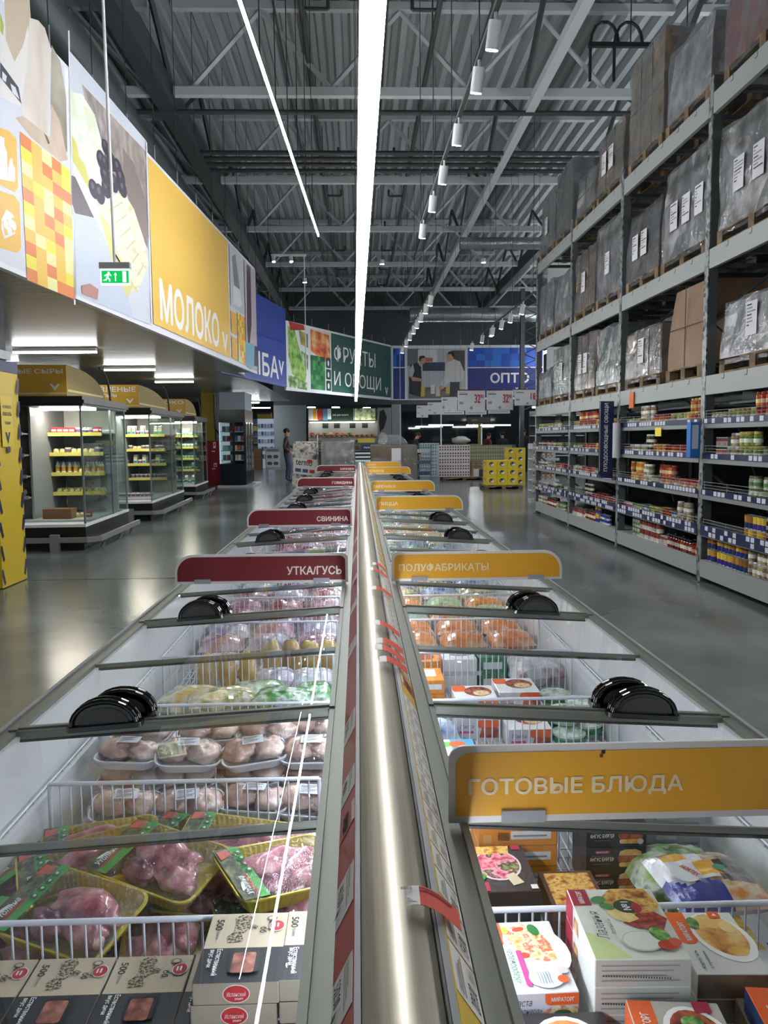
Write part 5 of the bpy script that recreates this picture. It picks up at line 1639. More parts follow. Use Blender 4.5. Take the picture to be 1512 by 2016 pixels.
def chilled(kind):
    if kind in PC:
        return PC[kind]
    mb = MB()
    if kind == 'cheese':
        mb.lathe([(0.045, 0), (0.047, 0.004), (0.04, 0.05), (0.02, 0.07)], mat('cheese wrap', '#e6d98a', 0.3, cols=['#d9c45a', '#efe6b4', '#c9b23a'], scale=14, coat=0.4), n=10)
        mb.lathe([(0.0305, 0.055), (0.018, 0.0715)], CH('#b23a3a'), n=10)
    elif kind == 'tub':
        mb.lathe([(0.034, 0), (0.042, 0.075)], CH('#e2ded6'), n=12); mb.lathe([(0.0375, 0.02), (0.0415, 0.06)], CH('#7a5a86'), n=12, caps=False)
        mb.lathe([(0.045, 0.075), (0.045, 0.084), (0.04, 0.086)], CH('#efe9e2'), n=12)
    elif kind == 'red':
        mb.bbox(-0.045, -0.03, 0, 0.045, 0.03, 0.09, CH('#b8323a'), 0.006); mb.prints((-0.045, -0.03, 0), (1, 0, 0), (0, 0, 1), [('r', CH('#efe4d2'), 0.01, 0.03, 0.08, 0.06)])
    elif kind == 'milk':
        mb.box(-0.035, -0.035, 0, 0.035, 0.035, 0.15, CH('#e9ecec')); mb.prism([(-0.035, -0.035, 0.15), (-0.035, 0.035, 0.15), (-0.035, 0, 0.19)], (0.07, 0, 0), CH('#e9ecec'))
        mb.prints((-0.035, -0.035, 0), (1, 0, 0), (0, 0, 1), [('r', CH('#2a8a6a'), 0.005, 0.02, 0.065, 0.07), ('r', CH('#d9c45a'), 0.01, 0.09, 0.06, 0.12)])
    elif kind == 'bottle':
        mb.lathe([(0.03, 0), (0.033, 0.01), (0.033, 0.11), (0.016, 0.15), (0.016, 0.165)], CH('#efe8d6'), n=12); mb.lathe([(0.018, 0.165), (0.018, 0.185)], CH('#3a63b0'), n=10); mb.lathe([(0.0335, 0.03), (0.0335, 0.09)], CH('#d9a43a'), n=12, caps=False)
    elif kind == 'green':
        mb.bbox(-0.045, -0.035, 0, 0.045, 0.035, 0.10, CH('#2a8a6a'), 0.006); mb.prints((-0.045, -0.035, 0), (1, 0, 0), (0, 0, 1), [('r', CH('#e8f2ea'), 0.008, 0.045, 0.082, 0.085), ('e', CH('#8fd0a0'), 0.045, 0.022, 0.02, 0.014)])
    elif kind == 'dark':
        mb.blob((0, 0, 0.062), (0.055, 0.045, 0.055), mat('dark wrapped sausage', '#6d665d', 0.25, cols=['#4a4038', '#7d7468', '#b0aaa0'], scale=16, coat=0.6), 5, 0.12, 2.5, 10, 7)
    PC[kind] = [mb, None]
    return PC[kind]
CN = {'cheese': ('cheese_wedge', 'cheese', 'round wrapped yellow cheese'), 'tub': ('dairy_tub', 'tub', 'white and purple dairy tub'), 'red': ('dairy_pack', 'pack', 'red dairy pack'), 'milk': ('milk_carton', 'carton', 'white and green milk carton'),
      'bottle': ('yoghurt_bottle', 'bottle', 'cream yoghurt bottle with blue cap'), 'green': ('dairy_box', 'box', 'green and white dairy box'), 'dark': ('wrapped_sausage', 'sausage', 'dark wrapped lump of sausage')}
ccount = {}
def stock(t, out, which):
    M = Matrix.Translation(t.location) @ Matrix.Rotation(t.rotation_euler.z, 4, 'Z')
    for kd, p, j in out:
        if ccount.get(kd, 0) > 250:
            continue
        ccount[kd] = ccount.get(kd, 0) + 1
        nm, cat, d = CN[kd]
        w = M @ Vector(p)
        lab = '%s on the %s of the %s' % (d, ['base deck', 'lowest shelf', 'second shelf', 'third shelf', 'top shelf'][j], which)
        g = '%s on %s of %s' % (cat, ['deck', 'lowest', 'second', 'third', 'top'][j], which)
        pr = chilled(kd)
        if pr[1] is None:
            o = pr[0].build(nm, None, w, t.rotation_euler.z); pr[1] = o; tag(o, lab, cat, g)
        else:
            dup(pr[1], None, w, t.rotation_euler.z + (0 if kd != 'dark' else rnd.random()), lab, g)
a = aZ(165, 1063, 0.2)
t1, o1 = cabinet(-3.74, 10.95, 2.35, 2.6, 'ТВЁРДЫЕ СЫРЫ', None, 'nearest open chilled cabinet, under the yellow hard cheese hood',
                 [['cheese', 'red'], ['cheese', 'bottle'], ['bottle', 'tub', 'cheese'], ['cheese', 'red', 'tub'], ['red', 'tub', 'cheese']], 3)
stock(t1, o1, 'nearest chilled cabinet')
t2, o2 = cabinet(-3.86, 14.95, 3.3, 2.4, 'ПЛАВЛЕНЫЕ', 'МЯГКИЕ СЫРЫ', 'middle open chilled cabinet full of purple tubs',
                 [['tub', 'bottle'], ['tub'], ['tub', 'milk'], ['tub', 'cheese'], ['milk', 'tub']], 5)
stock(t2, o2, 'middle chilled cabinet')
t3, o3 = cabinet(-4.12, 20.2, 2.1, 2.4, 'МОЛОКО', None, 'farthest open chilled cabinet with green dairy boxes', [['green', 'milk'], ['green', 'milk'], ['green'], ['green', 'milk'], ['milk', 'green']], 8)
stock(t3, o3, 'farthest chilled cabinet')
tag(MB(Matrix.Translation((-4.3, 11.5, 0.4016))).box(-0.2, -0.12, 0, 0.2, 0.12, 0.14, mat('brown box', '#7d5a40', 0.6)).build('carton_box'), 'open brown carton standing on the base deck of the nearest chilled cabinet', 'box')

# ------------------------------------------------------------------ things along the far left
RD = mat('fire cabinet red', '#8f1220', 0.35)
pa, pb = aZ(385, 955, 0), aZ(437, 957, 0)
t = thing('fire_cabinet', 'glossy red fire hose cabinet standing past the milk cabinet', 'fire cabinet', ((pa.x + pb.x) / 2, 26.8, 0))
hw = (pb.x - pa.x) / 2
mb = MB(); mb.box(-hw, 0, 0.0, hw, 0.4, 1.48, RD); mb.build('body', t)
for k in (0, 1):
    mb = MB(); x0 = -hw + 0.01 + k * hw
    mb.box(x0, -0.02, 0.03, x0 + hw - 0.02, -0.001, 1.46, RD)
    its = [('r', WHITE, 0.12, 1.2, 0.2, 1.4), ('r', RD, 0.14, 1.28, 0.18, 1.36), ('r', WHITE, 0.12, 0.58, 0.22, 0.7), ('r', RD, 0.14, 0.6, 0.2, 0.66), ('r', WHITE, 0.06, 1.08, 0.17, 1.11), ('r', WHITE, 0.06, 0.5, 0.17, 0.53)]
    mb.prints((x0, -0.02, 0.03), (1, 0, 0), (0, 0, 1), its, eps=0.001, base=0.001)
    mb.build('door', t)
struct(MB().box(-5.45, 28.0, 0, -5.0, 28.4, 3.13, mat('yellow column paint', '#b39a22', 0.5)).build('column'))
struct(MB().box(-4.95, 28.0, 0, -4.45, 28.5, 3.13, mat('pale column paint', '#8d9698', 0.5)).build('column'))
tag(MB().tube([(-4.98, 27.95, 3.1), (-4.98, 27.95, 1.9), (-4.75, 27.9, 1.6), (-4.7, 27.9, 1.45)], 0.03, BLACK, 6).build('hose'), 'black hose bending down the yellow column to the red fire cabinet', 'hose')
# dark upright fish fridge
t = thing('display_fridge', 'tall dark fridge with glass doors past the red fire cabinet', 'fridge', (-3.95, 25.2, 0))
mb = MB(); DNV = mat('fridge navy black', '#10161f', 0.3)
mb.box(-0.42, 0, 0.1, 0.4, 1.9, 0.75, DNV); mb.box(-0.42, 0, 2.05, 0.4, 1.9, 2.45, DNV); mb.box(-0.42, 1.85, 0.75, 0.4, 1.9, 2.05, DNV); mb.box(-0.42, 0, 0.75, -0.38, 1.85, 2.05, mat('fridge lit back', '#c9dbe6', 0.4, emit=0.5)); mb.box(0.0, 0, 0.75, 0.06, 0.08, 2.05, DNV); mb.box(0.34, 0, 0.75, 0.4, 0.08, 2.05, DNV)
mb.build('body', t)
mb = MB(); mb.box(-0.5, -0.08, 0.0, 0.6, 2.1, 0.07, LGREY); mb.build('base', t)
for k in range(4):
    MB().box(-0.38, 0.02, 0.85 + 0.3 * k, 0.36, 1.8, 0.87 + 0.3 * k, LGREY).build('shelf', t)
MB().box(-0.38, -0.006, 0.75, 0.0, 0.0, 2.05, CGL).build('glass_door', t)
MB().box(0.4, 0.05, 0.5, 0.406, 1.85, 2.05, dk).build('glass_door', t)
for k in range(3):
    MB().box(0.408, 0.05 + k * 0.6, 0.5, 0.43, 0.08 + k * 0.6, 2.05, GREY).build('door_post', t)
tag(MB().box(-4.35, 25.3, 2.452, -3.55, 26.9, 3.0, mat('pale blue duct box', '#9aa6b4', 0.45)).build('duct_box'), 'pale boxed duct standing on top of the dark fridge', 'duct')
r = random.Random(4)
for k in range(4):
    for q in range(6):
        cc = r.choice(['#b8c9d9', '#5a6f9a', '#c0504a', '#d9d4c0'])
        tag(MB().bbox(-0.05, -0.05, 0, 0.05, 0.05, 0.16, CH(cc)).build('fish_pack', None, (-4.24 + q * 0.12, 25.36 + 0.02 * (q % 2), 0.8705 + 0.3 * k)), 'small pack on a shelf of the tall dark fridge', 'pack', 'packs in the dark fridge')
# A-frame
t = thing('a_frame_sign', 'white A-frame board with four small pictures on the floor', 'a-frame', (-3.17, 29.6, 0))
mb = MB(); mb.box(-0.28, 0, 0.38, 0.28, 0.03, 1.2, LGREY)
its = [('r', WHITE, 0.03, 0.1, 0.53, 0.66), ('r', CH('#7a8088'), 0.06, 0.7, 0.5, 0.76)]
for q in range(4):
    its.append(('p', CH('#5a5f70'), rrect(0.07 + 0.23 * (q % 2), 0.18 + 0.25 * (q // 2), 0.25 + 0.23 * (q % 2), 0.3 + 0.25 * (q // 2), 0.05)))
    its.append(('e', CH('#b0402f'), 0.16 + 0.23 * (q % 2), 0.27 + 0.25 * (q // 2), 0.05, 0.025))
mb.prints((-0.28, 0, 0.38), (1, 0, 0), (0, 0, 1), its, eps=0.001, base=0.001); mb.build('panel', t)
for x in (-0.26, 0.24):
    mb = MB(); mb.box(x, 0.0, 0.0, x + 0.02, 0.03, 0.38, GREY); mb.build('leg', t)
    mb = MB(); mb.prism([(x, 0.031, 1.18), (x + 0.02, 0.031, 1.18), (x + 0.02, 0.5, 0.0), (x, 0.5, 0.0)], (0, 0.02, 0), GREY); mb.build('leg', t)
yellow_col(-5.95, 47.5, 0.82, 0.6, 3.0, 8, 'far yellow column wrap with navy chevrons beyond the crates', True)
# crates of produce and a lit fridge behind
for k in range(5):
    for q in range(2):
        tag(MB().box(-0.4, -0.3, 0, 0.4, 0.3, 0.2, mat('brown crate', '#6d4526', 0.6, cols=['#573618', '#7d5230'], scale=10, stretch=(1, 1, 8))).build('produce_crate', None, (-6.2 + q * 0.85, 41.0, 0.001 + 0.21 * k)), 'brown wooden crate stacked by the far yellow column', 'crate', 'brown crates far left')
t = thing('produce_shelf', 'far shelf of coloured packets above the brown crates', 'shelf', (-6.2, 42.5, 0))
MB().box(-0.7, 0, 0.0, 0.9, 0.5, 2.6, mat('dim shelf back', '#5a5f60', 0.6)).build('body', t)
for k in range(4):
    mb = MB(); mb.box(-0.7, -0.4, 1.3 + 0.33 * k, 0.9, -0.001, 1.33 + 0.33 * k, LGREY); mb.build('shelf', t)
for k in range(4):
    for q in range(8):
        tag(MB().box(-0.08, -0.05, 0, 0.08, 0.05, 0.24, CH(r.choice(['#b23a3a', '#c9d2dc', '#3a4f8a', '#d9b23a', '#4a7a4a']))).build('packet', None, (-6.75 + q * 0.19, 42.3, 1.3305 + 0.33 * k)), 'coloured packet on the far shelf above the crates', 'packet', 'packets on the far left shelf')
t = thing('display_fridge', 'far lit fridge between the yellow column and the person', 'fridge', (-4.7, 42.0, 0))
MB().box(-0.6, 0.3, 0, 0.75, 0.9, 2.6, mat('fridge back lit', '#b9c6d9', 0.5, emit=0.35)).build('body', t)
for k in range(5):
    MB().box(-0.6, 0.0, 0.5 + 0.4 * k, 0.75, 0.299, 0.53 + 0.4 * k, LGREY).build('shelf', t)
for k in range(5):
    for q in range(8):
        tag(MB().box(-0.06, -0.05, 0, 0.06, 0.05, 0.2, CH(r.choice(['#46608f', '#c9d2dc', '#8fa3c4', '#3a4f8a']))).build('packet', None, (-5.2 + q * 0.16, 42.15, 0.5305 + 0.4 * k)), 'blue packet in the far lit fridge', 'packet', 'packets in the far lit fridge')
for x, y, z, l in ((-4.6, 33, 3.0, 1.1), (-5.6, 36, 3.05, 1.2), (-5.0, 38.5, 3.0, 1.6)):
    t = thing('ceiling_tube_light', 'short white tube light above the far crates, ' + {33: 'nearest', 36: 'middle', 38.5: 'farthest'}[y], 'light', (x, y, z), 0, 'tube lights above the crates')
    MB().box(-l / 2, -0.04, 0, l / 2, 0.04, 0.04, LED2).build('diffuser', t)
    MB().cyl((0, 0, 0.04), (0, 0, 6.02), 0.006, dsteel, 4).build('hanger_wire', t)
# thin white pole with a cross bar of lamps, left of the strip
t = thing('lamp_pole', 'thin white pole with a cross bar of small lamps left of the strip', 'lamp', aY(603, 740, 21.0))
mb = MB(); mb.cyl((0, 0, 0), (0, 0, 3.05), 0.014, WHITE, 6); mb.cyl((0, 0, 3.05), (0, 0, 6.6), 0.006, dsteel, 4); mb.build('pole', t)
mb = MB(); mb.box(-0.85, -0.03, 3.05, 0.05, 0.03, 3.1, WHITE); mb.build('cross_bar', t)
for x in (-0.8, -0.35):
    mb = MB(); mb.cyl((x, 0, 3.049), (x + 0.02, -0.05, 2.9), 0.05, WHITE, 8); mb.cyl((x + 0.021, -0.052, 2.897), (x + 0.022, -0.054, 2.89), 0.04, LEDW, 8); mb.build('lamp', t)
# ------------------------------------------------------------------ people
SKIN = mat('skin', '#b98a70', 0.5)
HAIR = mat('dark hair', '#17130f', 0.6)
def person(x, y, rz, pose, jacket, trousers, label, cap=None, h=1.76):
    """one continuous skinned body; pose = dict of joint offsets in a 1.76 m frame, facing -Y"""
    P = {'pelvis': (0, 0, .93), 'waist': (0, .0, 1.08), 'chest': (0, .01, 1.32), 'neck': (0, .01, 1.48), 'head0': (0, -.01, 1.57), 'head1': (0, -.01, 1.68), 'crown': (0, 0, 1.74),
         'shL': (.19, .02, 1.42), 'elL': (.25, .03, 1.14), 'wrL': (.23, -.12, .94), 'haL': (.22, -.17, .86),
         'shR': (-.19, .02, 1.42), 'elR': (-.25, .03, 1.14), 'wrR': (-.23, -.12, .94), 'haR': (-.22, -.17, .86),
         'hipL': (.1, 0, .88), 'knL': (.11, -.02, .49), 'anL': (.11, .03, .09), 'toL': (.12, -.14, .035),
         'hipR': (-.1, 0, .88), 'knR': (-.11, -.02, .49), 'anR': (-.11, .03, .09), 'toR': (-.12, -.14, .035)}
    P.update(pose)
    RAD = {'pelvis': (.15, .12), 'waist': (.15, .115), 'chest': (.17, .125), 'neck': (.06, .06), 'head0': (.075, .085), 'head1': (.08, .095), 'crown': (.05, .06),
           'sh': (.075, .075), 'el': (.055, .055), 'wr': (.038, .038), 'ha': (.042, .03), 'hip': (.105, .105), 'kn': (.07, .07), 'an': (.05, .05), 'to': (.045, .035)}
    keys = list(P)
    E = [('pelvis', 'waist'), ('waist', 'chest'), ('chest', 'neck'), ('neck', 'head0'), ('head0', 'head1'), ('head1', 'crown')]
    for s in 'LR':
        E += [('chest', 'sh' + s), ('sh' + s, 'el' + s), ('el' + s, 'wr' + s), ('wr' + s, 'ha' + s), ('pelvis', 'hip' + s), ('hip' + s, 'kn' + s), ('kn' + s, 'an' + s), ('an' + s, 'to' + s)]
    vs = [P[k] for k in keys]
    es = [(keys.index(a), keys.index(b)) for a, b in E]
    for s in 'LR':   # five short fingers on each hand
        hx, hy, hz = P['ha' + s]
        wx, wy, wz = P['wr' + s]
        d = (Vector((hx, hy, hz)) - Vector((wx, wy, wz))).normalized()
        sd = d.cross(Vector((0, 1, 0.2))).normalized()
        for q in range(5):
            o = Vector((hx, hy, hz)) + sd * (0.016 * (q - 2))
            keys.append('f%s%d' % (s, q)); vs.append(tuple(o + d * (0.06 if 0 < q < 4 else 0.04) + Vector((0, -0.02, 0))))
            es.append((keys.index('ha' + s), len(keys) - 1))
    me = bpy.data.meshes.new('person_rig'); me.from_pydata(vs, es, [])
    o = bpy.data.objects.new('person_rig', me); COL.objects.link(o)
    sk = o.modifiers.new('skin', 'SKIN'); sb = o.modifiers.new('sub', 'SUBSURF'); sb.levels = 2
    if not me.skin_vertices:
        bm_layer = me.attributes
    import bmesh
    bm = bmesh.new(); bm.from_mesh(me); lay = bm.verts.layers.skin.verify(); bm.verts.ensure_lookup_table()
    for i, k in enumerate(keys):
        kk = k if k in RAD else k[:-1]
        bm.verts[i][lay].radius = RAD.get(kk, (.0095, .0095))
        bm.verts[i][lay].use_root = (k == 'pelvis')
    bm.to_mesh(me); bm.free()
    dg = bpy.context.evaluated_depsgraph_get(); dg.update()
    ev = bpy.data.meshes.new_from_object(o.evaluated_get(dg))
    bpy.data.objects.remove(o)
    J_, T_ = mat('cloth ' + jacket, jacket, 0.85, bump=0.15, bscale=30), mat('cloth ' + trousers, trousers, 0.8)
    SHOE = mat('shoe', '#2b2624', 0.5)
    ev.materials.clear()
    for m in (J_, T_, SKIN, SHOE): ev.materials.append(m)
    hands = [Vector(P['haL']), Vector(P['haR'])]
    neck = Vector(P['neck'])
    for p in ev.polygons:
        c = p.center
        if c.z > neck.z + 0.035 and (c - Vector(P['head1'])).length < 0.26: p.material_index = 2
        elif min((c - q).length for q in hands) < 0.085: p.material_index = 2
        elif c.z < 0.085: p.material_index = 3
        elif c.z < 0.93: p.material_index = 1 if min((c - Vector(P[k])).length for k in ('wrL', 'wrR')) > 0.1 else 0
        p.use_smooth = True
    b = bpy.data.objects.new('person', ev); COL.objects.link(b)
    b.location = (x, y, 0); b.rotation_euler.z = rz; b.scale = (h / 1.76,) * 3
    tag(b, label, 'person')
    hd = Vector(P['head1'])
    mb = MB()
    mb.blob((hd.x, hd.y + 0.012, hd.z + 0.028), (0.098, 0.112, 0.092), cap or HAIR, 3, 0.06, 3, 14, 10)
    mb.build('hair' if not cap else 'cap', b)
    mb = MB()
    mb.blob((hd.x, hd.y - 0.098, hd.z - 0.035), (0.014, 0.02, 0.022), SKIN, 1, 0, 2, 8, 6)
    mb.blob((hd.x - 0.033, hd.y - 0.083, hd.z - 0.005), (0.011, 0.008, 0.007), HAIR, 1, 0, 2, 8, 5); mb.blob((hd.x + 0.033, hd.y - 0.083, hd.z - 0.005), (0.011, 0.008, 0.007), HAIR, 1, 0, 2, 8, 5)
    mb.blob((hd.x, hd.y - 0.082, hd.z - 0.078), (0.024, 0.008, 0.006), mat('lips', '#8f5548', 0.5), 1, 0, 2, 8, 5)
    for s in (-1, 1):
        mb.blob((hd.x + s * 0.088, hd.y, hd.z - 0.02), (0.012, 0.022, 0.032), SKIN, 1, 0, 2, 8, 6)
    mb.build('face', b)
    return b
push = {'elL': (.26, -.1, 1.2), 'wrL': (.2, -.33, 1.13), 'haL': (.19, -.42, 1.12), 'elR': (-.27, .12, 1.16), 'wrR': (-.2, -.06, 1.02), 'haR': (-.17, -.12, .97), 'knL': (.11, -.08, .49), 'anL': (.12, -.06, .09), 'toL': (.13, -.22, .035)}
person(-2.55, 28.5, math.radians(100), push, '#4a4236', '#39435a', 'person in a dark olive jacket and jeans standing by the wrapped cart', h=1.86)
lean = {'head0': (0, -.05, 1.56), 'head1': (0, -.07, 1.66), 'crown': (0, -.05, 1.72)}
person(7.0, 33.5, math.radians(160), {}, '#14161a', '#1a1c20', 'person in black with back turned beside the far right shelves', h=1.84)
person(5.6, 34.2, math.radians(120), lean, '#6d2a2c', '#20242c', 'person in a dark red checked jacket near the dark windows', h=1.7)
person(6.3, 34.6, math.radians(200), {}, '#1b1c22', '#1b1c22', 'person in black between the red jacket and the far shelves', h=1.72)
person(2.15, 29.4, math.radians(80), lean, '#17181b', '#1c1e22', 'person in dark clothes behind the big brown wrapped pallet', h=1.72)

# ------------------------------------------------------------------ wrapped pallets past the end of the freezers
CARD2 = mat('brown grey carton', '#6b5d4f', 0.6, cols=['#61543a', '#6f6150', '#7a6c58'], scale=2)
t = thing('wrapped_pallet', 'big brown carton pallet under crumpled film at the end of the freezers', 'pallet', (0.33, 21.2, 0.001))
mb = MB()
for q in range(3):
    mb.box(0, q * 0.45, 0, 1.25, q * 0.45 + 0.1, 0.02, WOOD)
    for e in range(3): mb.box(e * 0.57, q * 0.45, 0.02, e * 0.57 + 0.11, q * 0.45 + 0.1, 0.1, WOOD)
mb.box(0, 0, 0.1, 1.25, 1.0, 0.14, WOOD); mb.build('pallet', t)
mb = MB(); mb.box(0.01, 0.01, 0.141, 1.24, 0.99, 1.30, CARD2); mb.prints((0.01, 0.01, 0.141), (1, 0, 0), (0, 0, 1), [('r', SHEET, 0.55, 0.7, 0.8, 1.1), ('r', CH('#e8e4de'), 0.43, 0.55, 0.5, 0.75), ('r', CH('#8d8175'), 0.56, 0.3, 0.85, 0.66)], eps=0.001)
mb.build('carton', t)
lump(0.0, 0.0, 0.12, 1.25, 1.0, 1.33, FILM, 4, 0.03, 0.02).build('stretch_film', t)
mb = lump(0.2, 0.2, 1.335, 1.0, 0.8, 1.6, FILM, 7, 0.05, 0.5); mb.build('film_crown', t)
t = thing('wrapped_pallet', 'grey-white film wrapped pallet left of the steel rail end', 'pallet', (-0.95, 20.3, 0.001))
MB().box(0, 0, 0, 0.85, 0.9, 0.14, WOOD).build('pallet', t)
lump(0.0, 0.0, 0.141, 0.85, 0.9, 1.42, wrapm('white', ['#6f6d6b', '#96938f', '#b9b7b4'], 5), 9, 0.03, 0.03).build('goods', t)
lump(-0.015, -0.015, 0.1, 0.865, 0.915, 1.45, FILM, 12, 0.03, 0.03).build('stretch_film', t)
# cart of film wrapped bags
t = thing('wrapped_cart', 'cart heaped with printed bags under shiny film next to the standing person', 'cart', (-1.72, 20.6, 0.0), 0.0)
PRB = mat('printed bags', '#8f8b86', 0.25, cols=['#4a4744', '#9a958f', '#dcdad6', '#7d3a34'], scale=6, coat=0.7, bump=0.6, bscale=10)
mb = MB()
for x in (0.05, 0.6):
    for y in (0.05, 0.65):
        mb.lathe([(0.06, 0.0), (0.06, 0.04)], BLACK, (x, y, 0), 10)
mb.build('wheel', t)
mb = MB(); mb.box(0, 0, 0.12, 0.68, 0.75, 0.16, STEEL_D)
for x in (0.05, 0.6):
    for y in (0.05, 0.65): mb.cyl((x, y, 0.04), (x, y, 0.12), 0.02, STEEL_D, 6)
mb.build('deck', t)
mb = lump(0.0, 0.0, 0.161, 0.68, 0.7, 1.42, PRB, 15, 0.07, 0.12)
mb.prints((0.03, -0.012, 0.62), (1, 0, -0.12), (0.05, 0, 1), [('r', CH('#d6d3d0'), 0, 0, 0.62, 0.42), ('t', INK, 'termo', 0.06, 0.24, 0.42, 0.13), ('e', CH('#b0332c'), 0.42, 0.36, 0.08, 0.05), ('r', CH('#3a4a7a'), 0.05, 0.06, 0.2, 0.15), ('r', CH('#3a4a7a'), 0.24, 0.06, 0.38, 0.15), ('r', CH('#b0332c'), 0.42, 0.06, 0.55, 0.15)], eps=0.001, base=0.002)
mb.build('goods', t)
mb = MB(); mb.cyl((0.63, 0.72, 0.16), (0.63, 0.72, 1.6), 0.02, LGREY, 6); mb.cyl((0.05, 0.72, 0.16), (0.05, 0.72, 1.45), 0.02, LGREY, 6); mb.cyl((0.05, 0.72, 1.43), (0.63, 0.72, 1.43), 0.02, LGREY, 6); mb.build('handle', t)
# low blue-white chest with a yellow header at the end of the rail
t = thing('display_chest', 'pale blue chest with yellow header at the end of the steel rail', 'chest', (0.28, 30, 0))
MB().box(-0.55, 0, 0, 0.35, 0.9, 0.62, mat('pale blue chest', '#9fb4c4', 0.4)).build('body', t)
for k in range(3):
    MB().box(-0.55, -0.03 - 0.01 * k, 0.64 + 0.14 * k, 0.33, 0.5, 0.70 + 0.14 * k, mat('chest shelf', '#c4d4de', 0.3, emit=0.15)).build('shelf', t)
mb = MB(); mb.box(-0.2, 0.1, 1.061, 0.35, 0.4, 1.35, CH('#39465a')); mb.prints((-0.2, 0.1, 1.061), (1, 0, 0), (0, 0, 1), [('r', CH('#1b2a4a'), 0.05, 0.02, 0.52, 0.2), ('t', TEXTW, 'РЫБА', 0.14, 0.08, 0.28, 0.06)], eps=0.001); mb.box(-0.3, 0.1, 1.351, 0.35, 0.4, 1.52, CH('#b9a43a')); mb.build('header', t)

# ------------------------------------------------------------------ bread stand under the fruit banner
BY = 38.0
t = thing('bakery_stand', 'wide bread stand with picture header under the green banner', 'stand', (-2.4, BY, 0))
mb = MB(); mb.box(0, 0.6, 0, 4.0, 0.65, 2.95, mat('stand back', '#c9d0cf', 0.5)); mb.box(0, 0.1, 0, 4.0, 0.6, 0.9, CH('#3a3630')); mb.build('body', t)
mb = MB(); mb.box(0.0, 0.4, 2.35, 3.3, 0.45, 2.98, CH('#1c3a33'))
its = [('r', CH('#d9e2ea'), 0.03, 0.05, 0.5, 0.6), ('r', CH('#d9a53a'), 0.25, 0.1, 0.42, 0.6), ('r', CH('#a83a2a'), 0.45, 0.08, 0.7, 0.6), ('r', CH('#5a8ab0'), 0.72, 0.05, 0.95, 0.6), ('r', CH('#cfe0ee'), 0.95, 0.1, 1.12, 0.6), ('t', TEXTW, 'ВСЁ ДЛЯ САЛАТА', 1.2, 0.25, 0.75, 0.1),
       ('r', mat('leaf print', '#9ab87a', 0.5, cols=['#4a6b3a', '#b9cfa0', '#e4ead8'], scale=5), 2.25, 0.05, 3.25, 0.6), ('r', CH('#e8ecea'), 2.2, 0.05, 2.22, 0.6)]
mb.prints((0, 0.4, 2.35), (1, 0, 0), (0, 0, 1), its, eps=0.002, base=0.002); mb.build('header', t)
mb = MB(); mb.box(3.35, 0.35, 0.9, 4.0, 0.4, 2.98, CH('#8d9296')); mb.prints((3.35, 0.35, 0.9), (1, 0, 0), (0, 0, 1), [('p', CH('#23262d'), [(0.1, 0.9), (0.3, 1.1), (0.45, 1.6), (0.3, 2.0), (0.1, 1.9), (0.05, 1.4)]), ('e', CH('#d8d3cc'), 0.25, 0.6, 0.22, 0.3)], eps=0.002, base=0.002); mb.build('side_picture', t)
MB().box(0.1, 0.2, 2.28, 3.2, 0.26, 2.32, mat('added stand light', '#fff4e2', 0.5, emit=14.0)).build('light_tube', t)  # glowing tube added to brighten the bread and header
for k in range(3):
    MB().box(0.0, -0.25 + 0.12 * k, 1.0 + 0.28 * k, 3.3, 0.35, 1.03 + 0.28 * k, CH('#4a2f1c')).build('shelf', t)
for x in (0.7, 1.25, 2.0, 2.6):
    mb = MB(); mb.box(x, 0.3, 2.02, x + 0.28, 0.32, 2.3, CH('#20302c')); mb.cyl((x + 0.14, 0.31, 2.3), (x + 0.14, 0.31, 2.36), 0.01, INK, 4); mb.build('hanging_card', t)
r = random.Random(21)
LOAF = mat('bread crust', '#a8662c', 0.6, cols=['#7a421a', '#b87434', '#d9a05a'], scale=6)
pl_ = None
for k in range(3):
    for q in range(13):
        x = -2.3 + 0.24 * q + 0.1
        lab = 'brown loaf on the %s shelf of the bread stand' % ['lower', 'middle', 'upper'][k]
        if pl_ is None:
            pl_ = tag(MB().blob((0, 0, 0.076), (0.105, 0.1, 0.066), LOAF, 2, 0.1, 2, 10, 7).build('bread_loaf', None, (x, BY - 0.08 + 0.12 * k, 1.0305 + 0.28 * k)), lab, 'bread', 'loaves on bread stand shelf %s' % 'abc'[k])
        else:
            dup(pl_, None, (x, BY - 0.08 + 0.12 * k, 1.0305 + 0.28 * k), 0.0, lab, 'loaves on bread stand shelf %s' % 'abc'[k])
for q in range(7):
    tag(MB().blob((0, 0, 0.12), (0.12, 0.07, 0.1), CH(['#c94a4a', '#d98aa8', '#4a8a5a', '#e0d4c8'][q % 4]), q, 0.12, 2, 10, 7).build('bread_bag', None, (-2.2 + q * 0.3, BY + 0.24, 1.60)), '%s bag behind the loaves on the bread stand' % ['bright red', 'pink', 'green', 'cream'][q % 4], 'bag', '%s bags on the bread stand' % ['red', 'pink', 'green', 'cream'][q % 4])
for q, (x, y) in enumerate(((613, 803), (661, 803), (669, 812), (625, 812), (722, 804), (717, 812))):
    p_ = aZ(x, y, 3.25)
    tt = thing('ceiling_tube_light', 'short tilted white tube light above the bread stand', 'light', p_, 0.5 if q < 4 else -0.5, 'tube lights above the bread stand')
    MB().box(-0.22, -0.05, 0, 0.22, 0.05, 0.05, LED2).build('diffuser', tt)
    MB().cyl((0, 0, 0.05), (0, 0, 5.77), 0.006, dsteel, 4).build('hanger_wire', tt)

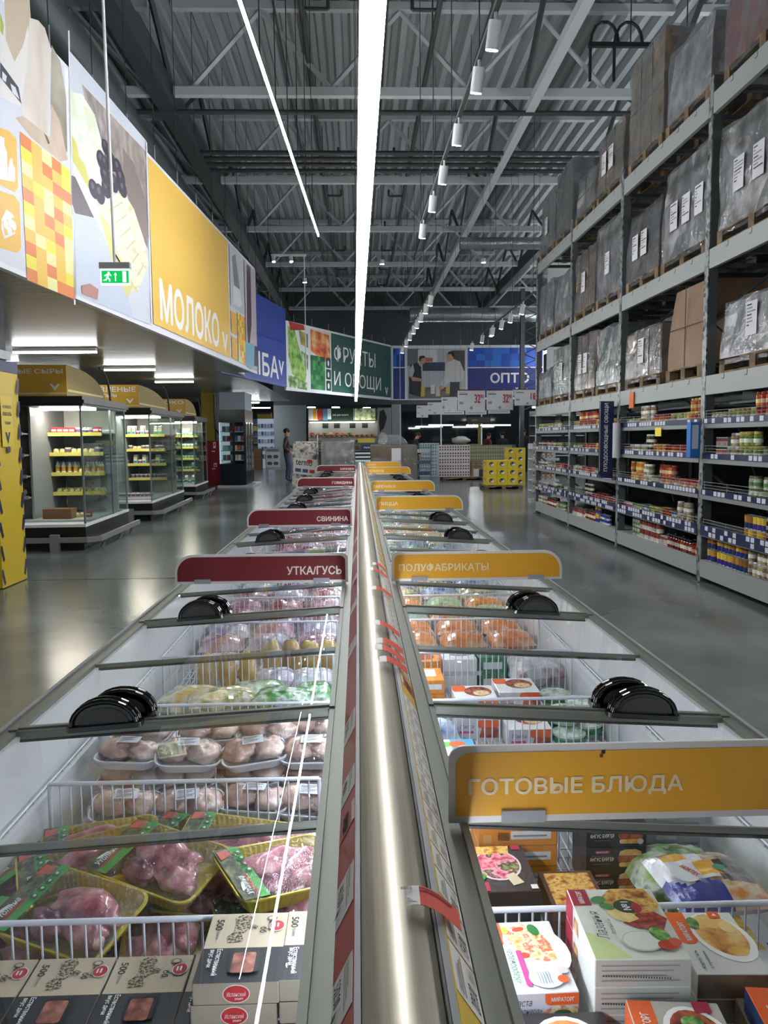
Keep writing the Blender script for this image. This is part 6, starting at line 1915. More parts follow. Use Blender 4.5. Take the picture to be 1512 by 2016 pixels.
# ------------------------------------------------------------------ stacked goods on the right, past the rack
def floor_pallet(x, y, w, d, label):
    t = thing('wooden_pallet', label, 'pallet', (x, y, 0.001))
    mb = MB()
    for q in range(3):
        mb.box(0, q * (d - 0.1) / 2, 0, w, 0.1 + q * (d - 0.1) / 2, 0.02, WOOD)
        for e in range(3): mb.box(e * (w - 0.12) / 2, q * (d - 0.1) / 2, 0.02, 0.12 + e * (w - 0.12) / 2, 0.1 + q * (d - 0.1) / 2, 0.1, WOOD)
    mb.box(0, 0, 0.1, w, d, 0.14, WOOD)
    mb.build('board', t)
    return t
YB = mat('yellow carton', '#dcbf2c', 0.45)
def ybox():
    mb = MB(); mb.bbox(-0.15, -0.15, 0, 0.15, 0.15, 0.235, YB, 0.003)
    it = [('e', CH('#22243a'), 0.15, 0.13, 0.07, 0.06), ('e', WHITE, 0.165, 0.12, 0.055, 0.042), ('e', CH('#22243a'), 0.14, 0.16, 0.03, 0.03), ('p', CH('#2a4f9a'), [(0.11, 0.1), (0.19, 0.14), (0.19, 0.155), (0.11, 0.115)])]
    mb.prints((-0.15, -0.15, 0), (1, 0, 0), (0, 0, 1), it, eps=0.0008, base=0.001)
    mb.prints((-0.15, 0.15, 0), (0, -1, 0), (0, 0, 1), it, eps=0.0008, base=0.001)
    return mb
floor_pallet(3.62, 22.6, 1.1, 1.0, 'wooden pallet under the yellow cartons')
yb = None
n_ = 0
for lv in range(3):
    for ix in range(3):
        for iy in range(2):
            loc = (3.82 + ix * 0.305, 22.8 + iy * 0.31, 0.1415 + lv * 0.236)
            lab = 'yellow carton with round black and white emblem, in the nearer low stack'
            if yb is None: yb = tag(ybox().build('yellow_carton', None, loc), lab, 'carton', 'yellow cartons in the nearer stack')
            else: dup(yb, None, loc, 0.0, lab, 'yellow cartons in the nearer stack')
for lv in range(5):
    for ix in range(2):
        loc = (4.72 + ix * 0.305, 24.6, 0.001 + lv * 0.236)
        dup(yb, None, loc, 0.0, 'yellow carton in the taller stack behind, half hidden by the low shelf', 'yellow cartons in the taller stack')
# pallet of white and red packs
floor_pallet(2.95, 27.6, 1.5, 1.1, 'wooden pallet under the white packs and tins')
def pack(name, col, w, d, h, dots, acc):
    mb = MB(); mb.bbox(-w / 2, -d / 2, 0, w / 2, d / 2, h, col, 0.004)
    it = []
    for a in range(dots):
        for b in range(2):
            it.append(('e', acc, w * (a + 0.5) / dots, h * (0.3 + 0.42 * b), w * 0.32 / dots, h * 0.14))
    mb.prints((-w / 2, -d / 2, 0), (1, 0, 0), (0, 0, 1), it, eps=0.0, base=0.001)
    return mb
def grid(name, mbf, x, y, z, nx, ny, nzz, dx, dy, dz, label, cat, grp, skip=0.0):
    first = None
    for c in range(nzz):
        for a in range(nx):
            for b in range(ny):
                loc = (x + a * dx, y + b * dy, z + c * dz)
                if first is None: first = tag(mbf.build(name, None, loc), label, cat, grp)
                else: dup(first, None, loc, 0.0, label, grp)
WPK = mat('white shrink pack', '#d4d7d9', 0.35, coat=0.3)
grid('paper_pack', pack('p', WPK, 0.36, 0.3, 0.22, 4, CH('#7d3a45')), 3.0, 27.9, 0.1415, 3, 2, 5, 0.365, 0.32, 0.2215, 'white pack with dark red round prints in the tall stack', 'pack', 'white and red packs')
grid('water_pack', pack('w', mat('pale water pack', '#b4c8cc', 0.2, coat=0.5), 0.38, 0.3, 0.26, 4, CH('#5a7d8a')), 2.62, 31.4, 0.001, 2, 2, 5, 0.385, 0.32, 0.2615, 'pale blue water pack in the stack at the left', 'pack', 'water packs')
grid('tin_pack', pack('g', mat('olive carton', '#7d8064', 0.6), 0.48, 0.35, 0.3, 5, CH('#a9ac8d')), 4.5, 32.0, 0.001, 4, 1, 4, 0.485, 0.36, 0.3015, 'olive carton of tins in the wide stack behind', 'carton', 'olive cartons')
grid('brown_carton', pack('b', mat('kraft carton', '#8a6f52', 0.6), 0.4, 0.3, 0.22, 2, CH('#a58a6a')), 3.95, 29.4, 0.001, 2, 1, 3, 0.41, 0.31, 0.2215, 'kraft brown carton behind the white packs', 'carton', 'kraft cartons')
for q in range(4):
    tag(MB().bbox(-0.09, -0.1, 0, 0.09, 0.1, 0.26, mat('white carton', '#c9cccd', 0.45) if q != 1 else CH('#3a3c40')).build('small_carton', None, (4.14 + q * 0.19, 27.8, 0.1415)) if q < 2 else MB().bbox(-0.09, -0.1, 0, 0.09, 0.1, 0.26, mat('white carton')).build('small_carton', None, (4.5 + (q - 2) * 0.2, 27.3, 0.001)), ['white carton', 'black carton', 'white carton', 'white carton'][q] + ' in the low row on the floor pallet, ' + ['left end', 'second', 'third', 'right end'][q], 'carton')
t = tag(MB().blob((0, 0, 0.13), (0.4, 0.3, 0.16), mat('white sack', '#d9dbdc', 0.5), 6, 0.25, 2).build('white_sack', None, (4.5, 34.7, 1.27)), 'plump white sack lying on top of the far goods', 'sack')
grid('big_carton', pack('d', mat('tan carton', '#9a7d5c', 0.6), 0.8, 0.4, 0.41, 1, CH('#8a6f52')), 4.1, 34.5, 0.001, 2, 1, 3, 0.81, 0.4, 0.411, 'big tan carton in the stack under the white sack', 'carton', 'big tan cartons')
# trolley behind the brown pallet
t = thing('shopping_trolley', 'wire trolley of baskets right of the big brown wrapped pallet', 'trolley', (2.0, 27.0, 0))
CHR = mat('chrome wire', '#aab2b8', 0.25, 0.8)
for lv in range(3):
    mb = MB()
    z = 0.25 + lv * 0.38
    for q in range(7): mb.cyl((0.0, q * 0.08, z), (0.5, q * 0.08, z), 0.005, CHR, 4)
    for q in range(7): mb.cyl((q * 0.5 / 6, 0, z), (q * 0.5 / 6, 0, z + 0.2), 0.005, CHR, 4)
    mb.tube([(0, 0, z + 0.2), (0.5, 0, z + 0.2), (0.5, 0.48, z + 0.2), (0, 0.48, z + 0.2), (0, 0, z + 0.2)], 0.007, CHR, 5)
    mb.box(0.05, 0.02, z + 0.005, 0.45, 0.45, z + 0.12, CH(['#3a4f7a', '#56606a', '#c9ccd0'][lv]))
    mb.build('basket', t)
mb = MB()
for x in (0, 0.5):
    for y in (0, 0.48): mb.cyl((x, y, 0.02), (x, y, 1.25), 0.012, CHR, 6)
mb.build('frame', t)
# low shelf at the far end of the rack
t = thing('goods_shelf', 'narrow white shelf unit of small goods at the far end of the rack', 'shelf', (4.05, 17.9, 0))
mb = MB(); mb.box(-0.13, 0.3, 0, 0.5, 0.34, 1.36, LGREY); mb.box(-0.13, 0.0, 0.0, 0.5, 0.3, 0.1, LGREY); mb.build('body', t)
for k in range(5):
    mb = MB(); mb.box(-0.13, -0.06, 0.28 + 0.24 * k, 0.5, 0.299, 0.3 + 0.24 * k, WHITE); mb.box(-0.13, -0.065, 0.25 + 0.24 * k, 0.5, -0.0605, 0.31 + 0.24 * k, LGREY); mb.build('shelf', t)
g_ = None
for k in range(5):
    for q in range(5):
        lab = 'small red-lidded jar on the narrow white shelf, %s row' % ['lowest', 'second', 'third', 'fourth', 'top'][k]
        loc = (4.0 + q * 0.105, 17.9 + 0.02, 0.3006 + 0.24 * k)
        if g_ is None:
            g_ = tag(MB().lathe([(0.04, 0), (0.042, 0.1), (0.03, 0.12)], mat('spice jar', '#c9c4bb', 0.2, cols=['#7d4a30', '#cfc9bd', '#3a3a30'], scale=20, coat=0.5), n=10).lathe([(0.033, 0.1205), (0.033, 0.145)], CH('#a83a3a'), n=10).build('spice_jar', None, loc), lab, 'jar', 'jars on narrow shelf, row lowest')
        else:
            dup(g_, None, loc, 0.0, lab, 'jars on narrow shelf, row ' + ['lowest', 'second', 'third', 'fourth', 'top'][k])
# far right shelves beyond
t = thing('goods_shelf', 'tall dim shelf of bottles far behind the hanging price boards', 'shelf', (6.6, 30.0, 0))
MB().box(0, 0.5, 0, 2.0, 0.55, 2.5, STEEL_D).build('body', t)
for k in range(6):
    MB().box(0, 0.0, 0.4 + 0.38 * k, 2.0, 0.499, 0.43 + 0.38 * k, LGREY).build('shelf', t)
MB().box(0, -0.05, 2.6, 2.0, 0.05, 2.66, mat('shelf tube', '#ffffff', 0.5, emit=12.0)).build('light_tube', t)
MB().cyl((1, 0.2, 2.5), (1, 0.0, 2.6), 0.015, STEEL_D, 5).build('bracket', t)
# ------------------------------------------------------------------ hanging price boards
PRD = mat('price red', '#b3262c', 0.5)
PBW = mat('price board paper', '#c9cacf', 0.5)
def pboard(x0, x1, yt, yb_, Y, price, small, label):
    a, b = aY(x0, yt, Y), aY(x1, yb_, Y)
    t = thing('price_board', label, 'price board', (a.x, Y, b.z), 0, 'hanging price boards')
    w, h = b.x - a.x, a.z - b.z
    mb = MB(); mb.box(0, 0, 0, w, 0.01, h, PBW)
    its = [('r', CH('#5a1a28'), 0, h * 0.95, w, h), ('r', INK, w * 0.06, h * 0.76, w * 0.36, h * 0.8), ('r', INKG, w * 0.06, h * 0.84, w * 0.3, h * 0.86), ('e', CH('#8a8a92'), w * 0.5, h * 0.12, h * 0.08, h * 0.08), ('r', INKG, w * 0.06, h * 0.3, w * 0.2, h * 0.42)]
    if price:
        its += [('t', PRD, price, w * 0.62, h * 0.36, w * 0.2, h * 0.4), ('t', PRD, small, w * 0.83, h * 0.58, w * 0.11, h * 0.18)]
    mb.prints((0, 0, 0), (1, 0, 0), (0, 0, 1), its, eps=0.001, base=0.001)
    mb.build('printed_panel', t)
    mb = MB()
    for u in (0.1, 0.9): mb.cyl((w * u, 0.005, h), (w * u, 0.005, 9.14 - b.z), 0.003, dsteel, 4)
    mb.build('hanger_wire', t)
pboard(901, 955, 767, 808, 18.0, '32', '90', 'middle hanging price board reading 32 90')
pboard(958, 1010, 767, 807, 18.05, '32', '90', 'hanging price board reading 32 90, right of the middle one')
pboard(1013, 1064, 766, 798, 17.9, '18', '90', 'hanging price board reading 18, next to the rack end')
pboard(869, 900, 780, 814, 21.5, None, None, 'smaller hanging price board left of the first 32 90 board')
pboard(842, 870, 791, 816, 25.0, None, None, 'second farthest hanging price board')
pboard(820, 843, 797, 822, 27.5, None, None, 'farthest and smallest hanging price board')
for q, (x0, x1, y0, y1) in enumerate(((870, 914, 809, 816), (916, 958, 808, 816), (961, 1004, 808, 814))):
    a, b = aY(x0, y0, 19.5), aY(x1, y1, 19.5)
    tt = thing('price_strip_board', 'long white strip board under the price boards, ' + ['left', 'middle', 'right'][q] + ' one', 'price board', (a.x, 19.5, b.z), 0, 'strip boards')
    mb = MB(); mb.box(0, 0, 0, b.x - a.x, 0.01, a.z - b.z, PBW); mb.prints((0, 0, 0), (1, 0, 0), (0, 0, 1), [('r', INKG, 0.05, 0.03, (b.x - a.x) * 0.9, 0.05)], base=0.001); mb.build('printed_panel', tt)
    MB().cyl((0.05, 0.005, a.z - b.z), (0.05, 0.005, 9.02 - b.z), 0.003, dsteel, 4).build('hanger_wire', tt)
t = thing('info_board', 'dark framed info board on a yellow stand before the far windows', 'board', (aY(944, 830, 36).x, 36.0, 0))
mb = MB(); mb.box(-0.5, 0, 2.15, 0.5, 0.06, 2.45, CH('#2a2c28')); mb.prints((-0.5, 0, 2.15), (1, 0, 0), (0, 0, 1), [('r', CH('#4a4c44'), 0.04, 0.04, 0.96, 0.26), ('r', CH('#8a8a74'), 0.15, 0.12, 0.4, 0.18)], base=0.002); mb.build('panel', t)
MB().box(-0.06, 0.0, 0.0, 0.06, 0.06, 2.149, CH('#8a8440')).build('post', t)
for q, (x, y, a, l) in enumerate(((830, 841, 0.1, 0.6), (868, 838, 0.1, 1.2), (962, 838, 0.14, 2.2))):  # tubes added for the white reflection lines at the far windows
    p_ = aY(x, y, 37.5)
    tt = thing('ceiling_tube_light', 'tube light added for the white reflections at the far dark windows, ' + ['left', 'middle', 'right'][q] + ' one', 'light', p_, 0.2, 'added tube lights by the far windows')
    MB().box(-l / 2, -0.03, 0, l / 2, 0.03, 0.04, LED2).build('diffuser', tt)
    MB().cyl((0, 0, 0.04), (0, 0, 9.02 - p_.z), 0.006, dsteel, 4).build('hanger_wire', tt)
# ------------------------------------------------------------------ goods in the freezers
ZB = 0.4405     # top of the basket floor
BAGF = glass('clear food film', '#fbfbfc', 0.06, 0.03, 0.75, bump=0.7, bscale=30, veil=0.03)
def Mloc(x, y, z, rz=0.0, rx=0.0, ry=0.0):
    return Matrix.Translation((x, y, z)) @ Matrix.Rotation(rz, 4, 'Z') @ Matrix.Rotation(ry, 4, 'Y') @ Matrix.Rotation(rx, 4, 'X')
def foodbox(name, w, l, h, base, top=(), front=(), left=(), sides=None):
    """printed carton; origin at the near left bottom corner"""
    mb = MB()
    mb.bbox(0, 0, 0, w, l, h, base, 0.0012)
    mb.prints((0, 0, h), (1, 0, 0), (0, 1, 0), top, eps=0.00025, base=0.0003)
    mb.prints((0, 0, 0), (1, 0, 0), (0, 0, 1), front, eps=0.00025, base=0.0003)
    mb.prints((0, l, 0), (0, -1, 0), (0, 0, 1), left, eps=0.00025, base=0.0003)
    return mb
def place(mb, name, x, y, z, rz, label, cat, group=None):
    o = mb.build(name, None, (x, y, z), rz)
    return tag(o, label, cat, group)
# --- game meat cartons -------------------------------------------------
CREAM = mat('kraft cream', '#c6b89f', 0.55)
CRSD = mat('kraft grey side', '#9c9383', 0.55)
NAVK = mat('box navy', '#1d1f26', 0.45)
ENGR = mat('engraving', '#5a5343', 0.6, cols=['#2c2820', '#7d745f', '#b9ab90'], scale=220, detail=2, sharp=True)
MEATW = mat('meat in window', '#8a4a3c', 0.3, cols=['#5d2a22', '#9a5a48', '#c08a74'], scale=40, coat=0.5)
REDO = mat('red oval', '#b3202e', 0.4)
GW, GL, GH = 0.134, 0.182, 0.036
def game_items(w):
    k = w / GW
    t = [('r', NAVK, 0, 0, w, GL * 0.47),
         ('t', INK, '500', 0.012 * k, GL * 0.9, 0.03, 0.012, -math.pi / 2), ('t', INKG, 'грамм', 0.015 * k, GL * 0.72, 0.022, 0.006, -math.pi / 2)]
    if w > 0.1:
        t += [('p', ENGR, [(0.05, 0.175), (0.066, 0.178), (0.074, 0.165), (0.07, 0.15), (0.085, 0.143), (0.083, 0.135), (0.07, 0.133), (0.06, 0.12), (0.065, 0.102), (0.04, 0.098), (0.036, 0.115), (0.046, 0.128), (0.046, 0.15), (0.043, 0.165)]),
              ('e', CH('#6d675d'), 0.107, 0.164, 0.009, 0.007), ('e', CREAM, 0.107, 0.164, 0.006, 0.0045),
              ('t', INK, 'Qегу', 0.102, 0.158, 0.03, 0.011, -math.pi / 2), ('t', INK, 'бб', 0.09, 0.138, 0.016, 0.011, -math.pi / 2),
              ('e', WHITE, 0.118, 0.141, 0.0135, 0.0155), ('e', REDO, 0.118, 0.141, 0.012, 0.014), ('r', WHITE, 0.112, 0.136, 0.115, 0.147), ('r', WHITE, 0.118, 0.136, 0.121, 0.147)]
    t += [('t', TEXTW, 'Естественный', 0.026 * k, 0.079, 0.065, 0.009, -math.pi / 2), ('t', TEXTW, 'вкус дичи', 0.013 * k, 0.077, 0.043, 0.008, -math.pi / 2)]
    if w > 0.1:
        t += [('p', BLACK, rrect(0.05, 0.02, 0.1, 0.075, 0.006)), ('p', MEATW, rrect(0.055, 0.018, 0.092, 0.068, 0.005))]
    return t
GF = [('e', WHITE, 0.068, 0.018, 0.0215, 0.0155), ('e', REDO, 0.068, 0.018, 0.02, 0.014), ('t', TEXTW, 'Испанский', 0.053, 0.014, 0.03, 0.008, 0, (0.0, 0.3)), ('t', TEXTW, 'рецепт', 0.066, 0.008, 0.013, 0.004)]
gb = foodbox('g', GW, GL, GH, CRSD, [('r', CREAM, 0.0013, 0.0013, GW - 0.0013, GL - 0.0013)] + game_items(GW), GF)
gcol = [-0.848, -0.711, -0.574, -0.437, -0.300, -0.163]
first = None
lw = ['off the picture', 'leftmost pile', 'second pile from the left', 'third pile from the left', 'beneath the taller pile', '']
for c, gx in list(enumerate(gcol[:5]))[1:]:
    for lv in range(4):
        z = ZB + lv * (GH + 0.0003)
        lab = 'topmost cream and navy game meat carton with a meat window, %s' % lw[c] if lv == 3 else 'cream and navy game meat carton lower down, %s' % lw[c]
        if first is None: first = place(gb, 'game_meat_carton', gx, 1.165, z, 0, lab, 'meat carton', 'game meat cartons, pile %d' % c)
        else: dup(first, None, (gx, 1.165, z), 0.0, lab, 'game meat cartons, pile %d' % c)
for lv in range(2):
    dup(first, None, (-0.272 + 0.004 * lv, 1.168, ZB + (4 + lv) * (GH + 0.0003)), 0.0, ['cream and navy game meat carton in the tall pile, second from top', 'cream and navy game meat carton on top of the tall pile'][lv], 'tall pile of game meat cartons')
for lv in range(4):
    dup(first, None, (-0.300, 0.975, ZB + lv * (GH + 0.0003)), 0.0, 'cream game meat carton at the bottom edge, before the tall pile', 'game meat cartons before the tall pile')
gn = foodbox('g', 0.09, GL, GH, CRSD, [('r', CREAM, 0.0013, 0.0013, 0.0887, GL - 0.0013)] + game_items(0.09), [])
f2 = None
for lv in range(6):
    lab = 'narrow cream and navy carton squeezed against the freezer edge, ' + ('topmost' if lv == 5 else 'lower one')
    if f2 is None: f2 = place(gn, 'game_meat_carton', -0.134, 1.166, ZB, 0, lab, 'meat carton', 'narrow game meat cartons')
    else: dup(f2, None, (-0.134, 1.166 + 0.001 * lv, ZB + lv * (GH + 0.0003)), 0.0, lab, 'narrow game meat cartons')
# --- poultry in gold trays -----------------------------------------------
GOLD = mat('gold tray plastic', '#e3d252', 0.22, 0.4, coat=0.4)
DUCK = mat('duck meat', '#c08a92', 0.3, cols=['#7d3a4c', '#b9747f', '#d9aeb0'], scale=26, coat=0.7, bump=0.25, bscale=40, detail=5)
DUCK2 = mat('dark duck meat', '#7d3f50', 0.3, cols=['#5a2a38', '#8f5064', '#b98a94'], scale=22, coat=0.7, bump=0.3, bscale=50)
GRB = mat('dark green sleeve', '#22352a', 0.4, cols=['#1c2a20', '#4a5238', '#8a8452'], scale=45, detail=4)
GRL = mat('bright green sleeve', '#3f9a45', 0.4)
def tray_mesh(w, l, h, m, flare=0.02, ribs=0.0022, r=0.03):
    mb = MB()
    def ring(ww, ll, z, rib):
        pts = rrect(-ww / 2, -ll / 2, ww / 2, ll / 2, r, 4)
        out = []
        # resample the outline so the walls can carry ribs
        per = []
        for i in range(len(pts)):
            a, b = Vector(pts[i]), Vector(pts[(i + 1) % len(pts)])
            d = (b - a).length
            k = max(1, int(d / 0.007))
            for q in range(k):
                per.append(a + (b - a) * q / k)
        for i, p in enumerate(per):
            s_ = 1 - (rib / 0.1 if i % 2 else 0)
            out.append((p.x * s_, p.y * s_, z))
        return out
    base = ring(w, l, h, 0)
    rings = []
    for (f, z, rib) in ((0.80, 0.003, 0), (0.84, 0.006, ribs), (0.95, h * 0.9, ribs), (0.955, h, 0), (1.0, h, 0), (1.0, h - 0.004, 0)):
        rings.append([(x * f, y * f, z) for x, y, _ in ring(w, l, z, rib)])
    n = len(rings[0])
    for a, b in zip(rings[:-1], rings[1:]):
        mb.add(a + b, [(i, (i + 1) % n, n + (i + 1) % n, n + i) for i in range(n)], m, False)
    mb.add(rings[0], [tuple(range(n))], m)
    under = [(x, y, 0.001) for x, y, z in rings[0]]
    outer = [(x * 1.03, y * 1.03, z - 0.001) for x, y, z in rings[2]]
    mb.add(under + outer, [(i, n + i, n + (i + 1) % n, (i + 1) % n) for i in range(n)], m)
    mb.add(under, [tuple(range(n - 1, -1, -1))], m)
    return mb
TW, TL, TH = 0.265, 0.185, 0.045
def film_mesh(w, l, z, dome, seed):
    mb = MB()
    nx, ny = 12, 9
    vs = []
    for j in range(ny + 1):
        for i in range(nx + 1):
            u, v = i / nx * 2 - 1, j / ny * 2 - 1
            k = max(0, (1 - u ** 4) * (1 - v ** 4))
            vs.append((u * w / 2, v * l / 2, z + dome * k + 0.006 * k * noise.noise(Vector((u * 4, v * 4, seed * 3.0)))))
    mb.add(vs, [(j * (nx + 1) + i, j * (nx + 1) + i + 1, (j + 1) * (nx + 1) + i + 1, (j + 1) * (nx + 1) + i) for j in range(ny) for i in range(nx)], BAGF, True)
    return mb
def duck_tray(seed):
    r = random.Random(seed)
    t = thing('poultry_tray', 'x', 'poultry tray')
    tray_mesh(TW, TL, TH, GOLD).build('tray', t)
    m = MB()
    m.blob((0.012 + r.uniform(-.01, .02), 0.018, 0.036), (0.082, 0.042, 0.03), DUCK, seed, 0.28, 1.6, 28, 18)
    m.blob((0.055, -0.022, 0.03), (0.052, 0.03, 0.026), DUCK, seed + 5, 0.3, 1.8, 24, 16)
    m.blob((-0.03, -0.03, 0.028), (0.04, 0.028, 0.024), DUCK2, seed + 9, 0.5, 2.6, 22, 14)
    m.cyl((0.05, 0.03, 0.04), (0.095, -0.03, 0.03), 0.017, DUCK, 10, 0.009)
    m.blob((0.097, -0.034, 0.028), (0.012, 0.013, 0.011), mat('bone end', '#e2b9ac', 0.3, coat=0.5), seed, 0.3, 2, 10, 8)
    m.build('duck_pieces', t)
    film_mesh(TW * 0.99, TL * 0.99, TH + 0.0005, 0.012 + 0.006 * r.random(), seed).build('film', t)
    mb = MB()
    x0 = -TW / 2 + 0.004
    mb.prints((x0, -TL / 2, TH + 0.004), (1, 0, 0), (0, 1, 0), [('r', GRB, 0, 0.004, 0.034, TL - 0.004), ('r', GRL, 0.034, 0.004, 0.056, TL - 0.004),
        ('r', REDO, 0.031, 0.012, 0.036, 0.085), ('t', TEXTW, 'Утолина', 0.027, 0.018, 0.06, 0.013, math.pi / 2, (0.02, 0.2)), ('p', TEXTW, [(0.008, 0.03), (0.016, 0.035), (0.02, 0.06), (0.014, 0.058), (0.01, 0.045)]),
        ('p', CH('#b85a4a'), [(0.004, 0.14), (0.03, 0.15), (0.03, 0.17), (0.004, 0.17)])] + [('e', CH('#1f5a2c'), 0.045, 0.09 + 0.021 * q, 0.008, 0.008) for q in range(4)] + [('e', CH('#bfe0c0'), 0.0465, 0.092 + 0.021 * q, 0.0035, 0.0035) for q in range(4)], eps=0.0004, base=0.0)
    mb.build('label_sleeve', t)
    return t
protoT = [duck_tray(2), duck_tray(14), duck_tray(23)]
# pixel of the tray centre, height, turn, tilts, what it looks like
TR = [((165, 1695), .545, 0.42, 0.10, -0.06, 'gold poultry tray with long pale pink piece, back left corner'),
      ((318, 1690), .560, -0.42, 0.16, 0.10, 'gold poultry tray with empty right half and bone end, in the middle'),
      ((135, 1795), .545, -0.38, 0.20, 0.08, 'gold poultry tray with round pink pieces behind the front wires'),
      ((462, 1655), .530, -0.12, 0.12, 0.10, 'gold poultry tray with smooth pink breast, back middle'),
      ((575, 1705), .555, 0.55, 0.12, 0.12, 'gold poultry tray with tall pink leg at the right wall'),
      ((440, 1752), .500, -0.22, 0.06, 0.0, 'gold poultry tray with purple-grey piece in the dark gap'),
      ((560, 1772), .500, 0.30, 0.10, -0.1, 'gold poultry tray with purple piece behind the tall carton pile'),
      ((335, 1830), .470, -1.35, 0.05, 0.0, 'gold poultry tray low behind the wires with a dark green sleeve'),
      ((20, 1845), .490, -0.3, 0.1, 0.05, 'gold poultry tray cut by the left picture edge'),
      ((20, 1735), .490, -0.5, 0.1, 0.05, 'gold poultry tray with a green sleeve, leftmost'),
      ((230, 1612), .520, 0.3, 0.1, 0.0, 'gold poultry tray rising against the second wire divider, left'),
      ((400, 1600), .510, -0.5, 0.15, 0.05, 'gold poultry tray rising against the second wire divider, middle'),
      ((570, 1640), .500, 0.1, 0.1, 0.0, 'gold poultry tray under the frame at the right wall')]
for k, (p_, z, rz, rx, ry, lab) in enumerate(TR):
    q = aZ(p_[0], p_[1], z + 0.04)
    q.x = min(max(q.x, -0.70), -0.175)
    q.y = min(max(q.y, 1.50), 1.80)
    src = protoT[k % 3]
    if k < 3:
        src.location = (q.x, q.y, z); src.rotation_euler = (rx, ry, rz); src['label'] = lab; src['group'] = 'gold poultry trays'
    else:
        dup(src, None, (q.x, q.y, z), (rx, ry, rz), lab, 'gold poultry trays')
# filler layer below
for k in range(6):
    dup(protoT[k % 3], None, (-0.68 + 0.255 * (k % 3), 1.48 + 0.27 * (k // 3) + 0.02, ZB), (0, 0, 0.1 * (k - 2) * 0.2), 'gold poultry tray in the bottom layer under the others', 'bottom layer of gold trays')
# --- chicken on white foam trays -------------------------------------------
FOAM = mat('white foam', '#f0f1f6', 0.5)
CHK = mat('chicken skin', '#cfae9f', 0.35, cols=['#bd9484', '#dcbcae', '#efdfd4'], scale=12, coat=0.6, bump=0.25, bscale=60)
def foam_tray(seed, big=True):
    t = thing('chicken_tray', 'x', 'chicken tray')
    w, l = 0.185, 0.13
    tray_mesh(w, l, 0.03, FOAM, ribs=0.0, r=0.035).build('tray', t)
    m = MB()
    m.blob((-0.04, 0.006, 0.036), (0.047, 0.042, 0.028), CHK, seed, 0.35, 2.0, 20, 14)
    m.blob((0.042, -0.002, 0.036), (0.046, 0.044, 0.028), CHK, seed + 3, 0.35, 2.0, 20, 14)
    m.blob((0.0, 0.022, 0.034), (0.04, 0.03, 0.024), CHK, seed + 7, 0.3, 2.0, 16, 12)
    m.build('chicken_pieces', t)
    film_mesh(w, l, 0.0305, 0.036, seed).build('film', t)
    mb = MB()
    mb.prints((-0.03, -0.025, 0.0705), (1, 0, 0), (0, 1, 0.0), [('r', mat('white sticker', '#d9dde8', 0.4), 0, 0, 0.06, 0.042)] + [('r', INK if q < 2 else INKG, 0.004, 0.034 - 0.006 * q, 0.05 - 0.008 * (q % 3), 0.0365 - 0.006 * q) for q in range(4)] + [('r', INK, 0.006 + 0.0028 * q, 0.003, 0.0072 + 0.0028 * q, 0.011) for q in range(14)], eps=0.0003, base=0.0)
    mb.build('sticker', t)
    return t
pF = [foam_tray(31), foam_tray(42), foam_tray(57)]
cnt = 0
wcol = ['left end', 'second', 'middle', 'right end']
for lay in range(3):
    for row in range(3):
        for c in range(4):
            if lay == 2 and row == 0: continue
            x = -0.66 + 0.19 * c + rnd.uniform(-.012, .012) - (0.03 if row % 2 else 0)
            if lay and c == 0 and row < 2: x += 0.03
            x = min(x, -0.14)
            y = 2.04 + 0.172 * row + rnd.uniform(-.01, .01)
            z = ZB + 0.001 + 0.07 * lay
            lab = 'white foam tray of pale chicken pieces, %s, %s row, %s layer' % (wcol[c], ['front', 'middle', 'back'][row], ['bottom', 'middle', 'top'][lay])
            rot = (0.12 + rnd.uniform(-.12, .12) if lay else 0, rnd.uniform(-.1, .1) if lay else 0, rnd.uniform(-.25, .25))
            if cnt < 3:
                o = pF[cnt]; o.location = (x, y, z); o.rotation_euler = rot; o['label'] = lab; o['group'] = 'foam chicken trays'
            else:
                dup(pF[cnt % 3], None, (x, y, z), rot, lab, 'foam chicken trays')
            cnt += 1
# --- soft frozen bags --------------------------------------------------------
def bag_mesh(w, l, h, m, seed, prints=None, amp=0.008, n=14):
    """pillow bag with crimped ends; prints = f(u, v) -> material or None"""
    mb = MB()
    def pt(u, v, s_):
        k = max(0.0, (1 - abs(u) ** 3.2)) ** 0.5 * max(0.0, (1 - abs(v) ** 3.2)) ** 0.5
        nz_ = noise.noise(Vector((u * 3.1 + seed, v * 3.1, s_ * 7 + seed * 2)))
        return (u * w / 2, v * l / 2, max(0.0008, h / 2 + s_ * (h / 2) * k + amp * nz_ * k))
    for s_ in (1, -1):
        for j in range(n):
            for i in range(n):
                us = [-1 + 2 * (i + a) / n for a in (0, 1)]; vs_ = [-1 + 2 * (j + a) / n for a in (0, 1)]
                q = [pt(us[0], vs_[0], s_), pt(us[1], vs_[0], s_), pt(us[1], vs_[1], s_), pt(us[0], vs_[1], s_)]
                mm = m
                if prints:
                    mm = prints((us[0] + us[1]) / 2, (vs_[0] + vs_[1]) / 2, s_) or m
                mb.add(q, [(0, 1, 2, 3) if s_ > 0 else (3, 2, 1, 0)], mm, True)
    return mb
def bmat(n, cols, sc=9): return mat('bag ' + n, '#999999', 0.22, cols=cols, scale=sc, coat=0.8, bump=0.45, bscale=22)
B_WHITE = bmat('white film', ['#b9bcc9', '#d6d8e2', '#c2a8a4'])
B_GREEN = bmat('green leaf', ['#2f6b3a', '#5a9a5a', '#d2dcd6', '#3f7f48'], 14)
B_YEL = bmat('yellow print', ['#d9b93a', '#e6e0c9', '#7a8a3a', '#d9d9df'], 11)
B_PINK = bmat('pink meat', ['#8f6472', '#b58c9a', '#d8cad2'], 12)
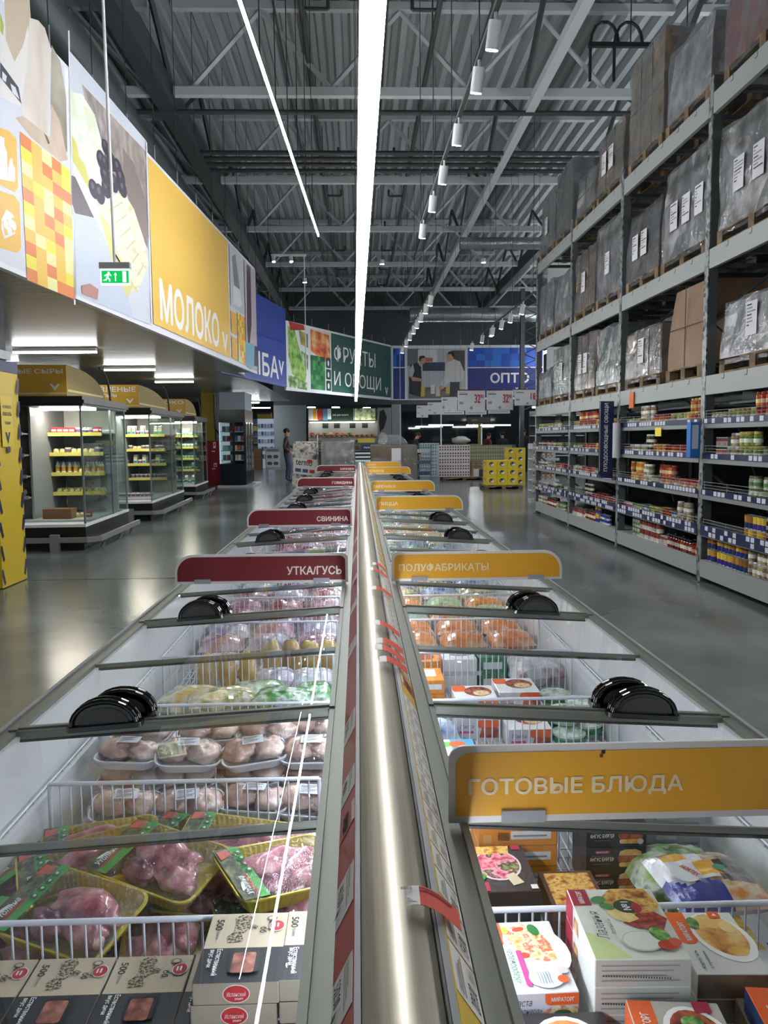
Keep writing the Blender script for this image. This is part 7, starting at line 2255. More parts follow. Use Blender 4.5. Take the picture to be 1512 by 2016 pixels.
B_MIX = bmat('red meat', ['#7d3a40', '#a8686c', '#c9b0b0', '#d8d4da'], 12)
B_VIO = bmat('violet film', ['#8d89a0', '#b4b0c4', '#d4d2de'], 10)
B_ORG = bmat('orange', ['#c96a2c', '#dd8a44', '#e8d8c0'], 9)
B_BLUE = bmat('blue white', ['#3a5aa0', '#b9c6dd', '#e2e6ee'], 9)
B_LGRN = bmat('lime white', ['#4f9a5c', '#a8d0ac', '#e2ece4'], 9)
BIRD = mat('whole bird', '#cdb06a', 0.35, cols=['#a8823f', '#d2b672', '#e9dcb4'], scale=7, coat=0.7, bump=0.2, bscale=40)
for k, (x, y, z, w, l, h, rz, m, lab) in enumerate((
    (-0.66, 2.66, ZB, 0.24, 0.2, 0.09, 0.2, B_WHITE, 'white film bag of chicken, left end behind the third divider'),
    (-0.43, 2.64, ZB, 0.24, 0.18, 0.1, -0.2, B_WHITE, 'white film bag with an orange leaf emblem behind the third divider'),
    (-0.20, 2.65, ZB, 0.2, 0.18, 0.09, 0.1, B_WHITE, 'white film bag at the right wall behind the third divider'),
    (-0.62, 2.90, ZB + 0.02, 0.26, 0.2, 0.12, -0.2, B_YEL, 'green and yellow printed bag, left, in front of the tall wires'),
    (-0.38, 2.92, ZB + 0.02, 0.24, 0.2, 0.13, 0.2, B_GREEN, 'green leaf printed bag, middle, in front of the tall wires'),
    (-0.175, 2.92, ZB + 0.02, 0.17, 0.2, 0.12, 0.0, B_GREEN, 'green leaf printed bag, right, in front of the tall wires'),
    (-0.5, 2.80, ZB + 0.095, 0.24, 0.16, 0.07, 0.25, B_YEL, 'yellow printed bag lying on top of the green bags'),
    (-0.28, 2.79, ZB + 0.095, 0.22, 0.16, 0.07, -0.15, B_GREEN, 'green bag lying on top at the right of the yellow one'))):
    mb = bag_mesh(w, l, h, m, k + 1)
    if 'emblem' in lab:
        mb.prints((-0.03, -0.03, h + 0.0), (1, 0, 0), (0, 1, 0), [('p', CH('#c9713a'), rrect(0, 0, 0.06, 0.05, 0.012)), ('r', CH('#e9c9a0'), 0.02, 0.01, 0.028, 0.04), ('r', CH('#e9c9a0'), 0.034, 0.012, 0.042, 0.042)], base=0.001)
    place(mb, 'frozen_bag', x, y, z, rz, lab, 'bag', 'bags of the third left compartment')
for k in range(7):
    x = -0.64 + 0.083 * k
    y = 3.26 if k < 3 else 3.46
    o = place(MB().blob((0, 0, 0.093), (0.038, 0.058, 0.082), BIRD, k + 3, 0.22, 1.8, 16, 12), 'whole_chicken', x, y, ZB, 0.2 * k, 'whole yellow chicken in clear film, ' + ['first', 'second', 'third', 'fourth', 'fifth', 'sixth', 'last'][k] + ' from the aisle side', 'chicken', 'whole yellow chickens')
    film_mesh(0.084, 0.12, 0.1, 0.075, k).build('film', o)
for k, (x, y, m) in enumerate(((-0.62, 3.5, B_WHITE), (-0.36, 3.25, B_VIO), (-0.2, 3.24, B_WHITE))):
    place(bag_mesh(0.2, 0.2, 0.1, m, k + 20), 'frozen_bag', x, y, ZB, 0.1, ['white film bag behind the chickens at the aisle side', 'violet film bag in front of the chickens', 'white film bag in front of the chickens at the right wall'][k], 'bag', 'bags around the whole chickens')
onames = ['fifth', 'sixth', 'seventh', 'eighth', 'ninth', 'tenth', 'eleventh', 'twelfth', 'thirteenth', 'fourteenth', 'fifteenth', 'sixteenth', 'seventeenth', 'eighteenth', 'nineteenth', 'twentieth', 'twenty-first', 'twenty-second', 'twenty-third', 'twenty-fourth', 'twenty-fifth', 'twenty-sixth', 'twenty-seventh', 'twenty-eighth', 'twenty-ninth', 'thirtieth', 'thirty-first', 'thirty-second']
LB = [(B_PINK, 'pink meat bag'), (B_MIX, 'dark red meat bag'), (B_VIO, 'violet film bag'), (B_WHITE, 'white film bag')]
bp = {}
def bagdup(key, m, x, y, z, rz, lab, grp):
    if key not in bp:
        bp[key] = place(bag_mesh(0.22, 0.2, 0.11, m, len(bp) + 40, n=10), 'frozen_bag', x, y, z, rz, lab, 'bag', grp)
    else:
        dup(bp[key], None, (x, y, z), rz, lab, grp)
for c in range(24):
    y0 = J(c + 4) + 0.05
    kinds = [(0, 2), (0, 1), (1, 3), (0, 1)][c % 4]
    for q in range(6 if c < 14 else 3):
        kk = kinds[(q * 7 + c) % 2]
        bagdup(('L', kk), LB[kk][0], -0.68 + 0.235 * (q % 3), y0 + 0.12 + 0.25 * (q // 3), ZB + 0.001, rnd.uniform(-.15, .15), '%s in the %s compartment of the left row' % (LB[kk][1], onames[c]), '%ss, %s compartment, left row' % (LB[kk][1], onames[c]))
# --- right row, first compartment: ready meal cartons ---------------------
OR = mat('brand orange', '#e2622a', 0.4)
CRI = mat('crimson', '#a01f3a', 0.4)
PINKP = mat('pink ribbon', '#d9488c', 0.4)
GRT = mat('green lettering', '#4a7f6a', 0.5)
def food(n, cols, sc, sharp=False): return mat('food print ' + n, '#a08060', 0.4, cols=cols, scale=sc, detail=4, coat=0.25, sharp=sharp)
PASTA = food('pasta', ['#c98a4a', '#e9cf8a', '#f3e8c9', '#d96a44', '#efe0b0'], 45)
LASAG = food('lasagne', ['#7d3a1c', '#c98a3c', '#e2bf6a', '#a8562c'], 50)
MINCE = food('mince', ['#5d1a14', '#8f3028', '#b8584a'], 90)
POTAT = food('potato', ['#a85f24', '#d99a4a', '#ecc684', '#c9823a'], 22)
KEBAB = food('kebab', ['#4a1a12', '#8f3a24', '#b85f3c', '#3f1a14'], 40)
CRUST = food('crust', ['#c9703c', '#e2a070', '#eec29a', '#b8582c'], 60)
GREENS = food('greens', ['#2c5a2a', '#5f9a44', '#a8c97a'], 60)
SOUP = food('soup', ['#c94a24', '#e2743a', '#efa05a', '#d98a3a'], 25)
RAWM = food('raw ribs', ['#8a1f3a', '#c9566a', '#e29aa0', '#3a1a20', '#7a8a4a'], 40)
WHT = mat('carton white', '#eef0f2', 0.4, coat=0.3)
CARB = foodbox('b', 0.126, 0.182, 0.05, WHT,
    [('p', mat('pale green wash', '#cfe6c9', 0.4), [(0.002, 0.002), (0.05, 0.002), (0.03, 0.05), (0.002, 0.08)]),
     ('p', OR, rrect(0.0015, 0.115, 0.035, 0.1805, 0.015, 5, (1, 1, 0, 0))), ('t', TEXTW, 'МИРАТОРГ', 0.026, 0.122, 0.052, 0.011, math.pi / 2),
     ('e', mat('plate white', '#f6f4f0', 0.35), 0.085, 0.11, 0.05, 0.072, 0.35), ('p', PASTA, [(0.045, 0.165), (0.075, 0.172), (0.1, 0.15), (0.112, 0.11), (0.112, 0.075), (0.09, 0.07), (0.07, 0.08), (0.05, 0.1), (0.04, 0.13)]),
     ('e', CH('#c24a34'), 0.064, 0.158, 0.011, 0.006, 0.3), ('e', CH('#2f7a3a'), 0.09, 0.155, 0.009, 0.016, 0.2), ('e', CH('#c24a34'), 0.06, 0.088, 0.009, 0.007), ('e', CH('#b5c84a'), 0.04, 0.155, 0.006, 0.01),
     ('t', GRT, 'Паста', 0.028, 0.055, 0.044, 0.015, math.pi / 2, (0.0, 0.25)), ('t', GRT, '«Карбонара»', 0.044, 0.02, 0.085, 0.015, math.pi / 2, (0.0, 0.25)),
     ('p', PINKP, rrect(0.047, 0.012, 0.056, 0.1, 0.004)), ('e', CH('#e4e6ea'), 0.082, 0.03, 0.028, 0.024), ('e', WHT, 0.082, 0.03, 0.024, 0.02), ('e', CH('#e0642c'), 0.108, 0.025, 0.009, 0.009), ('e', CH('#e9d9d0'), 0.112, 0.045, 0.009, 0.008)]
    + [('r', CH('#aab0b8'), 0.07 + 0.004 * q, 0.015, 0.0715 + 0.004 * q, 0.042) for q in range(5)],
    [('r', mat('carton pale side', '#d8d6de', 0.4), 0.001, 0.001, 0.125, 0.049), ('t', CH('#3a3a44'), 'Паста', 0.022, 0.029, 0.03, 0.012, 0, (0.0, 0.25)), ('t', CH('#3a3a44'), '«Карбонара»', 0.01, 0.014, 0.058, 0.012, 0, (0.0, 0.25)), ('r', PINKP, 0.008, 0.006, 0.06, 0.011),
     ('p', PASTA, [(0.06, 0.001), (0.124, 0.001), (0.124, 0.026), (0.09, 0.03), (0.07, 0.02)]), ('e', CH('#2f6a34'), 0.1, 0.016, 0.014, 0.006), ('p', OR, rrect(0.072, 0.03, 0.125, 0.049, 0.008, 4, (1, 0, 0, 0))), ('t', TEXTW, 'МИРАТОРГ', 0.082, 0.036, 0.036, 0.007)])
LAS = foodbox('b', 0.148, 0.19, 0.045, mat('pale sage carton', '#dfe2d6', 0.4),
    [('p', mat('lime wash', '#cddc9a', 0.4), [(0.002, 0.002), (0.06, 0.002), (0.03, 0.05), (0.002, 0.07)]), ('p', CRI, [(0.0015, 0.14), (0.032, 0.14), (0.032, 0.1885), (0.0015, 0.1885)]), ('t', TEXTW, 'МИРАТОРГ', 0.022, 0.146, 0.037, 0.009, math.pi / 2),
     ('p', LASAG, [(0.05, 0.16), (0.075, 0.1885), (0.135, 0.1885), (0.146, 0.14), (0.12, 0.1), (0.085, 0.09), (0.06, 0.12)]), ('p', MINCE, [(0.07, 0.09), (0.09, 0.075), (0.13, 0.07), (0.146, 0.1), (0.13, 0.12), (0.1, 0.115)]), ('p', food('cheese', ['#d9b45a', '#ecd28a', '#f3e2aa'], 30), [(0.05, 0.12), (0.065, 0.14), (0.085, 0.13), (0.1, 0.1), (0.08, 0.09), (0.06, 0.1)]),
     ('e', CH('#3f7a44'), 0.046, 0.155, 0.014, 0.01, 0.4), ('e', CH('#3f7a44'), 0.056, 0.135, 0.013, 0.009, -0.4), ('e', CH('#22352c'), 0.088, 0.135, 0.021, 0.019), ('t', TEXTW, '№1', 0.094, 0.123, 0.024, 0.013, math.pi / 2), ('e', CRI, 0.104, 0.13, 0.008, 0.014),
     ('t', CH('#2c3a34'), 'Лазанья', 0.036, 0.045, 0.075, 0.018, math.pi / 2, (-0.006, 0.35)), ('t', CH('#4a4a44'), 'Болоньезе', 0.05, 0.058, 0.04, 0.007, math.pi / 2, (0.0, 0.2)),
     ('e', CH('#c9ccc4'), 0.085, 0.04, 0.032, 0.026), ('e', mat('pale sage carton'), 0.085, 0.04, 0.029, 0.023), ('e', GREENS, 0.118, 0.055, 0.014, 0.02, 0.4), ('e', CH('#b8402c'), 0.122, 0.028, 0.016, 0.012), ('e', CH('#c9563c'), 0.135, 0.035, 0.01, 0.01)],
    [('r', mat('grey green side', '#b9bbb4', 0.4), 0.001, 0.001, 0.147, 0.044)] + [('r', INKG, 0.01, 0.034 - 0.008 * q, 0.13 - 0.01 * (q % 3), 0.0365 - 0.008 * q) for q in range(4)] + [('r', INK, 0.012 + 0.004 * q, 0.018, 0.0138 + 0.004 * q, 0.021) for q in range(26)],
    [('r', mat('sage side', '#e4e8e2', 0.4), 0.001, 0.001, 0.189, 0.044), ('r', CRI, 0.001, 0.001, 0.05, 0.044), ('p', food('side food', ['#8a3a2a', '#d9a05a', '#e9d9b0'], 40), [(0.055, 0.012), (0.09, 0.012), (0.085, 0.036), (0.06, 0.034)])])
POT = foodbox('b', 0.118, 0.165, 0.042, mat('carton grey white', '#d9d7d2', 0.4),
    [('p', OR, rrect(0.0015, 0.075, 0.033, 0.1635, 0.013, 5, (1, 1, 0, 0))), ('t', TEXTW, 'МИРАТОРГ', 0.024, 0.084, 0.052, 0.01, math.pi / 2),
     ('e', mat('plate white'), 0.078, 0.095, 0.046, 0.068, 0.25), ('e', POTAT, 0.076, 0.1, 0.038, 0.058, 0.25), ('e', food('potato slice', ['#d99a3a', '#ecc06a', '#e2ae54'], 20), 0.088, 0.055, 0.017, 0.012), ('e', CH('#e2b46a'), 0.07, 0.13, 0.017, 0.014), ('e', CH('#e9c88a'), 0.095, 0.12, 0.013, 0.016),
     ('p', OR, [(0.075, 0.145), (0.095, 0.145), (0.095, 0.1635), (0.075, 0.1635)]), ('p', TEXTW, [(0.082, 0.151), (0.09, 0.151), (0.086, 0.159)]), ('e', GREENS, 0.04, 0.13, 0.01, 0.016),
     ('t', CH('#3a3a3a'), 'Картофель', 0.02, 0.01, 0.045, 0.007, math.pi / 2), ('t', CH('#3a3a3a'), 'с грибами', 0.032, 0.01, 0.042, 0.006, math.pi / 2)],
    [('p', CH('#6d5a48'), [(0.001, 0.001), (0.117, 0.001), (0.117, 0.041), (0.001, 0.041)])])
MEAT_T = [('e', mat('plate white'), 0.1, 0.11, 0.08, 0.09, 0.2), ('e', KEBAB, 0.1, 0.11, 0.07, 0.078, 0.2), ('p', CRUST, [(0.02, 0.16), (0.04, 0.07), (0.085, 0.02), (0.12, 0.03), (0.08, 0.07), (0.06, 0.12)]), ('e', food('sauce', ['#5a1810', '#8f2a1c', '#a84430'], 20), 0.115, 0.13, 0.04, 0.045)]
MEATB = foodbox('b', 0.17, 0.19, 0.04, CH('#6d6250'), MEAT_T, [('r', CH('#8a8274'), 0.001, 0.001, 0.169, 0.039), ('p', OR, [(0.02, 0.002), (0.06, 0.002), (0.06, 0.038), (0.02, 0.038)])])
KEB = foodbox('b', 0.135, 0.175, 0.042, CH('#b9b3a8'),
    [('p', OR, rrect(0.0015, 0.08, 0.036, 0.1735, 0.014, 5, (1, 1, 0, 0))), ('t', TEXTW, 'МИРАТОРГ', 0.026, 0.088, 0.06, 0.012, math.pi / 2), ('e', mat('plate white'), 0.09, 0.09, 0.05, 0.075, 0.2), ('e', KEBAB, 0.09, 0.095, 0.04, 0.062, 0.2), ('e', CRUST, 0.085, 0.06, 0.03, 0.025), ('e', GREENS, 0.085, 0.13, 0.016, 0.014), ('e', GREENS, 0.09, 0.08, 0.01, 0.008), ('p', CRI, [(0.095, 0.15), (0.12, 0.15), (0.12, 0.1735), (0.095, 0.1735)])],
    [('r', OR, 0.001, 0.001, 0.04, 0.041)], [('r', CH('#7d2f24'), 0.001, 0.001, 0.174, 0.041), ('r', OR, 0.001, 0.001, 0.05, 0.041), ('p', CH('#a8a8b4'), [(0.06, 0.005), (0.12, 0.008), (0.11, 0.03), (0.07, 0.034)])])
SOUPB = foodbox('b', 0.15, 0.18, 0.045, CH('#2a2426'), [('r', PINKP, 0.0, 0.02, 0.02, 0.16), ('e', mat('plate white'), 0.082, 0.09, 0.062, 0.082), ('e', SOUP, 0.082, 0.09, 0.054, 0.073), ('e', CH('#efb04a'), 0.07, 0.1, 0.014, 0.014), ('e', CH('#d9562c'), 0.1, 0.12, 0.018, 0.014)], [])
ORB = foodbox('b', 0.15, 0.17, 0.04, OR, [('t', TEXTW, 'МИРАТОРГ', 0.03, 0.05, 0.08, 0.014, math.pi / 2), ('e', SOUP, 0.105, 0.09, 0.04, 0.06), ('r', CH('#f0b08a'), 0.05, 0.1, 0.052, 0.16), ('r', CH('#f0b08a'), 0.056, 0.1, 0.058, 0.16)], [('r', CH('#c9502a'), 0.001, 0.001, 0.149, 0.039)], [('r', CH('#22335a'), 0.001, 0.001, 0.169, 0.039), ('r', OR, 0.1, 0.001, 0.169, 0.039)])
def stack(mb, name, x, y, ztop, h, rz, label, n=4, below=None, group=None, cat='meal carton'):
    o = place(mb, name, x, y, ztop - h, rz, label, cat, group or label)
    z = ztop - h
    k = 1
    while z - h - 0.0003 >= ZB - 0.0001 and k < n:
        z -= h + 0.0003
        dup(o, None, (x, y, z), rz, (below or label + ', hidden lower in its pile'), (group or label) + ' below')
        k += 1
    return z
def zsnap(h, n): return ZB + n * (h + 0.0003) - 0.0003
stack(CARB, 'pasta_carton', 0.208, 1.146, zsnap(0.05, 4), 0.05, 0.02, 'white pasta carbonara carton with pink ribbon beside the price strip', 4, 'white pasta carbonara carton lower in the pile')
stack(LAS, 'lasagne_carton', 0.353, 1.132, zsnap(0.045, 6) - 0.008, 0.045, -0.03, 'pale sage lasagne carton with crimson corner, top of its pile', 5, 'pale sage lasagne carton lower in the pile')
stack(POT, 'potato_carton', 0.527, 1.165, zsnap(0.042, 5), 0.042, -0.05, 'grey-white carton with golden potato picture near the right divider wires', 5, 'potato carton lower in the pile')
stack(MEATB, 'meat_dish_carton', 0.560, 0.965, zsnap(0.04, 4) + 0.018, 0.04, -0.12, 'brown carton with big browned meat picture at the right picture edge', 4, 'meat dish carton lower in the pile')
stack(KEB, 'kebab_carton', 0.377, 0.94, zsnap(0.042, 5), 0.042, -0.10, 'carton with orange corner and kebab plate, right of the soup carton', 5, 'kebab carton lower in the pile')
stack(SOUPB, 'soup_carton', 0.215, 0.95, zsnap(0.045, 4), 0.045, 0.0, 'dark carton with orange soup bowl at the bottom picture edge', 4, 'soup carton lower in the pile')
stack(ORB, 'soup_carton', 0.562, 0.955, 0.6595, 0.04, -0.12, 'orange carton with white brand lettering at the bottom right corner', 1, 'orange carton lower in the pile')
stack(foodbox('b', 0.13, 0.2, 0.04, CH('#3a1c20'), [('r', CH('#8a2430'), 0, 0.12, 0.13, 0.2), ('e', CH('#c94a4a'), 0.03, 0.17, 0.02, 0.014), ('r', TEXTW, 0.07, 0.08, 0.11, 0.09)]), 'dessert_carton', 0.732, 1.13, zsnap(0.04, 3), 0.04, 0.0, 'dark maroon carton in front of the divider at the aisle side', 3, 'dark maroon carton lower in the pile')
# --- right row, second compartment (seen under the first sign) -----------
ORS = mat('orange carton', '#d98a35', 0.45)
orange = foodbox('b', 0.185, 0.14, 0.051, ORS, [], [('r', CH('#b56e22'), 0.001, 0.001, 0.184, 0.004), ('r', WHT, 0.075, 0.018, 0.17, 0.038), ('r', CH('#e0a860'), 0.01, 0.01, 0.03, 0.03)] + [('r', INK, 0.045 + 0.0022 * q, 0.016, 0.0461 + 0.0022 * q, 0.036) for q in range(12)] + [('r', INKG, 0.08, 0.026, 0.16, 0.03)])
o = None
for k in range(3):
    lab = 'orange carton with barcode end, %s of the pile by the price strip' % ['bottom', 'middle', 'top'][k]
    if o is None: o = place(orange, 'orange_carton', 0.272, 1.77, ZB, 0, lab, 'carton', 'orange cartons with barcodes')
    else: dup(o, None, (0.272, 1.77, ZB + k * 0.0513), 0.0, lab, 'orange cartons with barcodes')
BUN = food('bun', ['#b97f3a', '#d9a862', '#e9c68a'], 40)
BURG = foodbox('b', 0.14, 0.12, 0.056, mat('burger carton black', '#1c1a18', 0.45), [('r', CH('#2a2622'), 0.01, 0.01, 0.13, 0.11)],
    [('r', CRI, 0.02, 0.04, 0.055, 0.047), ('t', TEXTW, 'МИРАТОРГ', 0.023, 0.0415, 0.029, 0.004), ('t', TEXTW, 'АНГУС БУРГЕР', 0.008, 0.022, 0.056, 0.009), ('r', INKG, 0.015, 0.015, 0.055, 0.016), ('r', INKG, 0.012, 0.034, 0.06, 0.035),
     ('p', BUN, [(0.075, 0.035), (0.13, 0.035), (0.127, 0.045), (0.115, 0.05), (0.09, 0.05), (0.078, 0.045)]), ('p', KEBAB, rrect(0.074, 0.02, 0.131, 0.034, 0.005)), ('p', BUN, rrect(0.076, 0.008, 0.128, 0.019, 0.005)), ('e', CH('#c9c4bb'), 0.125, 0.013, 0.007, 0.007)],
    [('r', CH('#262320'), 0.001, 0.001, 0.119, 0.055)])
o = None
for k in range(3):
    lab = 'black burger carton with burger picture, %s of its pile' % ['bottom', 'middle', 'top'][k]
    if o is None: o = place(BURG, 'burger_carton', 0.518, 1.74, ZB, 0, lab, 'carton', 'black burger cartons')
    else: dup(o, None, (0.518, 1.74, ZB + k * 0.0563), 0.0, lab, 'black burger cartons')
RIB = foodbox('b', 0.138, 0.185, 0.04, CH('#2a2224'), [('e', CH('#d8c9c0'), 0.066, 0.105, 0.052, 0.062), ('e', RAWM, 0.066, 0.105, 0.048, 0.058), ('p', LASAG, [(0.02, 0.15), (0.1, 0.15), (0.105, 0.183), (0.015, 0.183)]), ('r', CRI, 0.11, 0.165, 0.13, 0.183), ('r', WHT, 0.0, 0.15, 0.014, 0.184), ('p', CH('#c9b89a'), [(0.075, 0.06), (0.095, 0.07), (0.11, 0.03), (0.085, 0.02)]), ('r', CRI, 0.0, 0.002, 0.034, 0.035), ('e', GREENS, 0.02, 0.06, 0.014, 0.016), ('e', CH('#c9566a'), 0.02, 0.11, 0.013, 0.02),
    ('r', CH('#d8d4d0'), 0.12, 0.004, 0.134, 0.02)], [('r', CH('#1c1819'), 0.001, 0.001, 0.137, 0.039)])
stack(RIB, 'rib_carton', 0.232, 1.555, zsnap(0.04, 3), 0.04, 0.02, 'dark carton with a round plate of red ribs behind the first divider', 3, 'dark rib carton lower in the pile')
stack(foodbox('b', 0.12, 0.14, 0.04, CH('#5a3a2a'), [('p', LASAG, [(0.01, 0.01), (0.11, 0.01), (0.11, 0.13), (0.01, 0.13)])]), 'meal_carton', 0.395, 1.56, zsnap(0.04, 2), 0.04, 0, 'brown meal carton low behind the lasagne pile', 2, 'brown meal carton at the bottom')
HB1 = mat('bag navy', '#2a3a86', 0.25, coat=0.8, bump=0.3, bscale=25); HB2 = mat('bag amber', '#e0a52c', 0.25, coat=0.8, bump=0.3, bscale=25)
HB3 = mat('bag bright white', '#dfe0e2', 0.22, coat=0.9, bump=0.4, bscale=22)
HB4 = mat('bag mushroom print', '#b99a78', 0.25, cols=['#4a4038', '#b08a64', '#d9c4a8', '#c9803c'], scale=16, coat=0.8, bump=0.3, bscale=25)
HB5 = mat('bag dark mushroom', '#3a322c', 0.2, coat=0.9, bump=0.4, bscale=22)
def hort(u, v, s_):
    if s_ < 0: return HB3
    if (u + 0.55) ** 2 / 0.07 + (v + 0.15) ** 2 / 0.08 < 1: return HB3
    if v < -0.05 and u < 0.1 and v < -0.25 - 0.5 * (u + 0.2): return HB1
    if u < -0.15 and v > 0.45 and u > -0.75: return HB2
    if -0.2 < u < 0.3 and -0.15 < v < 0.35: return HB2
    if u > 0.2 and -0.45 < v < 0.35 and (u - 0.55) ** 2 + v * v < 0.25: return HB5
    if u > -0.1 and v < -0.3: return HB4
    if u > 0.1 and v > 0.35: return HB4
    return HB3
mb = bag_mesh(0.2, 0.2, 0.06, HB3, 77, hort, 0.006, 22)
mb.prints((-0.085, -0.035, 0.062), (1, 0, 0), (0, 1, 0), [('e', HB3, 0.03, 0.02, 0.027, 0.03, 0.4), ('t', CH('#c23040'), 'HORTEX', 0.03, 0.045, 0.042, 0.014, -1.1)], base=0.0008)
mb.prints((-0.06, 0.03, 0.063), (1, 0, 0), (0, 1, 0), [('t', CH('#22264a'), 'грибы', 0.0, 0.05, 0.04, 0.012, -0.8, (0.0, 0.2)), ('e', CH('#2f8a6a'), 0.085, -0.03, 0.012, 0.011)], base=0.0008)
place(mb, 'frozen_bag', 0.712, 1.545, 0.545, 0.06, 'shiny white, navy and amber frozen mushroom bag on top, under the first sign', 'bag')
place(bag_mesh(0.22, 0.2, 0.1, bmat('green sprouts', ['#4f7a3a', '#9ab87a', '#d2d9c9', '#2f5a2a'], 16), 81), 'frozen_bag', 0.72, 1.715, ZB, 0.05, 'green vegetable bag beneath the mushroom bag', 'bag')
stack(foodbox('b', 0.16, 0.2, 0.04, WHT, [('r', food('yellow dish', ['#c98a2a', '#e9c04a', '#f3e09a'], 35), 0.02, 0.08, 0.12, 0.2), ('r', CH('#2a3a86'), 0.13, 0.02, 0.155, 0.1)]), 'meal_carton', 0.68, 1.385, zsnap(0.04, 1), 0.04, 0.0, 'white carton with yellow dish picture right behind the divider wires', 1)
GREYP = mat('pale stacked carton', '#b9bec4', 0.5)
for k in range(3):
    place(foodbox('b', 0.16, 0.08, 0.05, GREYP, [], [('r', CH('#8d949c'), 0.005, 0.005, 0.155, 0.012), ('r', WHT, 0.05, 0.02, 0.1, 0.036)]), 'pale_carton', 0.672, 1.845, ZB + 0.0505 * k, 0, 'pale grey carton in the pile behind the mushroom bag, ' + ['bottom', 'middle', 'top'][k], 'carton', 'pale grey cartons')
# --- right row, third compartment ------------------------------------------
def rbox(name, w, l, h, base, top, front, x, y, n, label, rz=0.0):
    stack(foodbox('b', w, l, h, base, top, front), name, x, y, zsnap(h, n), h, rz, label, n, label + ', lower one')
KIDF = [('r', CH('#3f8ac9'), 0.05, 0.03, 0.12, 0.05), ('e', OR, 0.06, 0.03, 0.02, 0.015), ('e', CH('#5aa83f'), 0.03, 0.035, 0.02, 0.012)]
rbox('kids_carton', 0.15, 0.2, 0.05, WHT, [('r', CH('#4fa0dd'), 0.08, 0.11, 0.149, 0.199), ('e', CH('#6ab84a'), 0.06, 0.16, 0.03, 0.02), ('e', OR, 0.1, 0.16, 0.025, 0.025), ('e', CH('#c23a4a'), 0.04, 0.05, 0.035, 0.03), ('p', CH('#f0d02a'), [(0.06, 0.01), (0.12, 0.02), (0.11, 0.08)])], KIDF, 0.185, 2.12, 3, 'white carton with blue and orange cartoon-like splashes by the rail')
rbox('pizza_carton', 0.155, 0.19, 0.04, CH('#e6e2dc'), [('r', CH('#8a1f2c'), 0.0, 0.0, 0.05, 0.1), ('e', CH('#2a221e'), 0.1, 0.13, 0.05, 0.045), ('e', food('pizza', ['#8a2a1c', '#c9703a', '#d9b04a', '#5a7a3a'], 40), 0.1, 0.13, 0.045, 0.04)], [('r', CH('#9a2430'), 0.001, 0.001, 0.169, 0.039)], 0.34, 2.13, 3, 'white and dark red pizza carton')
BOWL = food('egg pasta', ['#e0b52c', '#f0d45a', '#f8ecb0', '#c98a2a'], 40)
def bowl(k, x):
    mb = MB()
    mb.lathe([(0.045, 0.0), (0.059, 0.05), (0.061, 0.055)], CH('#241c1a'), (0, 0, 0), 20)
    mb.prints((-0.06, -0.06, 0.0552), (1, 0, 0), (0, 1, 0), [('e', CH('#2a1c1e'), 0.06, 0.06, 0.059, 0.059), ('e', BOWL, 0.06, 0.068, 0.048, 0.043), ('e', WHT, 0.072, 0.044, 0.024, 0.016), ('e', CH('#c9402c'), 0.048, 0.036, 0.01, 0.007)], eps=0.0004)
    return place(mb, 'meal_bowl', x, 2.20, ZB + 0.081, 0.3 * k, 'black rimmed round meal bowl with yellow picture, ' + ['left', 'middle', 'right'][k] + ' of three', 'bowl', 'round meal bowls')
for k in range(3):
    bowl(k, 0.575 + 0.125 * k)
rbox('frozen_carton', 0.33, 0.3, 0.04, mat('pale tray carton', '#c9ced4', 0.5), [], [], 0.522, 2.05, 2, 'flat pale display carton under the round meal bowls')
# --- right row, fourth compartment ------------------------------------------
ORF = [('r', CH('#b56e22'), 0.001, 0.001, 0.124, 0.004), ('r', WHT, 0.05, 0.02, 0.115, 0.04)]
o = None
for k in range(3):
    lab = 'orange carton with white end label, %s of the pile in the fourth compartment' % ['bottom', 'middle', 'top'][k]
    if o is None: o = place(foodbox('b', 0.125, 0.16, 0.055, ORS, [('r', CH('#efe4d0'), 0.02, 0.05, 0.1, 0.14)], ORF), 'orange_carton', 0.185, 2.86, ZB, 0, lab, 'carton', 'orange cartons, fourth compartment')
    else: dup(o, None, (0.185, 2.86, ZB + 0.0553 * k), 0.0, lab, 'orange cartons, fourth compartment')
PB = foodbox('b', 0.15, 0.17, 0.07, WHT, [('p', OR, rrect(0.0, 0.1, 0.05, 0.169, 0.015)), ('e', KEBAB, 0.09, 0.1, 0.05, 0.055), ('e', PASTA, 0.1, 0.08, 0.03, 0.03)], [('r', mat('carton pale side'), 0.001, 0.001, 0.149, 0.069), ('t', CH('#4a4a50'), 'Паста', 0.012, 0.04, 0.05, 0.013, 0, (0, .25)), ('r', PINKP, 0.01, 0.022, 0.06, 0.03), ('p', OR, rrect(0.075, 0.04, 0.149, 0.069, 0.01)), ('p', KEBAB, [(0.08, 0.005), (0.148, 0.005), (0.148, 0.04), (0.09, 0.045)])])
o = None
for k, (x, y, z) in enumerate(((0.335, 2.70, 0), (0.335, 2.70, 1), (0.50, 2.78, 0), (0.50, 2.78, 1), (0.50, 2.60, 0))):
    lab = 'white and orange pasta carton, ' + ['lower left', 'upper left', 'lower right', 'upper right', 'front right'][k] + ' of the group'
    loc = (x, y, ZB + 0.0703 * z)
    if o is None: o = place(PB, 'pasta_carton', *loc, 0, lab, 'carton', 'white and orange pasta cartons')
    else: dup(o, None, loc, 0.0, lab, 'white and orange pasta cartons')
place(bag_mesh(0.15, 0.12, 0.1, B_BLUE, 91), 'frozen_bag', 0.255, 2.62, ZB, 0.1, 'blue bag at the front of the fourth compartment by the rail', 'bag')
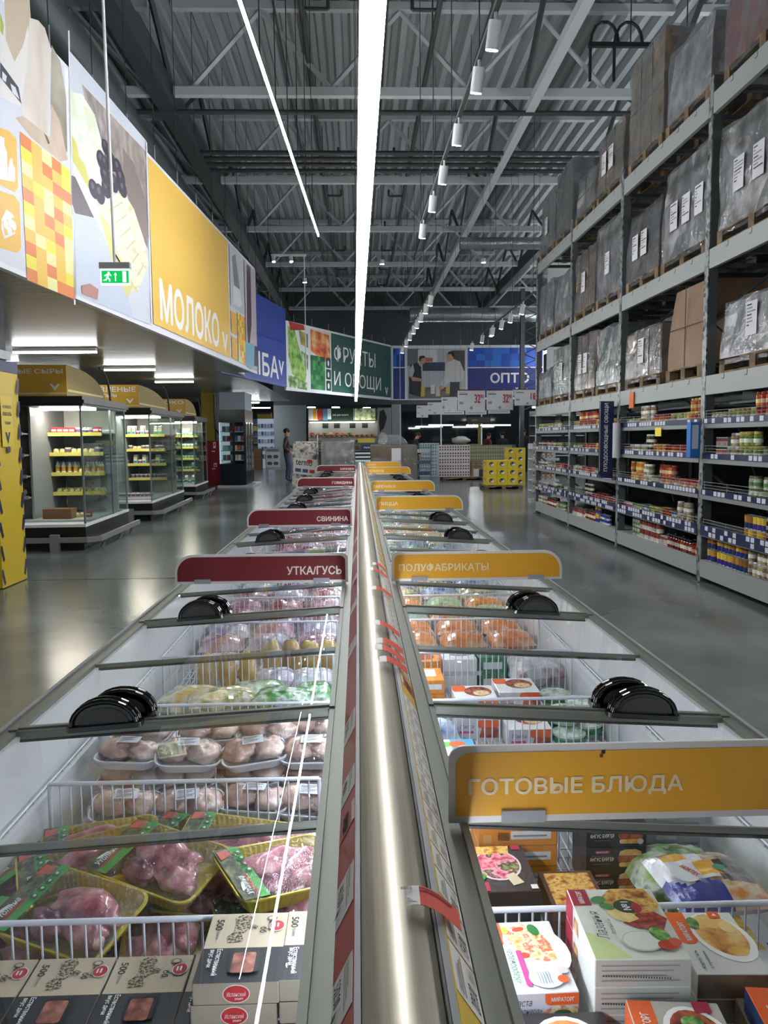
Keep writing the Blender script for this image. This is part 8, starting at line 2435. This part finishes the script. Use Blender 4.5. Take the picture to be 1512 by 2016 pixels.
for k, (x, y, z) in enumerate(((0.715, 2.63, 0), (0.80, 2.72, 0), (0.715, 2.79, 0), (0.80, 2.86, 0), (0.72, 2.70, 1), (0.80, 2.79, 1), (0.73, 2.88, 1))):
    o = place(MB().lathe([(0.045, 0.0), (0.055, 0.035), (0.058, 0.04)], mat('clear green tub', '#a8cdb4', 0.2, coat=0.7), n=16).lathe([(0.058, 0.0405), (0.057, 0.048), (0.03, 0.052)], mat('leafy tub lid', '#cfe0d2', 0.25, cols=['#4f8a4a', '#d8e6dc', '#eef4f0'], scale=30, coat=0.6), n=16), 'salad_tub', x, y, ZB + 0.056 * z + 0.001, 0.0, 'round green-white tub in the fourth compartment, ' + ['front left', 'front right', 'middle left', 'back right', 'stacked left', 'stacked right', 'stacked back'][k], 'tub', 'round green tubs')
    mb = MB(); mb.lathe([(0.0585, 0.02), (0.0592, 0.034)], CH('#2f8a4a'), n=16, caps=False); mb.build('label_band', o)
# --- right row, fifth compartment and on -------------------------------------
rbox('grill_carton', 0.14, 0.14, 0.07, ORS, [('e', KEBAB, 0.07, 0.07, 0.05, 0.05)], [('r', CH('#c9502a'), 0.001, 0.001, 0.139, 0.03)], 0.19, 3.2, 2, 'orange carton with grill picture in the fifth compartment')
rbox('white_carton', 0.14, 0.14, 0.07, WHT, [('e', CH('#8a8d92'), 0.08, 0.08, 0.05, 0.03)], [('r', CH('#c9ccd2'), 0.001, 0.001, 0.159, 0.02)], 0.345, 3.22, 2, 'white carton with a grey oval in the fifth compartment')
rbox('green_carton', 0.12, 0.14, 0.07, CH('#3f7a5a'), [('r', WHT, 0.02, 0.05, 0.1, 0.12)], [('r', WHT, 0.02, 0.02, 0.1, 0.05)], 0.495, 3.24, 2, 'green and white carton in the fifth compartment')
place(bag_mesh(0.24, 0.24, 0.12, bmat('silver', ['#b9bcc2', '#e2e4e8', '#8a3a44'], 9), 95), 'frozen_bag', 0.725, 3.31, ZB, 0.3, 'silver and dark red bag at the aisle side of the fifth compartment', 'bag')
place(bag_mesh(0.24, 0.2, 0.1, B_MIX, 97), 'frozen_bag', 0.6, 3.5, ZB, 0.1, 'red film bag at the back of the fifth compartment', 'bag')
place(bag_mesh(0.24, 0.2, 0.1, B_ORG, 98), 'frozen_bag', 0.33, 3.5, ZB, 0.0, 'orange bag at the back of the fifth compartment', 'bag')
RB = [(B_ORG, 'orange bag'), (B_BLUE, 'blue and white bag'), (B_LGRN, 'lime and white bag'), (B_YEL, 'yellow printed bag')]
for c in range(28):
    y0 = J(c + 4) + 0.05
    kinds = [(0, 3), (0, 2), (1, 2), (3, 1)][(c + (0 if c < 2 else 1)) % 4]
    if c == 0: kinds = (0, 0)
    for q in range(6 if c < 14 else 3):
        kk = kinds[(q * 5 + c) % 2]
        bagdup(('R', kk), RB[kk][0], 0.27 + 0.235 * (q % 3), y0 + 0.12 + 0.25 * (q // 3), ZB + 0.001, rnd.uniform(-.1, .1), '%s in the %s compartment of the right row' % (RB[kk][1], onames[c]), '%ss, %s compartment, right row' % (RB[kk][1], onames[c]))
for o in list(bpy.data.objects):
    if o.get('label') == 'x':
        print('UNPLACED', o.name)
